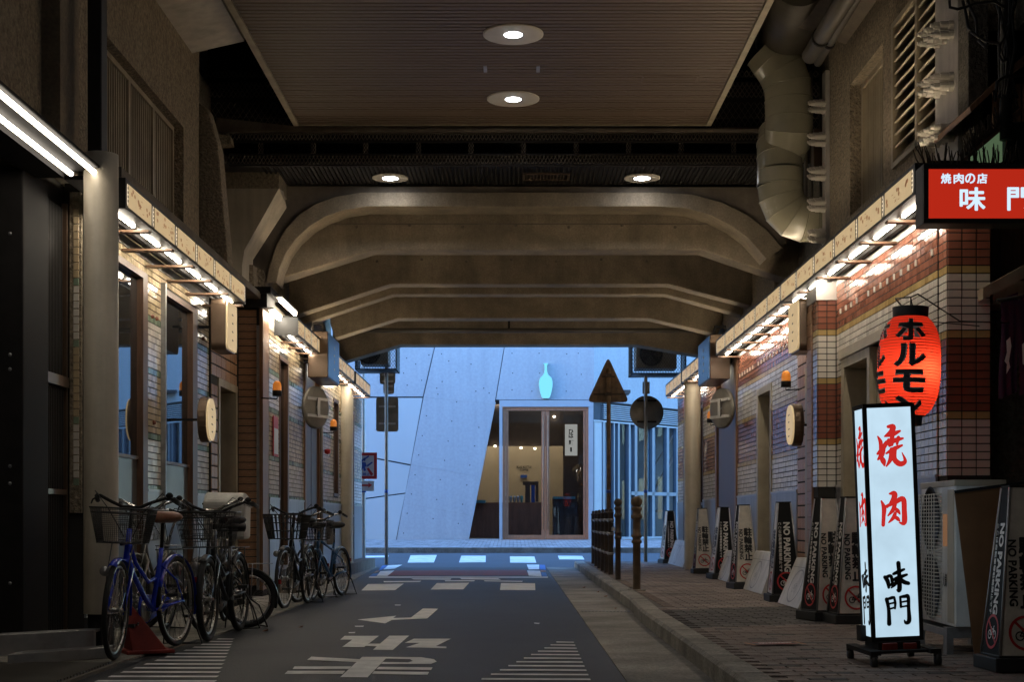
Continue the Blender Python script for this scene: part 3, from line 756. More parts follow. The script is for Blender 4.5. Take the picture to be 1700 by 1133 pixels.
mb = MB(); mb.box(-3.5, -3.42, 8.3, 9.1, 4.9, 5.9); mb.box(-3.5, -3.40, 8.25, 9.15, 4.84, 4.9); mb.box(-3.5, -3.40, 8.25, 9.15, 5.9, 5.96); mb.build('dark_window', 'dark_steel', wl)
wr = thing('upper_wall', None, None, (3.7, 13, 3.6), kind='structure')
mb = MB(); holes_wall(mb, 'Y', 3.6, 4.05, 10.9, 15.9, 3.55, 7.45, [(13.85, 15.2, 4.2, 5.6), (11.85, 13.4, 4.25, 5.62)]); mb.build('render_wall', 'stucco', wr)
mb = MB(); mb.box(4.06, 4.09, 11.5, 15.6, 4.0, 5.9); mb.build('window_backing', 'void', wr)
slat_window(wr, 3.74, 1, 13.85, 15.2, 4.2, 5.6, (14.2,), .07)
w = MB()
for p in (11.85, 12.55, 13.34): w.box(3.56, 3.70, p, p + .06, 4.25, 5.62)
w.box(3.56, 3.70, 11.91, 13.34, 5.57, 5.62); w.box(3.56, 3.70, 11.91, 13.34, 4.25, 4.30); w.build('louvre_frame', 'cream_frame', wr)
for j in range(11):
    z = 4.33 + j * .115
    for (a_, b_) in ((11.91, 12.55), (12.61, 13.34)):
        m_ = MB(); m_.prism([(3.57, a_, z), (3.585, a_, z - .008), (3.69, a_, z + .07), (3.675, a_, z + .078)], (0, b_ - a_, 0)); m_.build('louvre_blade', 'cream_frame', wr)
# beam haunch soffit, top left, and dark band over the street sides
mb = MB(); mb.prism([(-3.5, 8.0, 6.04), (-2.93, 8.0, 6.17), (-2.93, 8.0, 6.45), (-3.5, 8.0, 6.45)], (0, 7.5, 0)); mb.build('haunch', 'column_paint', via)
mb = MB(); mb.prism([(3.05, 9.0, 6.3), (3.6, 9.0, 6.1), (3.6, 9.0, 6.7), (3.05, 9.0, 6.7)], (0, 6.4, 0)); mb.build('haunch', 'concrete_dark', via)

# ------------------------------------------------------------------ slatted ceiling with round downlights
ceil = thing('ceiling', None, None, (-.14, 10, 6.08), kind='structure')
CX0, CX1, CZ = -2.82, 2.54, 6.08
mb = MB(); mb.box(CX0 - .02, CX1 + .02, .0, 18.45, CZ + .03, CZ + .06); mb.build('backing', 'void', ceil)
mb = MB(); mb.box(0, 1, 0, .070, 0, .026); s0 = mb.build('slat', 'slat', None)
sd_ = s0.data; bpy.data.objects.remove(s0)
for i in range(186):
    y = 18.36 - i * .0985
    o = bpy.data.objects.new('slat', sd_); COL.objects.link(o); o.parent = ceil
    o.location = Vector((CX0 + .05, y, CZ)) - WORLD[ceil.name]; o.scale = (CX1 - CX0 - .1, 1, 1)
mb = MB(); mb.box(CX0 - .03, CX0 + .04, 0, 18.47, CZ - .012, CZ + .16); mb.box(CX1 - .04, CX1 + .03, 0, 18.47, CZ - .012, CZ + .16); mb.box(CX0 + .04, CX1 - .04, 18.45, 18.47, CZ - .01, CZ + .1)
mb.build('edge_trim', 'cream_frame', ceil)
for (x0, y0, w, d) in ((803, 115, .36, 0), ):
    for px in (805, 894):
        mb = MB(); X, Y = XP(px, 15.9), 16.15; mb.box(X - .02, X + .02, Y - .1, Y + .1, CZ - .012, CZ); mb.build('clip', 'aluminium', ceil)
for (pa, pb, y0, y1) in ((1067, 1158, 16.4, 16.65), (1053, 1138, 17.75, 17.95)):
    Xa, Xb = (pa - 852) * y0 / F, (pb - 852) * y0 / F
    mb = MB(); mb.box(Xa, Xa + .02, y0, y1, CZ - .006, CZ); mb.box(Xb, Xb + .02, y0, y1, CZ - .006, CZ); mb.box(Xa + .02, Xb, y0, y0 + .012, CZ - .005, CZ); mb.box(Xa + .02, Xb, y1 - .012, y1, CZ - .005, CZ)
    mb.build('access_hatch', 'slat', ceil)
def downlight(x, y, z, r, lens, label, lens_off=.004):
    t = thing('downlight', label, 'ceiling light', (x, y, z), 'round downlights in the ceiling')
    m1 = MB(); m1.lathe([(lens, -.012), (r * .93, -.016), (r, -.010), (r, 0), (0, 0.001)], (x, y, z), 40); m1.build('trim', 'white_plastic', t)
    m2 = MB(); m2.lathe([(0.0001, -.020), (lens * .8, -.018), (lens, -.011)], (x, y, z), 32); m2.build('lens', 'downlight', t)
downlight(0, 15.0, CZ, .32, .095, 'nearest of the two round downlights in the brown slatted ceiling')
downlight(0, 17.3, CZ, .32, .095, 'round downlight in the slatted ceiling nearer its far edge')
for k in range(5):  # added unseen lamps, brighten the street from the camera side
    o_ = ['just ahead of the picture edge', 'two places ahead of the picture edge', 'above the camera side of the street', 'nearly over the camera', 'behind the camera'][k]
    downlight(0, 12.7 - 2.3 * k, CZ, .32, .095, 'added unseen fill downlight ' + o_)

# ------------------------------------------------------------------ steel gap between the two viaduct slabs, behind expanded-metal mesh
gap = thing('mesh_screen', None, None, (0, 18.5, 5.5), kind='structure')
mb = MB(); mb.box(-4.2, 4.2, 19.9, 20.0, 5.6, 7.4); mb.build('back_panel', 'void', gap)
# ribbed soffit
mb = MB(); mb.box(-4.0, 4.0, 18.55, 19.62, 5.60, 5.62); mb.build('soffit', 'black_steel', gap)
mb = MB()
x = -3.3
while x < 3.6:
    mb.box(x, x + .022, 18.56, 19.6, 5.575, 5.60); x += .06
mb.build('soffit_rib', 'dark_steel', gap, kind='stuff')
yF = 18.52
for (za_, zb_, yy) in ((6.0, 6.04, yF - .02), (5.87, 5.90, yF), (5.70, 5.725, yF), (5.565, 5.585, yF)):
    mb = MB(); mb.box(-3.7, 3.7, yy, yy + .04, za_, zb_); mb.build('rail', 'dark_steel' if za_ < 6 else 'concrete_dark', gap)
mb = MB(); lattice(mb, (-3.8, yF, 5.90), (1, 0, 0), (0, 0, 1), 7.6, .09, .05, .09, .012); lattice(mb, (-3.8, yF, 5.59), (1, 0, 0), (0, 0, 1), 7.6, .11, .05, .09, .012)
mb.build('expanded_mesh', 'mesh_metal', gap, kind='stuff')
mb = MB(); lattice(mb, (-3.8, yF + .5, 5.72), (1, 0, 0), (0, 0, 1), 7.6, .2, .08, .12, .006); mb.build('expanded_mesh', 'black_steel', gap, kind='stuff')
for i in range(11):
    x = XP(520 + 87.3 * (i - 1), 18.52)
    mb = MB(); mb.box(x - .03, x + .03, yF + .03, yF + .05, 5.72, 5.88); mb.build('post', 'dark_steel', gap)
    mb = MB(); lattice(mb, (x - .035, yF + .01, 5.72), (1, 0, 0), (0, 0, 1), .07, .16, .035, .055, .009); mb.build('post_mesh', 'mesh_metal', gap, kind='stuff')
for (xa, xb) in ((-4.0, -2.75), (2.5, 4.0)):
    mb = MB(); mb.box(xa, xb, 18.62, 18.66, 6.04, 7.4); mb.build('side_screen', 'void', gap)
    for zz in (6.2, 6.62, 6.74):
        mb = MB(); mb.box(xa, xb, 18.55, 18.6, zz, zz + .03); mb.build('rail', 'dark_steel', gap)
    mb = MB(); lattice(mb, (xa, 18.5, 6.45), (1, 0, 0), (0, 0, 1), xb - xa, .2, .06, .09, .012); lattice(mb, (xa, 18.52, 6.72), (1, 0, 0), (0, 0, 1), xb - xa, .09, .06, .09, .012)
    lattice(mb, (xa, 18.54, 6.05), (1, 0, 0), (0, 0, 1), xb - xa, .35, .08, .12, .006)
    mb.build('expanded_mesh', 'mesh_metal', gap, kind='stuff')
mb = MB(); pxprism(mb, [(356, 222), (382, 226), (384, 238), (357, 240)], 18.3, .2); mb.build('beam_stub', 'stucco', gap)
mb = MB(); pxprism(mb, [(358, 195), (495, 210), (1178, 212), (1262, 210), (1262, 219), (358, 219)], 18.54, .1); mb.build('trim_beam', 'concrete_dark', gap)
downlight(XP(648, 19.2), 19.2, 5.575, .245, .105, 'left of the two round downlights under the dark ribbed soffit', .01)
downlight(XP(1066, 19.2), 19.2, 5.575, .245, .105, 'right of the two round downlights under the dark ribbed soffit', .01)
v_ = thing('ceiling_vent', 'slim bronze grille lying flat on the dark ribbed soffit between the downlights', 'vent', (XP(905, 19.2), 19.2, 5.57))
xa, xb = XP(868, 19.1), XP(946, 19.1)
mb = MB(); mb.box(xa, xb, 18.95, 18.98, 5.56, 5.575); mb.box(xa, xb, 19.28, 19.31, 5.56, 5.575); mb.box(xa, xa + .03, 18.98, 19.28, 5.56, 5.575); mb.box(xb - .03, xb, 18.98, 19.28, 5.56, 5.575); mb.build('frame', 'bronze', v_)
for i in range(12):
    mb = MB(); x = xa + .05 + i * .045; mb.box(x, x + .012, 18.98, 19.28, 5.562, 5.573); mb.build('slat', 'bronze', v_)

# ------------------------------------------------------------------ shop buildings: walls and tiles
ROWY = [(9, 0), (1, 1), (7, 2), (1, 1), (9, 0), (1, 1), (7, 2), (1, 1)]
ROWR = [(9, 0), (1, 1), (7, 2), (1, 1), (9, 0), (1, 1), (7, 2)]
TL = ['tile_yellow', 'tile_green', 'tile_white']; TR = ['tile_red', 'tile_gold', 'tile_white']
rowsL = rowbands(3.37, ROWY); rowsR = rowbands(3.37, ROWR)
rowsLw, rowsRw = rowsL[1:], rowsR[2:]     # the long walls stop short below their metal band
def shop(label, X, s, y0, y1, holes, tl_mats, rows, tw, thick=.35, z1=3.6, skirt=True, loc=None):
    """s=-1 left wall (faces +X), s=+1 right wall (faces -X)"""
    t = thing('shopfront', label, 'shopfront', (X, (y0 + y1) / 2, 0))
    mb = MB(); holes_wall(mb, 'Y', X + s * thick, X, y0, y1, -.1, z1, holes); mb.build('wall', 'tile_grout', t)
    tile_field('tile_cladding', t, (X, y0, 0), (0, 1, 0), (-s, 0, 0), y1 - y0, rows, tw, tl_mats, [(h[0] - y0, h[1] - y0, h[2], h[3]) for h in holes])
    mb = MB(); holes_wall(mb, 'Y', X - s * .012, X - s * .001, y0, y1, rows[0][1] + .002, 3.595, []); mb.build('metal_band', 'strip_panel', t)
    if skirt:
        zb_ = rows[-1][0]
        ed = [y0]
        for h in sorted(holes):
            if h[2] < zb_: ed += [h[0], h[1]]
        ed.append(y1)
        for q in range(0, len(ed), 2):
            ya_ = ed[q]
            while ya_ < ed[q + 1] - .02:
                yb_ = min(ya_ + 1.2, ed[q + 1])
                mb = MB(); mb.box(X - s * .016, X - s * .001, ya_ + .003, yb_ - .003, .18 if s < 0 else .126, zb_ - .004); mb.build('skirting_panel', 'skirt', t); ya_ = yb_
            mb = MB(); mb.box(X - s * .022, X - s * .001, ed[q], ed[q + 1], zb_ - .004, zb_ + .02); mb.build('skirting_cap', 'aluminium', t)
    return t
def window(par, X, s, y0, y1, z0, z1, sill=None, frame='wood_dark', fw=.10, rec=.04, pane='glass_dark', low='glass_grey'):
    """deep-reveal window: frame, pane, opaque lower panel"""
    g = .003
    mb = MB(); a, b = X + s * .18, X - s * .018
    mb.box(a, b, y0 + g, y0 + .03, z0, z1 - g); mb.box(a, b, y1 - fw, y1 - g, z0, z1 - g); mb.box(a, b, y0 + .03, y1 - fw, z1 - .06, z1 - g); mb.box(a, b, y0 + .03, y1 - fw, z0 + .001, z0 + .05)
    f = mb.build('window_frame', frame, par)
    zs = sill if sill else z0 + .05
    mb = MB(); mb.box(X + s * rec, X + s * (rec + .008), y0 + .03, y1 - fw, zs, z1 - .06); mb.build('pane', pane, f)
    if sill:
        mb = MB(); mb.box(X + s * rec, X + s * (rec + .012), y0 + .03, y1 - fw, z0 + .05, zs - .03); mb.build('lower_panel', low, f)
        mb = MB(); mb.box(X + s * (rec - .02), X + s * (rec + .02), y0 + .03, y1 - fw, zs - .03, zs); mb.build('transom', frame, f)
    return f
def doorway(par, X, s, y0, y1, z1, frame='cream_frame', leaf='wood_dark', rec=.2):
    g = .003; a, b = X + s * .28, X - s * .02
    mb = MB(); mb.box(a, b, y0 + g, y0 + .09, .1, z1 - g); mb.box(a, b, y1 - .11, y1 - g, .1, z1 - g); mb.box(a, b, y0 + .09, y1 - .11, z1 - .09, z1 - g)
    f = mb.build('door_frame', frame, par)
    mb = MB(); mb.box(X + s * rec, X + s * (rec + .05), y0 + .09, y1 - .11, .1, z1 - .09); d = mb.build('door', leaf, par, bevel=.004)
    mb = MB(); mb.box(X + s * (rec - .035), X + s * (rec - .001), y0 + .2, y0 + .225, 1.0, 1.35); mb.build('handle', 'aluminium', d)
    mb = MB(); mb.box(X + s * (rec - .008), X + s * (rec - .001), y0 + .32, y1 - .34, 1.3, z1 - .35); mb.build('door_panel', leaf, d)
    return f
# left, section beside the bicycles
wA = [(11.45, 12.98, .45, 3.19), (13.55, 15.02, .45, 3.17)]
sA = shop('yellow and white tiled shopfront with two tall dark framed windows beside the near bicycles', -3.35, -1, 11.1, 15.62, wA, TL, rowsLw, .075)
window(sA, -3.35, -1, *wA[0], sill=1.52, fw=.17); window(sA, -3.35, -1, *wA[1], sill=1.52, fw=.22)
mb = MB(); mb.box(-3.39, -3.30, 13.50, 13.545, .3, 3.2); mb.build('downpipe', 'galvanised', sA)
for (y, z) in ((13.15, 2.83), (13.30, 2.83), (15.3, 2.9), (15.32, 1.95), (13.2, 1.85)):
    mb = MB(); mb.lathe([(0, .03), (.016, .026), (.022, 0)], (-3.345, y, z), 8, axis='X'); mb.build('tile_stud', 'tile_red', sA)
# left: timber doorway, then projecting pier clad in wood-look tiles
sD = thing('entrance_bay', 'dark timber entrance bay between the yellow tiled wall and the brown pier', 'entrance', (-3.3, 16.4, 0))
mb = MB(); holes_wall(mb, 'Y', -3.7, -3.32, 15.62, 17.2, -.1, 3.6, [(15.95, 17.05, .1, 2.55)]); mb.build('wall', 'tile_grout', sD)
doorway(sD, -3.32, -1, 15.95, 17.05, 2.55)
tile_parts('wood_tile', sD, (-3.32, 15.62, 0), (0, 1, 0), (1, 0, 0), 1.58, [(2.55 + i * .13, 2.67 + i * .13, 0) for i in range(8)], .26, ['tile_brown'], [(1.43, 1.6, 0, 4)])
tile_parts('wood_tile', sD, (-3.32, 15.62, 0), (0, 1, 0), (1, 0, 0), .33, [(.25 + i * .13, .37 + i * .13, 0) for i in range(17)], .165, ['tile_brown'])
sP = thing('brown_pier', 'broad brown pier facing the road behind the white covered child seat', 'pier', (-3.2, 17.5, 0))
mb = MB(); mb.box(-3.7, -3.03, 17.2, 17.55, .0, 3.55); mb.build('core', 'tile_grout', sP)
tile_parts('wood_tile', sP, (-3.50, 17.2, 0), (1, 0, 0), (0, -1, 0), .40, [(.15 + i * .088, .235 + i * .088, 0) for i in range(38)], .40, ['tile_brown'])
mb = MB(); mb.box(-3.098, -3.065, 17.165, 17.195, .1, 3.3); mb.build('conduit', 'galvanised', sP)
mb = MB(); mb.box(-3.06, -3.018, 17.15, 17.56, .1, 3.5); mb.build('corner_post', 'wood', sP)
mb = MB(); mb.box(-3.8, -2.95, 17.05, 17.6, 3.5, 3.66); mb.box(-3.8, -2.9, 17.0, 17.7, 3.66, 3.74); mb.build('cornice', 'dark_steel', sP)
# left, section behind the second bicycle group
wC = [(18.3, 19.05, .3, 3.08)]
sC = shop('yellow tiled shopfront with one narrow dark window behind the second bicycle group', -3.02, -1, 17.57, 20.45, wC, TL, rowsLw, .075)
window(sC, -3.02, -1, *wC[0], frame='wood_dark', fw=.1)
mb = MB(); mb.box(-3.00, -2.99, 17.75, 18.1, 1.75, 2.25); mb.build('poster', 'print_red', sC); mb = MB(); mb.box(-2.989, -2.985, 17.78, 18.07, 1.78, 2.1); mb.build('poster_print', 'print_white', sC)
sE = thing('entrance_bay', 'dark timber entrance bay under the blue projecting sign on the left', 'entrance', (-3.0, 21.3, 0))
mb = MB(); mb.box(-3.4, -3.06, 20.45, 22.25, -.1, 3.6); mb.build('wall', 'wood_dark', sE)
mb = MB(); mb.box(-3.06, -2.99, 20.46, 20.6, .1, 3.2); mb.box(-3.06, -3.0, 22.0, 22.24, .1, 3.2); mb.box(-3.06, -3.0, 20.6, 22.0, 2.5, 2.6); mb.build('door_frame', 'wood', sE)
mb = MB(); mb.box(-3.058, -3.03, 20.7, 21.3, .15, 2.48); mb.box(-3.058, -3.03, 21.35, 21.98, .15, 2.48); mb.build('door', 'wood_dark', sE)
mb = MB(); mb.tube([(-2.98, 22.1, .2), (-2.98, 22.1, 3.2)], .03, 8); mb.build('downpipe', 'pole_grey', sE)
wE = [(23.85, 24.5, 1.35, 3.0), (25.75, 26.9, 1.0, 3.0)]
sF = shop('tiled shopfront with narrow windows at the far left end of the underpass', -3.02, -1, 22.25, 28.3, wE, TL, rowsLw, .075)
window(sF, -3.02, -1, *wE[0]); window(sF, -3.02, -1, *wE[1])
mb = MB(); mb.box(-3.35, -3.02, 28.3, 28.34, -.1, 3.6); mb.build('end_wall', 'skirt', sF)
mb = MB(); mb.box(-3.0, -2.9, 22.9, 23.1, .55, .95); mb.build('meter_box', 'pole_grey', sF, bevel=.01)
mb = MB(); mb.lathe([(0, -.06), (.045, -.04), (.05, .02), (0, .03)], (-2.95, 22.6, 2.05), 12); mb.build('fire_bell', 'print_red', sF)
# right walls
wR = [(11.6, 13.8, .1, 2.50)]
sG = shop('red and white tiled restaurant wall with a deep doorway behind the red lantern', 3.2, 1, 10.72, 14.05, wR, TR, rowsRw, .108)
mb = MB(); mb.box(3.165, 3.5, 11.55, 13.86, 2.50, 2.60); mb.build('lintel', 'ac_cream', sG, bevel=.006)
doorway(sG, 3.2, 1, 12.7, 13.8, 2.50, frame='cream_frame', leaf='cream_frame')
mb = MB(); mb.box(3.26, 3.5, 11.6, 12.7, .1, 2.5); mb.build('shutter_panel', 'cream_frame', sG, bevel=.01)
for i in range(6):
    mb = MB(); mb.box(3.235, 3.26, 11.66 + i * .175, 11.78 + i * .175, .15, 2.48); mb.build('panel_board', 'cream_frame', sG, bevel=.004)
# near pillar: front face individually tiled
sH = thing('tiled_pillar', 'tall red and white tiled corner pillar behind the lit standing sign', 'pillar', (3.36, 10.7, 0))
mb = MB(); mb.box(3.212, 3.527, 10.52, 10.715, .1, 3.6); mb.box(3.198, 3.53, 10.50, 10.716, .1, .62); mb.build('core', 'tile_grout', sH)
tile_parts('tile', sH, (3.21, 10.52, 0), (1, 0, 0), (0, -1, 0), .32, rowsR, .107, TR)
tile_parts('tile', sH, (3.212, 10.52, 0), (0, 1, 0), (-1, 0, 0), .195, rowsR, .0975, TR)
# pilaster with coloured bands
sI = thing('tiled_pilaster', 'narrow pilaster of red, gold and white tile bands beside the cream door', 'pilaster', (3.1, 14.2, 0))
mb = MB(); mb.box(3.012, 3.25, 14.062, 14.45, .1, 3.12); mb.build('core', 'tile_grout', sI)
tile_parts('tile', sI, (3.01, 14.06, 0), (1, 0, 0), (0, -1, 0), .18, [r for r in rowsR if r[1] < 3.14], .09, TR)
tile_parts('tile', sI, (3.01, 14.06, 0), (0, 1, 0), (-1, 0, 0), .2, [r for r in rowsR if r[1] < 3.14], .1, TR)
mb = MB(); mb.box(2.99, 3.2, 14.03, 14.5, 3.12, 3.40); mb.build('metal_cap', 'strip_panel', sI)
mb = MB(); mb.box(3.0, 3.2, 14.262, 14.5, .12, 3.12); mb.build('timber_side', 'wood', sI)
for i in range(22):
    mb = MB(); mb.box(2.992, 3.0, 14.27, 14.49, .2 + i * .13, .32 + i * .13); mb.build('wood_tile', 'tile_brown', sI)
sJ = thing('entrance_bay', 'cream framed entrance bay beside the banded pilaster under the drum lamps', 'entrance', (3.2, 15.2, 0))
mb = MB(); holes_wall(mb, 'Y', 3.2, 3.6, 14.5, 15.98, -.1, 3.6, [(14.6, 15.5, .1, 2.6)]); mb.build('wall', 'tile_grout', sJ)
doorway(sJ, 3.2, 1, 14.6, 15.5, 2.6)
tile_parts('wood_tile', sJ, (3.2, 15.5, 0), (0, 1, 0), (-1, 0, 0), .48, [(.2 + i * .13, .32 + i * .13, 0) for i in range(25)], .16, ['tile_brown'])
tile_parts('wood_tile', sJ, (3.2, 14.5, 0), (0, 1, 0), (-1, 0, 0), 1.0, [(2.6 + i * .13, 2.72 + i * .13, 0) for i in range(7)], .25, ['tile_brown'])
wS = [(17.55, 18.6, .1, 2.65)]
sK = shop('long red and white tiled wall with a cream door frame on the right', 3.2, 1, 15.98, 20.25, wS, TR, rowsRw, .108)
doorway(sK, 3.2, 1, *wS[0][:2], 2.65, frame='cream_frame', leaf='skirt')
sL = thing('entrance_bay', 'brown timber entrance bay under the blue projecting sign on the right', 'entrance', (3.2, 21.3, 0))
mb = MB(); mb.box(3.24, 3.6, 20.25, 22.35, -.1, 3.6); mb.build('wall', 'wood_dark', sL)
mb = MB(); mb.box(3.17, 3.24, 20.26, 20.4, .1, 3.3); mb.box(3.17, 3.24, 22.2, 22.34, .1, 3.3); mb.box(3.17, 3.24, 20.4, 22.2, 2.5, 2.62); mb.build('door_frame', 'wood', sL)
mb = MB(); mb.box(3.20, 3.239, 20.45, 22.15, .15, 2.48); mb.build('door', 'wood_dark', sL)
wT = [(23.9, 24.8, 1.2, 2.9), (25.6, 26.6, .9, 2.75)]
sM = shop('tiled shopfront at the far right end of the underpass', 3.2, 1, 22.35, 27.6, wT, TR, rowsRw, .108)
window(sM, 3.2, 1, *wT[0]); window(sM, 3.2, 1, *wT[1])
# small pale clips in a row across the red tiles
for (sh, ya, yb) in ((sG, 10.8, 14.0), (sK, 16.1, 20.2)):
    y = ya
    while y < yb:
        if random.random() < .93:
            mb = MB(); mb.box(3.178, 3.191, y, y + .03, 2.955, 3.005); mb.build('tile_clip', 'tile_white', sh, bevel=.003)
        y += .216
# shop roofs
for (nm, xa, xb, ya, yb) in (('l', -4.3, -3.03, 11.0, 28.3), ('r', 3.21, 4.3, 10.8, 27.6)):
    mb = MB(); mb.box(xa, xb, ya, yb, 3.60, 3.68)
    o = mb.build('shop_roof', 'concrete_dark', None); tag(o, 'flat grey roof slab over the %s row of shops' % ('left' if nm == 'l' else 'right'), 'roof')
# round columns
for (x, y, z0, nm) in ((-2.97, 10.25, .27, 'thick cream painted column at the left beside the blue bicycle'), (-2.95, 25.0, .13, 'cream painted column at the far left end of the underpass'), (3.0, 23.8, .12, 'cream painted column at the far right end of the underpass')):
    t = thing('round_column', nm, 'column', (x, y, 0), 'cream round columns')
    r = .122 if y < 12 else .137
    top = 3.58 if y < 12 else 3.30
    mb = MB(); mb.lathe([(r, z0), (r, top), (0, top)], (x, y, 0), 40); mb.build('shaft', 'column_paint', t)
    mb = MB(); mb.lathe([(0, z0 + .001), (r - .03, z0), (r - .03, .0)], (x, y, 0), 28); mb.build('foot', 'dark_steel' if y < 20 else 'rust', t)
# ================================================================== THINGS ON THE SHOPFRONTS
ZS0, ZS1 = 3.285, 3.495
def fascia(s, Xf, y0, n, L, label, end_tube=True, tubes=True):
    t = thing('fascia_sign', label, 'fascia sign', (s * Xf, y0 + n * L / 2, ZS0), 'lit fascia signs above the shops')
    xf, xb_ = s * Xf, s * (Xf + .10)
    sg = -s
    mb = MB(); mb.box(xf + s * .004, xb_, y0, y0 + n * L, ZS0, ZS1)
    mb.box(xf + s * .004, xf - s * .006, y0, y0 + n * L, ZS1 - .018, ZS1 + .006); mb.box(xf + s * .004, xf - s * .006, y0, y0 + n * L, ZS0 - .006, ZS0 + .014)
    mb.box(xf - s * .006, xb_, y0 - .02, y0 - .001, ZS0 - .006, ZS1 + .006); mb.box(xf - s * .006, xb_, y0 + n * L + .001, y0 + n * L + .02, ZS0 - .006, ZS1 + .006)
    mb.build('casing', 'sign_black', t)
    ew = MB(); ew.box(xb_, s * (Xf + .46), y0 - .015, y0 + n * L, ZS1 + .0, ZS1 + .03); ew.build('top_board', 'dark_steel', t)
    if s < 0 or True:
        ew = MB(); ew.box(xf - s * .006, s * (Xf + .30), y0 - .045, y0 - .021, ZS0 - .01, ZS1 + .008); ew.build('end_board', 'sign_black', t)
    for i in range(n):
        a, b = y0 + i * L + .055, y0 + (i + 1) * L - .055
        m_ = MB(); m_.box(xf, xf - s * .003, a, b, ZS0 + .016, ZS1 - .020); p = m_.build('panel', 'sign_cream', t)
        pr = MB(); rr = random.Random(i * 7 + int(y0 * 10))
        fx = xf - s * .0045
        for c in range(3):
            cy_ = a + (.14 + .27 * c) * (b - a) / .8 + rr.uniform(-.03, .03); cz = ZS0 + rr.uniform(.06, .14)
            for k in range(3):
                th = rr.uniform(0, 6.28); oy, oz = cy_ + .042 * math.cos(th + k * 2.1), cz + .030 * math.sin(th + k * 2.1)
                if not (a + .02 < oy < b - .02): continue
                q = [(fx, oy + .024 * math.cos(j * 1.047), oz + .017 * math.sin(j * 1.047)) for j in range(6)]
                pr.add(q if s > 0 else list(reversed(q)), [(0, 1, 2, 3, 4, 5)]); 
        for k in range(5):
            cy_ = a + .25 + rr.uniform(0, .3); cz = ZS0 + rr.uniform(.04, .16)
            if cy_ < b - .08: pr.add([(fx, cy_, cz), (fx, cy_ + .045, cz), (fx, cy_ + .045, cz + .006), (fx, cy_, cz + .006)], [(0, 1, 2, 3)])
        pr.build('print', 'sign_print', p)
        for yy in ([a - .055] if i else [a - .03]) + ([b + .03] if i == n - 1 else []):
            ov = MB(); ov.lathe([(0, 0), (.022, 0)], (0, 0, 0), 14, axis='X')
            ov.v = [(fx + v[0] + s * .001, yy + v[1] * 1.0, (ZS0 + ZS1) / 2 + v[2] * 3.9) for v in ov.v]
            ov.build('lit_oval', 'sign_oval', t)
            tx = MB()
            for k in range(4): tx.box(fx - s * .002, fx - s * .0035, yy - .011, yy + .011, ZS0 + .05 + k * .032, ZS0 + .068 + k * .032)
            tx.build('oval_print', 'print_black', t)
        # bracket and tube
        m_ = MB(); m_.box(xf + s * .01, s * (Xf + .44), y0 + (i + 1) * L - .10, y0 + (i + 1) * L - .01, ZS0 - .040, ZS0 - .022); m_.build('bracket', 'bracket_wood', t)
        if tubes:
            for (ta, tb) in ((a + .035, (a + b) / 2 - .004), ((a + b) / 2 + .004, b - .085)):
                m_ = MB(); m_.tube([(xf + s * .118, ta, ZS0 - .003), (xf + s * .118, ta + .012, ZS0 - .003), (xf + s * .118, tb - .012, ZS0 - .003), (xf + s * .118, tb, ZS0 - .003)], [.010, .017, .017, .010], 10)
                m_.build('tube', 'tube', t)
    m_ = MB(); m_.tube([(s * (Xf + .27), y0 + .55, ZS1 + .06), (s * (Xf + .27), y0 + n * L - .1, ZS1 + .06)], .014, 6); m_.build('up_tube', 'tube_up', t)
    m_ = MB(); m_.box(xf + s * .101, xf + s * .145, y0, y0 + n * L, ZS0 + .016, ZS0 + .035); m_.build('lamp_rail', 'white_plastic', t)
    m_ = MB(); m_.box(s * (Xf + .22), s * (Xf + .26), y0, y0 + n * L, ZS0 + .01, ZS0 + .05); m_.build('back_rail', 'dark_steel', t)
    m_ = MB(); m_.box(s * (Xf + .30), s * (Xf + .32), y0, y0 + n * L, ZS0 + .02, ZS0 + .04); m_.build('back_rail', 'aluminium', t)
    return t
fascia(-1, 2.9, 10.66, 6, .785, 'lit cream fascia sign above the two windows beside the near bicycles')
fascia(-1, 2.72, 17.95, 5, .60, 'lit cream fascia sign on the left between the brown pier and the blue sign')
fascia(-1, 2.70, 21.9, 4, .55, 'short lit cream fascia sign on the left just past the blue sign')
fascia(-1, 2.70, 24.4, 4, .60, 'lit cream fascia sign at the far left end of the underpass')
fascia(1, 2.88, 10.22, 6, .85, 'lit cream fascia sign on the right nearest to the red sign')
fascia(1, 2.88, 15.34, 6, .80, 'lit cream fascia sign on the right between the pilaster and the blue sign')
fascia(1, 2.88, 22.0, 4, .56, 'short lit cream fascia sign on the right just past the blue sign')
fascia(1, 2.88, 24.4, 4, .60, 'lit cream fascia sign at the far right end of the underpass')
# strips of bare tubes: near left canopy, and over the brown pier
cn = thing('lamp_canopy', 'white canopy edge with two long rows of bare tubes at the upper left, extended unseen for fill', 'lamp canopy', (-3.05, 8, 3.4))
mb = MB(); mb.box(-3.22, -2.945, -9.5, 10.22, 3.452, 3.478); mb.build('canopy', 'dark_steel', cn, bevel=.01)
mb = MB(); mb.box(-3.45, -3.222, -9.5, 10.2, 3.40, 3.48); mb.build('canopy_back', 'dark_steel', cn)
for X in (-2.985, -3.165):
    for k in range(28):  # rows carried on behind the camera as added front fill
        b_ = 10.2 - k * .672; m_ = MB(); m_.tube([(X, b_ - .66, 3.425), (X, b_ - .64, 3.425), (X, b_ - .02, 3.425), (X, b_, 3.425)], [.012, .019, .019, .012], 10); m_.build('tube', 'tube_near', cn)
c2 = thing('tube_lamps', 'short bare tube lamps on the brown pier corner above the second bicycle group', 'tube lamp', (-2.95, 17.6, 3.6))
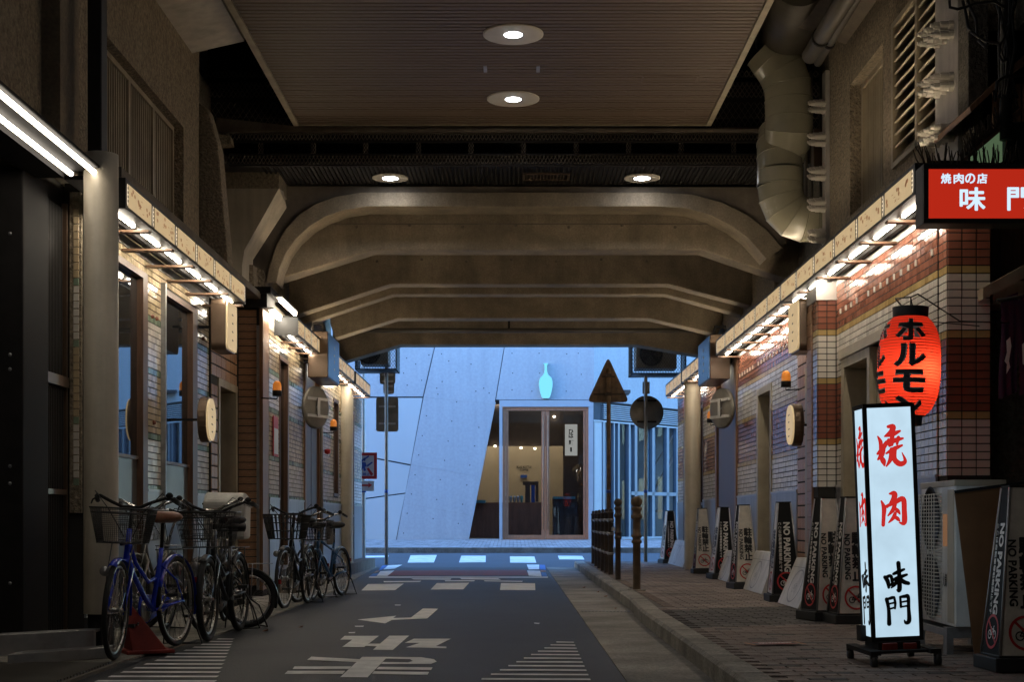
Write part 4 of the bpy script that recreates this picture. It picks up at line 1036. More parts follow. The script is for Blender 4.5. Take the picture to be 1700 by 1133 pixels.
for X, Z, n_ in ((-2.83, 3.62, 2), (-2.93, 3.47, 1)):
    for k in range(n_):
        a_ = 17.25 + k * .62; m_ = MB(); m_.tube([(X, a_, Z), (X, a_ + .02, Z), (X, a_ + .58, Z), (X, a_ + .6, Z)], [.014, .022, .022, .014], 10); m_.build('tube', 'tube', c2)
    m_ = MB(); m_.box(X - .04, X + .03, 17.2, 17.2 + n_ * .62 + .05, Z + .025, Z + .05); m_.build('lamp_rail', 'white_plastic', c2)
# drum lamps and square lamp signs on the walls
def round_box(mb, X0, X1, cy_, cz, hy, hz, r, n=6, k=None):
    pts = []
    for (sy_, sz_, a0) in ((1, 1, 0), (-1, 1, 90), (-1, -1, 180), (1, -1, 270)):
        for j in range(n + 1):
            th = R(a0 + 90 * j / n); pts.append((cy_ + sy_ * (hy - r) + r * math.cos(th), cz + sz_ * (hz - r) + r * math.sin(th)))
    mb.prism([(X0, p[0], p[1]) for p in pts], (X1 - X0, 0, 0), k)
def lamp_sign(s, Xw, Xf, y, z, hy, hz, square, label):
    t = thing('lamp_sign', label, 'lamp sign', (s * (Xw + Xf) / 2, y, z))
    r = min(hy, hz) * (.25 if square else .999)
    m_ = MB(); round_box(m_, s * Xw, s * (Xf + .02), y, z, hy, hz, r); m_.build('housing', 'bronze', t, bevel=.006)
    m_ = MB(); round_box(m_, s * (Xf + .02), s * Xf, y, z, hy * .93, hz * .93, r * .93); m_.build('face', 'sign_cream', t)
    m_ = MB(); u = (0, -1, 0) if s > 0 else (0, 1, 0)
    mt = plane_mtx((s * (Xf - .004), y, z), u, (0, 0, 1))
    if square:
        for k, ch in enumerate('門灯'): pass
    for k in range(4):
        m_.prism([(s * (Xf - .002), y - .03 + (k % 2) * .02, z + hz * (.5 - k * .33)), (s * (Xf - .002), y + .04, z + hz * (.5 - k * .33) - .01), (s * (Xf - .002), y + .02, z + hz * (.42 - k * .33)), (s * (Xf - .002), y - .035, z + hz * (.45 - k * .33))], (-s * .002, 0, 0))
    m_.build('brush_mark', 'print_black', t)
    m_ = MB(); m_.box(s * (Xw + .30), s * Xw, y - .015, y + .015, z - .012, z + .012); m_.build('wall_bracket', 'dark_steel', t)
lamp_sign(-1, 3.16, 2.985, 15.12, 3.0, .27, .27, True, 'square bronze lamp sign high on the left beside the timber doorway')
lamp_sign(-1, 3.09, 2.985, 14.1, 1.94, .20, .225, False, 'round bronze drum lamp sign low on the left beside the second window')
lamp_sign(1, 3.08, 2.90, 14.75, 2.95, .26, .27, True, 'square bronze lamp sign high on the right above the cream entrance')
lamp_sign(1, 3.03, 2.91, 15.0, 1.95, .20, .225, False, 'round drum lamp sign low on the right below the square lamp sign')
# projecting box signs, faces painted blue for the mirrored sky
def sky_reflect_sign(s, X0, X1, y0, y1, z0, z1, label):
    t = thing('projecting_sign', label, 'projecting sign', (s * (X0 + X1) / 2, (y0 + y1) / 2, z0), 'box signs with mirrored sky painted blue, facing each other across the street')
    m_ = MB(); m_.box(s * X1, s * (X0 + .012), y0, y1, z0, z1); m_.build('housing', 'bronze', t, bevel=.01)
    m_ = MB(); m_.box(s * (X0 + .010), s * X0, y0 + .02, y1 - .02, z0 + .02, z1 - .02); m_.build('face', 'sky_reflect_sign', t)
    m_ = MB(); mt = None
    for k in range(4): m_.box(s * (X0 - .001), s * (X0 - .004), (y0 + y1) / 2 - .05 + (k % 2) * .04, (y0 + y1) / 2 + .05, z0 + .16 + k * .1, z0 + .19 + k * .1 + (k % 2) * .02)
    m_.build('brush_mark', 'print_white', t)
    m_ = MB(); m_.tube([(s * (X1 - .05), y0 + .1, z1), (s * (X1 - .06), y0 + .1, z1 + .12), (s * (X1 - .2), y0 + .1, z1 + .12), (s * (X1 - .22), y0 + .1, z1)], .025, 8)
    m_.box(s * X1, s * (X1 + .3), (y0 + y1) / 2 - .05, (y0 + y1) / 2 + .05, z0 + .3, z0 + .4); m_.build('hanger', 'dark_steel', t)
sky_reflect_sign(-1, 2.59, 2.88, 19.95, 21.2, 2.95, 3.60, 'box sign with mirrored sky painted blue projecting from the left shop row')
sky_reflect_sign(1, 2.82, 3.12, 20.45, 21.7, 2.98, 3.62, 'box sign with mirrored sky painted blue projecting from the right shop row')
# orange beacons
def beacon(s, x, y, z, xw, label):
    t = thing('beacon_lamp', label, 'beacon', (x, y, z), 'orange warning beacons on the walls')
    m_ = MB(); m_.lathe([(0, -.065), (.056, -.065), (.056, 0)], (x, y, z), 20); m_.build('base', 'rubber', t)
    m_ = MB(); m_.lathe([(.052, 0), (.053, .045), (.048, .08), (.035, .103), (.017, .116), (0, .119)], (x, y, z), 20); m_.build('dome', 'beacon_orange', t)
    m_ = MB(); m_.tube([(x, y, z - .075), (x, y, z - .1), (xw, y, z - .09)], .008, 6); m_.build('arm', 'dark_steel', t)
beacon(-1, -2.83, 17.05, 2.50, -3.02, 'orange beacon on the corner of the brown pier')
beacon(-1, -2.83, 22.4, 2.42, -3.02, 'orange beacon at the far left beyond the round sign')
beacon(1, 3.05, 15.9, 2.50, 3.2, 'orange beacon on the right above the cream door frame')
beacon(1, 3.05, 22.0, 2.52, 3.2, 'orange beacon at the far right beside the column')
# round disc signs seen from behind
def disc_sign(x, y, z, r, a, label, xw):
    t = thing('round_sign', label, 'round sign', (x, y, z))
    mt = Matrix.Translation((x, y, z)) @ Matrix.Rotation(R(a), 4, 'Z')
    m_ = MB(); m_.lathe([(0, -.004), (r * .93, -.004), (r * .93, .02), (r, .02), (r, -.02), (r * .9, -.03), (0, -.03)], (0, 0, 0), 40, axis='Y'); m_.xform(mt); m_.build('disc', 'sign_back', t)
    m_ = MB(); m_.box(-r * .85, r * .85, -.05, -.03, .10, .14); m_.box(-r * .85, r * .85, -.05, -.03, -.14, -.10); m_.box(-.03, .03, -.062, -.05, -.12, .13); m_.xform(mt); m_.build('brace', 'aluminium', t)
    m_ = MB(); m_.tube([tuple(mt @ Vector((0, -.055, 0))), (xw, y, z)], .02, 8); m_.build('wall_arm', 'aluminium', t)
disc_sign(-2.78, 20.0, 2.53, .30, 62, 'round metal sign seen from behind on the left wall below the blue sign', -3.04)
disc_sign(3.0, 20.4, 2.55, .29, -64, 'round metal sign seen from behind on the right wall below the blue sign', 3.24)

# ------------------------------------------------------------------ near left: dark ribbed building
nb = thing('dark_shop', 'dark ribbed metal shop wall with a recessed door at the left edge', 'shop', (-3.5, 8, 0))
mb = MB(); mb.box(-4.2, -3.62, 3.0, 9.95, -.3, 3.40); mb.box(-4.2, -3.50, 10.50, 11.06, -.3, 3.6); mb.build('wall', 'dark_steel', nb)
def ribs(x, y0, y1, z0, z1, pitch, par, nm='rib'):
    m_ = MB(); y = y0
    while y < y1 - pitch * .6:
        m_.prism([(x, y, z0), (x + .016, y + pitch * .2, z0), (x + .016, y + pitch * .45, z0), (x, y + pitch * .65, z0)], (0, 0, z1 - z0)); y += pitch
    return m_.build(nm, 'ribbed_metal', par, kind='stuff')
ribs(-3.62, 3.0, 9.95, 1.36, 3.38, .055, nb); ribs(-3.62, 3.0, 9.95, -.05, 1.30, .055, nb)
mb = MB(); mb.box(-3.62, -3.59, 3.0, 9.95, 1.30, 1.36); mb.build('band_rail', 'dark_steel', nb)
mb = MB(); mb.box(-3.9, -3.43, 9.95, 10.50, -.1, 3.42); pn = mb.build('flat_panel', 'dark_steel', nb, bevel=.01)
mb = MB()
for z in (.5, 1.2, 1.32, 2.0, 2.1, 2.95): mb.lathe([(0, -.006), (.012, -.004), (.014, .0)], (-3.52, 9.947, z), 8, axis='Y')
mb.build('rivet', 'galvanised', pn)
ribs(-3.50, 10.52, 11.03, 2.06, 3.36, .035, nb); ribs(-3.50, 10.56, 11.03, -.05, 1.95, .04, nb)
mb = MB(); mb.box(-3.50, -3.45, 10.51, 11.05, 1.97, 2.05); mb.box(-3.50, -3.45, 10.51, 10.545, -.05, 1.97); mb.box(-3.50, -3.46, 11.02, 11.05, -.05, 3.4); mb.box(-3.5, -3.46, 10.545, 11.02, 1.14, 1.18); mb.build('door_frame', 'bronze', nb)
ts = thing('tile_strip', 'thin upright strip of yellow and white tiles between the dark door and the cream column', 'tile strip', (-3.4, 11.08, 0))
mb = MB(); mb.box(-3.452, -3.36, 11.068, 11.098, 1.0, 3.5); mb.build('core', 'stucco', ts)
tile_parts('tile', ts, (-3.425, 11.068, 0), (1, 0, 0), (0, -1, 0), .05, rowsL, .05, TL)
bp_ = thing('black_drainpipe', 'black drainpipe rising above the cream column on the left', 'drainpipe', (-3.19, 10.9, 3.6))
mb = MB(); mb.box(-3.235, -3.125, 10.8, 10.95, 3.58, 7.4); mb.build('pipe', 'black_steel', bp_, bevel=.01)
for zc_ in (5.6,): mb = MB(); mb.box(-3.245, -3.115, 10.79, 10.96, zc_, zc_ + .06); mb.build('collar', 'dark_steel', bp_)
for k, (x0, x1, y0, y1, z0, z1, lb) in enumerate(((-3.5, -2.95, 9.5, 9.62, .02, .17, 'grey aluminium rail lying behind on the left floor'), (-3.2, -2.72, 9.0, 9.2, .02, .09, 'low grey aluminium step nearest on the left floor'))):
    t = thing('metal_step', lb, 'metal step', ((x0 + x1) / 2, y0, z0))
    m_ = MB(); m_.prism([(x0, y0, z0), (x1, y0 + .5, z0), (x1, y0 + .56, z0), (x0, y0 + .06, z0)], (0, 0, z1 - z0)); m_.build('riser', 'aluminium', t, bevel=.004)
    m_ = MB(); m_.prism([(x0, y0 + .061, z1 - .02), (x1, y0 + .561, z1 - .02), (x1, y0 + .72, z1 - .02), (x0, y0 + .24, z1 - .02)], (0, 0, .02)); m_.build('tread', 'galvanised', t)

# ------------------------------------------------------------------ near right: restaurant front facing the road
rf = thing('restaurant_front', 'dark restaurant front with beige wall and timber boards behind the purple curtain', 'restaurant', (4.4, 11, 0))
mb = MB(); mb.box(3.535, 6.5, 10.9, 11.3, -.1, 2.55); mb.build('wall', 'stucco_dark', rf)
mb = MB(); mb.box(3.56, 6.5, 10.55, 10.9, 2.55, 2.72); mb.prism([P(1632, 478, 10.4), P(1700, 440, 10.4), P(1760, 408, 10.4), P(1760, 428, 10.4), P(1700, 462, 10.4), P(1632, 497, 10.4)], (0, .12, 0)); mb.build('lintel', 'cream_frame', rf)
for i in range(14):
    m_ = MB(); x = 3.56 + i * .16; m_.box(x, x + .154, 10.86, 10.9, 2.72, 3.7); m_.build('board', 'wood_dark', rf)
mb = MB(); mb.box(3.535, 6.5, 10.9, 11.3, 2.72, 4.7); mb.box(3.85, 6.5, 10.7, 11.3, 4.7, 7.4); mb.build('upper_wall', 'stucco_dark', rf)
mb = MB(); mb.prism([P(1610, 177, 10.5), P(1660, 128, 10.5), P(1760, 36, 10.5), P(1760, 60, 10.5), P(1662, 138, 10.5), P(1612, 186, 10.5)], (0, .9, 0)); mb.build('eave_board', 'wood', rf)
mb = MB(); mb.prism([P(1608, 0, 10.75), P(1640, 0, 10.75), P(1640, 145, 10.75), P(1608, 178, 10.75)], (0, .25, 0)); mb.build('side_panel', 'stucco_dark', rf)
for i in range(12):
    m_ = MB(); x = XP(1648 + i * 9.5, 10.6); m_.box(x, x + .03, 10.58, 10.62, ZP(215, 10.6), ZP(140, 10.6)); m_.build('fence_slat', 'wood', rf)
gp = thing('green_panel', 'pale green lit panel behind the twigs above the red sign', 'panel', (3.5, 10.4, 3.6))
mb = MB(); pxprism(mb, [(1612, 268), (1612, 250), (1664, 212), (1664, 268)], 10.45, .03); mb.build('panel', 'green_panel', gp)
mb = MB(); pxprism(mb, [(1606, 254), (1664, 205), (1664, 212), (1611, 256)], 10.44, .06); mb.build('trim', 'dark_steel', gp)
mb = MB(); mb.box(XP(1666, 10.45), 5.2, 10.4, 10.6, ZP(270, 10.45), ZP(205, 10.45)); o = mb.build('dark_signboard', 'black_steel', None, bevel=.01); tag(o, 'plain black signboard behind the twigs at the top right corner', 'signboard')
wp = thing('wire_post', 'black utility post wrapped with wires at the top right', 'post', (XP(1678, 10.2), 10.2, 3.6))
mb = MB(); X = XP(1678, 10.2); mb.tube([(X, 10.3, 3.7), (X, 10.3, 7.4)], .045, 12); mb.build('post', 'black_steel', wp)
for k in range(9):
    rr = random.Random(k); pts = []
    for j in range(10): pts.append((X + rr.uniform(-.09, .09), 10.25 + rr.uniform(-.06, .04), 4.0 + j * .34))
    m_ = MB(); m_.tube(pts, .008, 5); m_.build('wire', 'black_steel', wp)
for lp in ([(1576, 0), (1577, 12), (1590, 15), (1620, 6), (1650, 2), (1668, 12)], [(1598, 0), (1603, 22), (1607, 45), (1612, 50)], [(1605, 0), (1620, 30), (1622, 60), (1640, 70), (1662, 72), (1668, 60), (1664, 40)],
           [(1660, 72), (1658, 92), (1664, 102), (1672, 98)], [(1640, 72), (1636, 78), (1624, 66)], [(1650, 150), (1652, 168), (1655, 135), (1668, 128), (1700, 124)], [(1612, 52), (1625, 62), (1632, 58)]):
    m_ = MB(); m_.tube([P(x, y, 10.15) for x, y in lp], .011, 6); m_.build('wire', 'black_steel', wp)
# red lit box sign with twigs
rs = thing('red_lightbox', 'red lit box sign with white lettering at the right edge', 'lit sign', (3.6, 9.95, 3.2))
Yr_ = 9.92
x0, x1, z0, z1 = XP(1533, Yr_), 4.75, ZP(371, Yr_), ZP(272, Yr_)
mb = MB(); mb.box(x0, x1, Yr_ + .02, Yr_ + .2, z0, z1); fwd = .035
mb.box(x0, x1, Yr_ - .005, Yr_ + .02, z0, z0 + fwd); mb.box(x0, x1, Yr_ - .005, Yr_ + .02, z1 - fwd, z1); mb.box(x0, x0 + .036, Yr_ - .005, Yr_ + .02, z0 + fwd, z1 - fwd); mb.build('frame', 'sign_black', rs, bevel=.004)
mb = MB(); mb.box(x0 + .036, x1, Yr_ + .01, Yr_ + .019, z0 + fwd, z1 - fwd); mb.build('red_face', 'red_box', rs)
mb = MB(); mt = lambda px, py: plane_mtx((XP(px, Yr_), Yr_ + .006, ZP(py, Yr_)), (1, 0, 0), (0, 0, 1))
s_ = F / Yr_
for px, ch in ((1571, '焼'), (1592, '肉'), (1611, 'の'), (1631, '店')): mb = MB(); put_text(mb, ch, mt(px, 296), w=16 / s_, h=16 / s_, bold=.0, fat=.0025); mb.build('character', 'white_letters', rs)
mb = MB(); put_text(mb, '味', mt(1615, 330), w=41 / s_, h=37 / s_, bold=.0, fat=.0045); mb.build('character', 'white_letters', rs); mb = MB(); put_text(mb, '門', mt(1694, 330), w=41 / s_, h=37 / s_, bold=.0, fat=.0045)
mb.build('character', 'white_letters', rs)
tw = thing('twig_bundle', 'row of dark bare twigs standing upright on the red lit sign', 'twigs', (3.6, 10.0, z1))
rr = random.Random(3); mb = MB()
for i in range(150):
    x = x0 + .02 + i * .0125 + rr.uniform(-.01, .01); yy = Yr_ + rr.uniform(.04, .16); h = rr.uniform(.09, .17) * (1.25 if rr.random() < .2 else 1)
    dx = rr.uniform(-.03, .03) - (.07 * max(0, 1 - i / 9))
    pts = [(x, yy, z1 - .002), (x + dx * .5 + rr.uniform(-.006, .006), yy, z1 + h * .5), (x + dx, yy + rr.uniform(-.02, .02), z1 + h)]
    mb.tube(pts, [.006, .005, .003], 4)
    if rr.random() < .5: mb.tube([pts[1], (pts[1][0] + rr.uniform(-.025, .025), yy, pts[1][2] + .05)], [.004, .002], 3)
mb.build('twig_row', 'twig', tw, kind='stuff')
mb = MB()
for i in range(60):
    t_ = i / 60; px, py = 1603 + 90 * t_, 258 - 80 * t_
    p = Vector(P(px, py, 10.3)); h = rr.uniform(.08, .14); dx = rr.uniform(-.06, .0)
    mb.tube([p, p + Vector((dx, 0, h))], [.006, .003], 4)
t2 = thing('twig_bundle', 'sloping row of dark bare twigs rising to the right behind the red sign', 'twigs', (3.6, 10.3, 3.7)); mb.build('twig_row', 'twig', t2, kind='stuff')
mb = MB(); mb.prism([P(1600, 262, 10.31), P(1694, 180, 10.31), P(1694, 190, 10.31), P(1600, 270, 10.31)], (0, .05, 0)); mb.build('batten', 'wood_dark', t2)
# noren curtain
nr = thing('noren', 'dark purple shop curtain with white brush marks hanging at the right edge', 'shop curtain', (4.1, 10.3, 2.6))
Yn = 10.35
for (xa, xb, dz, sw) in ((1661, 1690, 0, .01), (1692, 1724, -6, -.012), (1726, 1760, -3, .01)):
    m_ = MB(); n = 8; vs = []; fs = []
    for i in range(n + 1):
        for j in range(9):
            x = XP(xa + (xb - xa) * i / n, Yn) + sw * math.sin(j * .7); z = ZP(497 + (663 + dz - 497) * j / 8 - (i / n) * 12, Yn)
            vs.append((x, Yn + .02 * math.sin(i * 1.7 + xa) * (j / 8), z))
    N_ = len(vs); vs += [(v[0], v[1] + .006, v[2]) for v in vs]
    for i in range(n):
        for j in range(8):
            a_ = i * 9 + j; fs.append((a_, a_ + 1, a_ + 10, a_ + 9)); fs.append((N_ + a_, N_ + a_ + 9, N_ + a_ + 10, N_ + a_ + 1))
    m_.smooth = True; m_.add(vs, fs); m_.build('curtain_panel', 'noren', nr)
mb = MB(); pxprism(mb, [(1671, 566), (1677, 560), (1679, 575), (1675, 600), (1677, 610), (1671, 621), (1672, 605), (1668, 600), (1672, 585)], Yn - .025, .004); pxprism(mb, [(1697, 572), (1706, 565), (1702, 600), (1710, 612), (1698, 605)], Yn - .025, .004); mb.build('brush_mark', 'print_white', nr)
mb = MB(); mb.tube([P(1655, 500, Yn), P(1770, 478, Yn)], .014, 8); mb.build('rod', 'dark_steel', nr)
# red paper lantern
LX, LY = XP(1507, 9.45), 9.45
lz0, lz1 = ZP(692, 9.45), ZP(526, 9.45)
ln = thing('paper_lantern', 'large glowing red paper lantern with black brush letters', 'lantern', (LX, LY, lz0))
WORLD[ln.name] = Vector((0, 0, 0))
H = lz1 - lz0; RL = .20
def lrad(t):
    a_ = abs(2 * t - 1); return RL * (1 - .42 * a_ ** 3.2 - .08 * a_ ** 12)
prof = []
NR = 34
for i in range(NR + 1):
    t = i / NR; prof.append((lrad(t), t * H))
    if i < NR: tm = (i + .5) / NR; prof.append((lrad(tm) + .0045, tm * H))
m_ = MB(); m_.lathe(prof, (0, 0, 0), 48); m_.build('paper_shade', 'lantern_paper', ln)
m_ = MB()
for i in range(1, NR): m_.tube([((lrad(i / NR) + .0006) * math.cos(a), (lrad(i / NR) + .0006) * math.sin(a), i / NR * H) for a in [2 * math.pi * k / 40 for k in range(40)]], .0020, 3, closed=True)
m_.build('rib', 'wood_dark', ln, kind='stuff')
m_ = MB(); m_.lathe([(.113, H - .012), (.118, H + .06), (.105, H + .062), (.10, H + .0)], (0, 0, 0), 32); m_.lathe([(.118, H + .059), (0, H + .05)], (0, 0, 0), 32); m_.build('top_cap', 'rubber', ln)
m_ = MB(); m_.lathe([(0, -.06), (.09, -.06), (.095, .005), (.11, .008)], (0, 0, 0), 32); m_.build('bottom_cap', 'rubber', ln)
def lantern_text(chars, ang, zc, ch_h, wid, mat_, bold, off, nm):
    bm = bmesh.new()
    z = zc
    for ch in chars:
        vs, fs, tw_, th_ = text_mesh(ch, bold)
        ex = bold * 2 * 0
        vv = [bm.verts.new((v.x * wid / tw_, z + v.y * ch_h / th_, 0)) for v in vs]
        for f in fs:
            try: bm.faces.new([vv[i] for i in f])
            except ValueError: pass
        z -= ch_h * 1.12
    for k in range(-12, 13):
        bmesh.ops.bisect_plane(bm, geom=bm.verts[:] + bm.edges[:] + bm.faces[:], plane_co=(k * .018, 0, 0), plane_no=(1, 0, 0))
    for k in range(0, NR * 2 + 1):
        bmesh.ops.bisect_plane(bm, geom=bm.verts[:] + bm.edges[:] + bm.faces[:], plane_co=(0, k * H / NR / 2, 0), plane_no=(0, 1, 0))
    for v in bm.verts:
        t = min(1, max(0, v.co.y / H)); ph = (t * NR) % 1.0; rad = lrad(t) + .0045 * (1 - abs(ph - .5) * 2) + off
        th = ang + v.co.x / RL; v.co = (rad * math.sin(th), -rad * math.cos(th), v.co.y)
    me = bpy.data.meshes.new(nm); bm.to_mesh(me); bm.free(); me.materials.append(M[mat_])
    o = bpy.data.objects.new(nm, me); COL.objects.link(o); o.parent = ln; return o
ch_h = .152
view_a = -math.atan2(LX, LY)
for (a_, ch) in ((view_a + .02, 'ホルモン'), (view_a - 1.36, 'ホルモン')):
    lantern_text(ch, a_, H * .84, ch_h, .215, 'print_white', .06, .0012, 'letter_outline')
    lantern_text(ch, a_, H * .84, ch_h, .21, 'print_black', .03, .0030, 'lettering')
m_ = MB(); m_.tube([(0, 0, H + .06), (0, 0, H + .13), (.06, .05, H + .16), (.5, .55, H + .06), (.95, .85, H + .10)], .005, 5); m_.tube([(0, 0, H + .13), (-.05, .2, H + .15), (.25, .7, H + .05)], .005, 5); m_.tube([(0, 0, H + .12), (.12, .3, H + .02), (.75, .9, H + .08)], .004, 5); m_.build('cable', 'rubber', ln)
bl = bpy.data.lights.new('lantern_bulb', 'POINT'); bl.energy = 1.15; bl.color = (1.0, 0.55, 0.30); bl.shadow_soft_size = .04
bo = bpy.data.objects.new('lantern_bulb', bl); COL.objects.link(bo); bo.location = (LX + .04, LY - .08, lz0 + .30)
ln.rotation_euler = (0, R(1.5), 0)
# standing white lightbox on casters
ls = thing('standing_lightbox', 'tall white lit standing sign with red and black characters on a wheeled base', 'standing sign', (2.19, 8.2, .12))
WORLD[ls.name] = Vector((0, 0, 0)); ls.rotation_euler = (0, R(-2.3), R(1.5))
w2, d2, zb_, zt_ = .148, .115, .135, 1.49
def frame_box(mb, w2, d2, zb, zt, t):
    for sx in (-1, 1):
        for sy in (-1, 1): mb.box(sx * w2, sx * (w2 - t), sy * d2, sy * (d2 - t), zb, zt)
    for z in (zb, zt - t * 1.1):
        for sy in (-1, 1): mb.box(-w2 + t, w2 - t, sy * d2, sy * (d2 - t), z, z + t * 1.1)
        for sx in (-1, 1): mb.box(sx * w2, sx * (w2 - t), -d2 + t, d2 - t, z, z + t * 1.1)
mb = MB(); frame_box(mb, w2, d2, zb_, zt_, .022); mb.box(-w2 + .005, w2 - .005, -d2 + .005, d2 - .005, zt_ - .012, zt_ - .002); mb.box(-w2 + .005, w2 - .005, -d2 + .005, d2 - .005, zb_ + .002, zb_ + .01); mb.build('frame', 'dark_steel', ls)
mb = MB(); e = .008; mb.box(-w2 + e, w2 - e, -d2 + e, d2 - e, zb_ + .012, zt_ - .014); lp = mb.build('lit_panel', 'lightbox', ls)
def brush(mb, ch, mtx, w, h, bold, k=0):
    put_text(mb, ch, mtx, w=w, h=h, bold=.0, k=k, fat=.0055)
# hand-brushed characters, one tapered stroke after another
BR = {'焼': ([[(358, 485, 10), (382, 540, 26), (372, 605, 12)], [(438, 540, 26), (400, 590, 30), (350, 640, 16)], [(402, 585, 34), (385, 650, 34), (352, 690, 14)], [(372, 660, 18), (398, 705, 34), (408, 745, 14)],
               [(455, 400, 20), (500, 402, 34), (482, 445, 32), (420, 486, 10)], [(430, 484, 14), (500, 466, 30), (562, 442, 14)], [(492, 460, 30), (480, 560, 26)], [(440, 558, 14), (512, 526, 30), (585, 510, 14)],
               [(455, 520, 22), (462, 570, 20)], [(545, 500, 22), (530, 560, 16)], [(428, 640, 12), (500, 602, 28), (575, 572, 14)], [(478, 605, 26), (466, 690, 28), (425, 755, 10)], [(508, 600, 26), (500, 690, 32), (548, 738, 34), (598, 716, 24), (572, 636, 5)]], (470, 575, 255, 360)),
      '肉': ([[(455, 968, 14), (498, 968, 36), (490, 1015, 34), (425, 1090, 8)], [(372, 1030, 12), (394, 1090, 30), (388, 1160, 26), (380, 1240, 24)], [(398, 1086, 18), (500, 1046, 28), (580, 1018, 34), (588, 1120, 34), (582, 1225, 34), (535, 1225, 8)],
               [(505, 1050, 24), (480, 1110, 28), (430, 1160, 10)], [(488, 1092, 18), (525, 1120, 26), (545, 1150, 10)], [(500, 1140, 22), (480, 1180, 26), (435, 1220, 10)], [(488, 1165, 18), (520, 1190, 26), (540, 1212, 10)]], (480, 1105, 235, 285)),
      '味': ([[(284, 570, 12), (296, 590, 14), (300, 620, 9)], [(290, 570, 10), (312, 566, 11), (318, 600, 10)], [(300, 612, 9), (322, 602, 10)], [(325, 556, 9), (345, 548, 12), (376, 536, 8)], [(320, 586, 9), (350, 574, 13), (388, 562, 8)], [(350, 505, 14), (352, 560, 13), (350, 632, 15), (338, 634, 5)], [(345, 582, 12), (330, 605, 12), (312, 622, 5)], [(356, 578, 10), (372, 596, 14), (394, 604, 12)]], (339, 570, 112, 135)),
      '門': ([[(296, 694, 13), (304, 740, 12), (304, 808, 15)], [(298, 694, 8), (322, 688, 11), (334, 686, 8)], [(334, 686, 8), (338, 712, 9), (336, 738, 7)], [(306, 716, 6), (334, 711, 7)], [(306, 740, 6), (334, 734, 7)],
               [(364, 686, 8), (366, 732, 9)], [(364, 686, 8), (388, 684, 12), (404, 686, 12), (404, 740, 12), (404, 796, 15), (388, 806, 12), (380, 794, 4)], [(368, 710, 6), (400, 706, 7)], [(368, 732, 6), (400, 728, 7)]], (350, 746, 118, 130))}
def brush_px(mb, key, box_px, mtx, w, h):
    sts, (cx_, cy_, ww, hh) = BR[key]
    for q, st in enumerate(sts):
        stroke(mb, [((p[0] - cx_) / ww * w, -(p[1] - cy_) / hh * h, p[2] / ww * w * (1.55 if ww < 200 else 1.5)) for p in st], mtx, zoff=q * .00012)
for fi, (org, u, sc_) in enumerate((((0, -d2 + e - .002, 0), (1, 0, 0), 1.0), ((-w2 + e - .002, 0, 0), (0, -1, 0), 1.0))):
    for key, zc in (('焼', 1.245), ('肉', .885)):
        mr = MB(); brush_px(mr, key, None, plane_mtx((org[0] + (.003 if fi == 0 else 0), org[1], zc), u, (0, 0, 1)), (.16 if key == '焼' else .14) * sc_, .228 if key == '焼' else .185); mr.build('red_character', 'red_letters', lp)
    for key, zc, hh in (('味', .50, .16), ('門', .31, .16)):
        mk = MB(); brush_px(mk, key, None, plane_mtx((org[0] + .008 * (fi == 0), org[1], zc), u, (0, 0, 1)), .135 * sc_, hh); mk.build('black_character', 'print_black', lp)
mb = MB(); mb.box(-.17, .17, -.22, .22, .075, .09); mb.box(-.20, -.14, -.26, .26, .07, .095); mb.box(.14, .20, -.26, .26, .07, .095); mb.box(-.12, .12, -.14, .14, .09, .134); mb.build('trolley', 'dark_steel', ls)
for sx in (-1, 1):
    for sy in (-1, 1):
        m_ = MB(); m_.lathe([(0, -.014), (.032, -.014), (.034, 0), (.032, .014), (0, .014)], (sx * .18, sy * .25, .034), 16, axis='X'); m_.box(sx * .18 - .02, sx * .18 + .02, sy * .25 - .012, sy * .25 + .012, .055, .072); m_.build('caster', 'rubber', ls)
mb = MB(); mb.box(-.1, -.02, -.17, -.1, .092, .128); mb.box(.02, .09, -.17, -.1, .092, .124); mb.build('red_block', 'cone_red', ls)
mb = MB(); mb.box(-w2 - .03, -w2 - .001, .0, .1, .13, .22); mb.build('switch_box', 'dark_steel', ls)

# ------------------------------------------------------------------ air conditioner, board, blocks
ac = thing('air_conditioner', 'white outdoor air conditioner unit with wire fan guard behind the lit standing sign', 'air conditioner', (2.70, 9.06, .12))
WORLD[ac.name] = Vector((0, 0, 0)); ac.rotation_euler = (0, 0, R(-92))
zb_, zt_ = .17, 1.06
mb = MB(); mb.box(-.40, 0.42, 0, .30, zb_, zt_); mb.build('casing', 'ac_white', ac, bevel=.008)
mb = MB(); mb.box(-.405, .425, -.006, .306, zt_ - .03, zt_ + .008); mb.build('lid', 'ac_cream', ac, bevel=.004)
mb = MB(); mb.box(.26, .40, -.004, -.0005, zb_ + .02, zt_ - .05); mb.build('side_panel', 'ac_cream', ac)
mb = MB()
for cz in (.40, .83): mb.lathe([(0, .0), (.19, .0), (.195, -.012), (.21, -.012)], (-.12, -.001, cz), 30, axis='Y')
mb.build('fan_opening', 'black_steel', ac)
mb = MB()
for k in range(34):
    z = .21 + k * .0235; pts = [(-.36, -.005, z), (-.34, -.04, z), (.10, -.04, z), (.13, -.005, z)]; mb.tube(pts, .0035, 4)
for k in range(8):
    x = -.34 + k * .062; mb.tube([(x, -.044, .2), (x, -.044, .99)], .003, 4)
mb.build('fan_guard', 'white_plastic', ac, kind='stuff')
mb = MB(); mtx_ = plane_mtx((.20, -.003, .80), (1, 0, 0), (0, 0, 1)); mb.box(.15, .25, -.0035, -.0025, .66, .86); mb.build('warning_label', 'sign_print', ac)
mb = MB(); put_text(mb, '火気', plane_mtx((.20, -.005, .45), (1, 0, 0), (0, 0, 1)), w=.09, h=.09, bold=.02); mb.build('lettering', 'dark_steel', ac)
mb = MB()
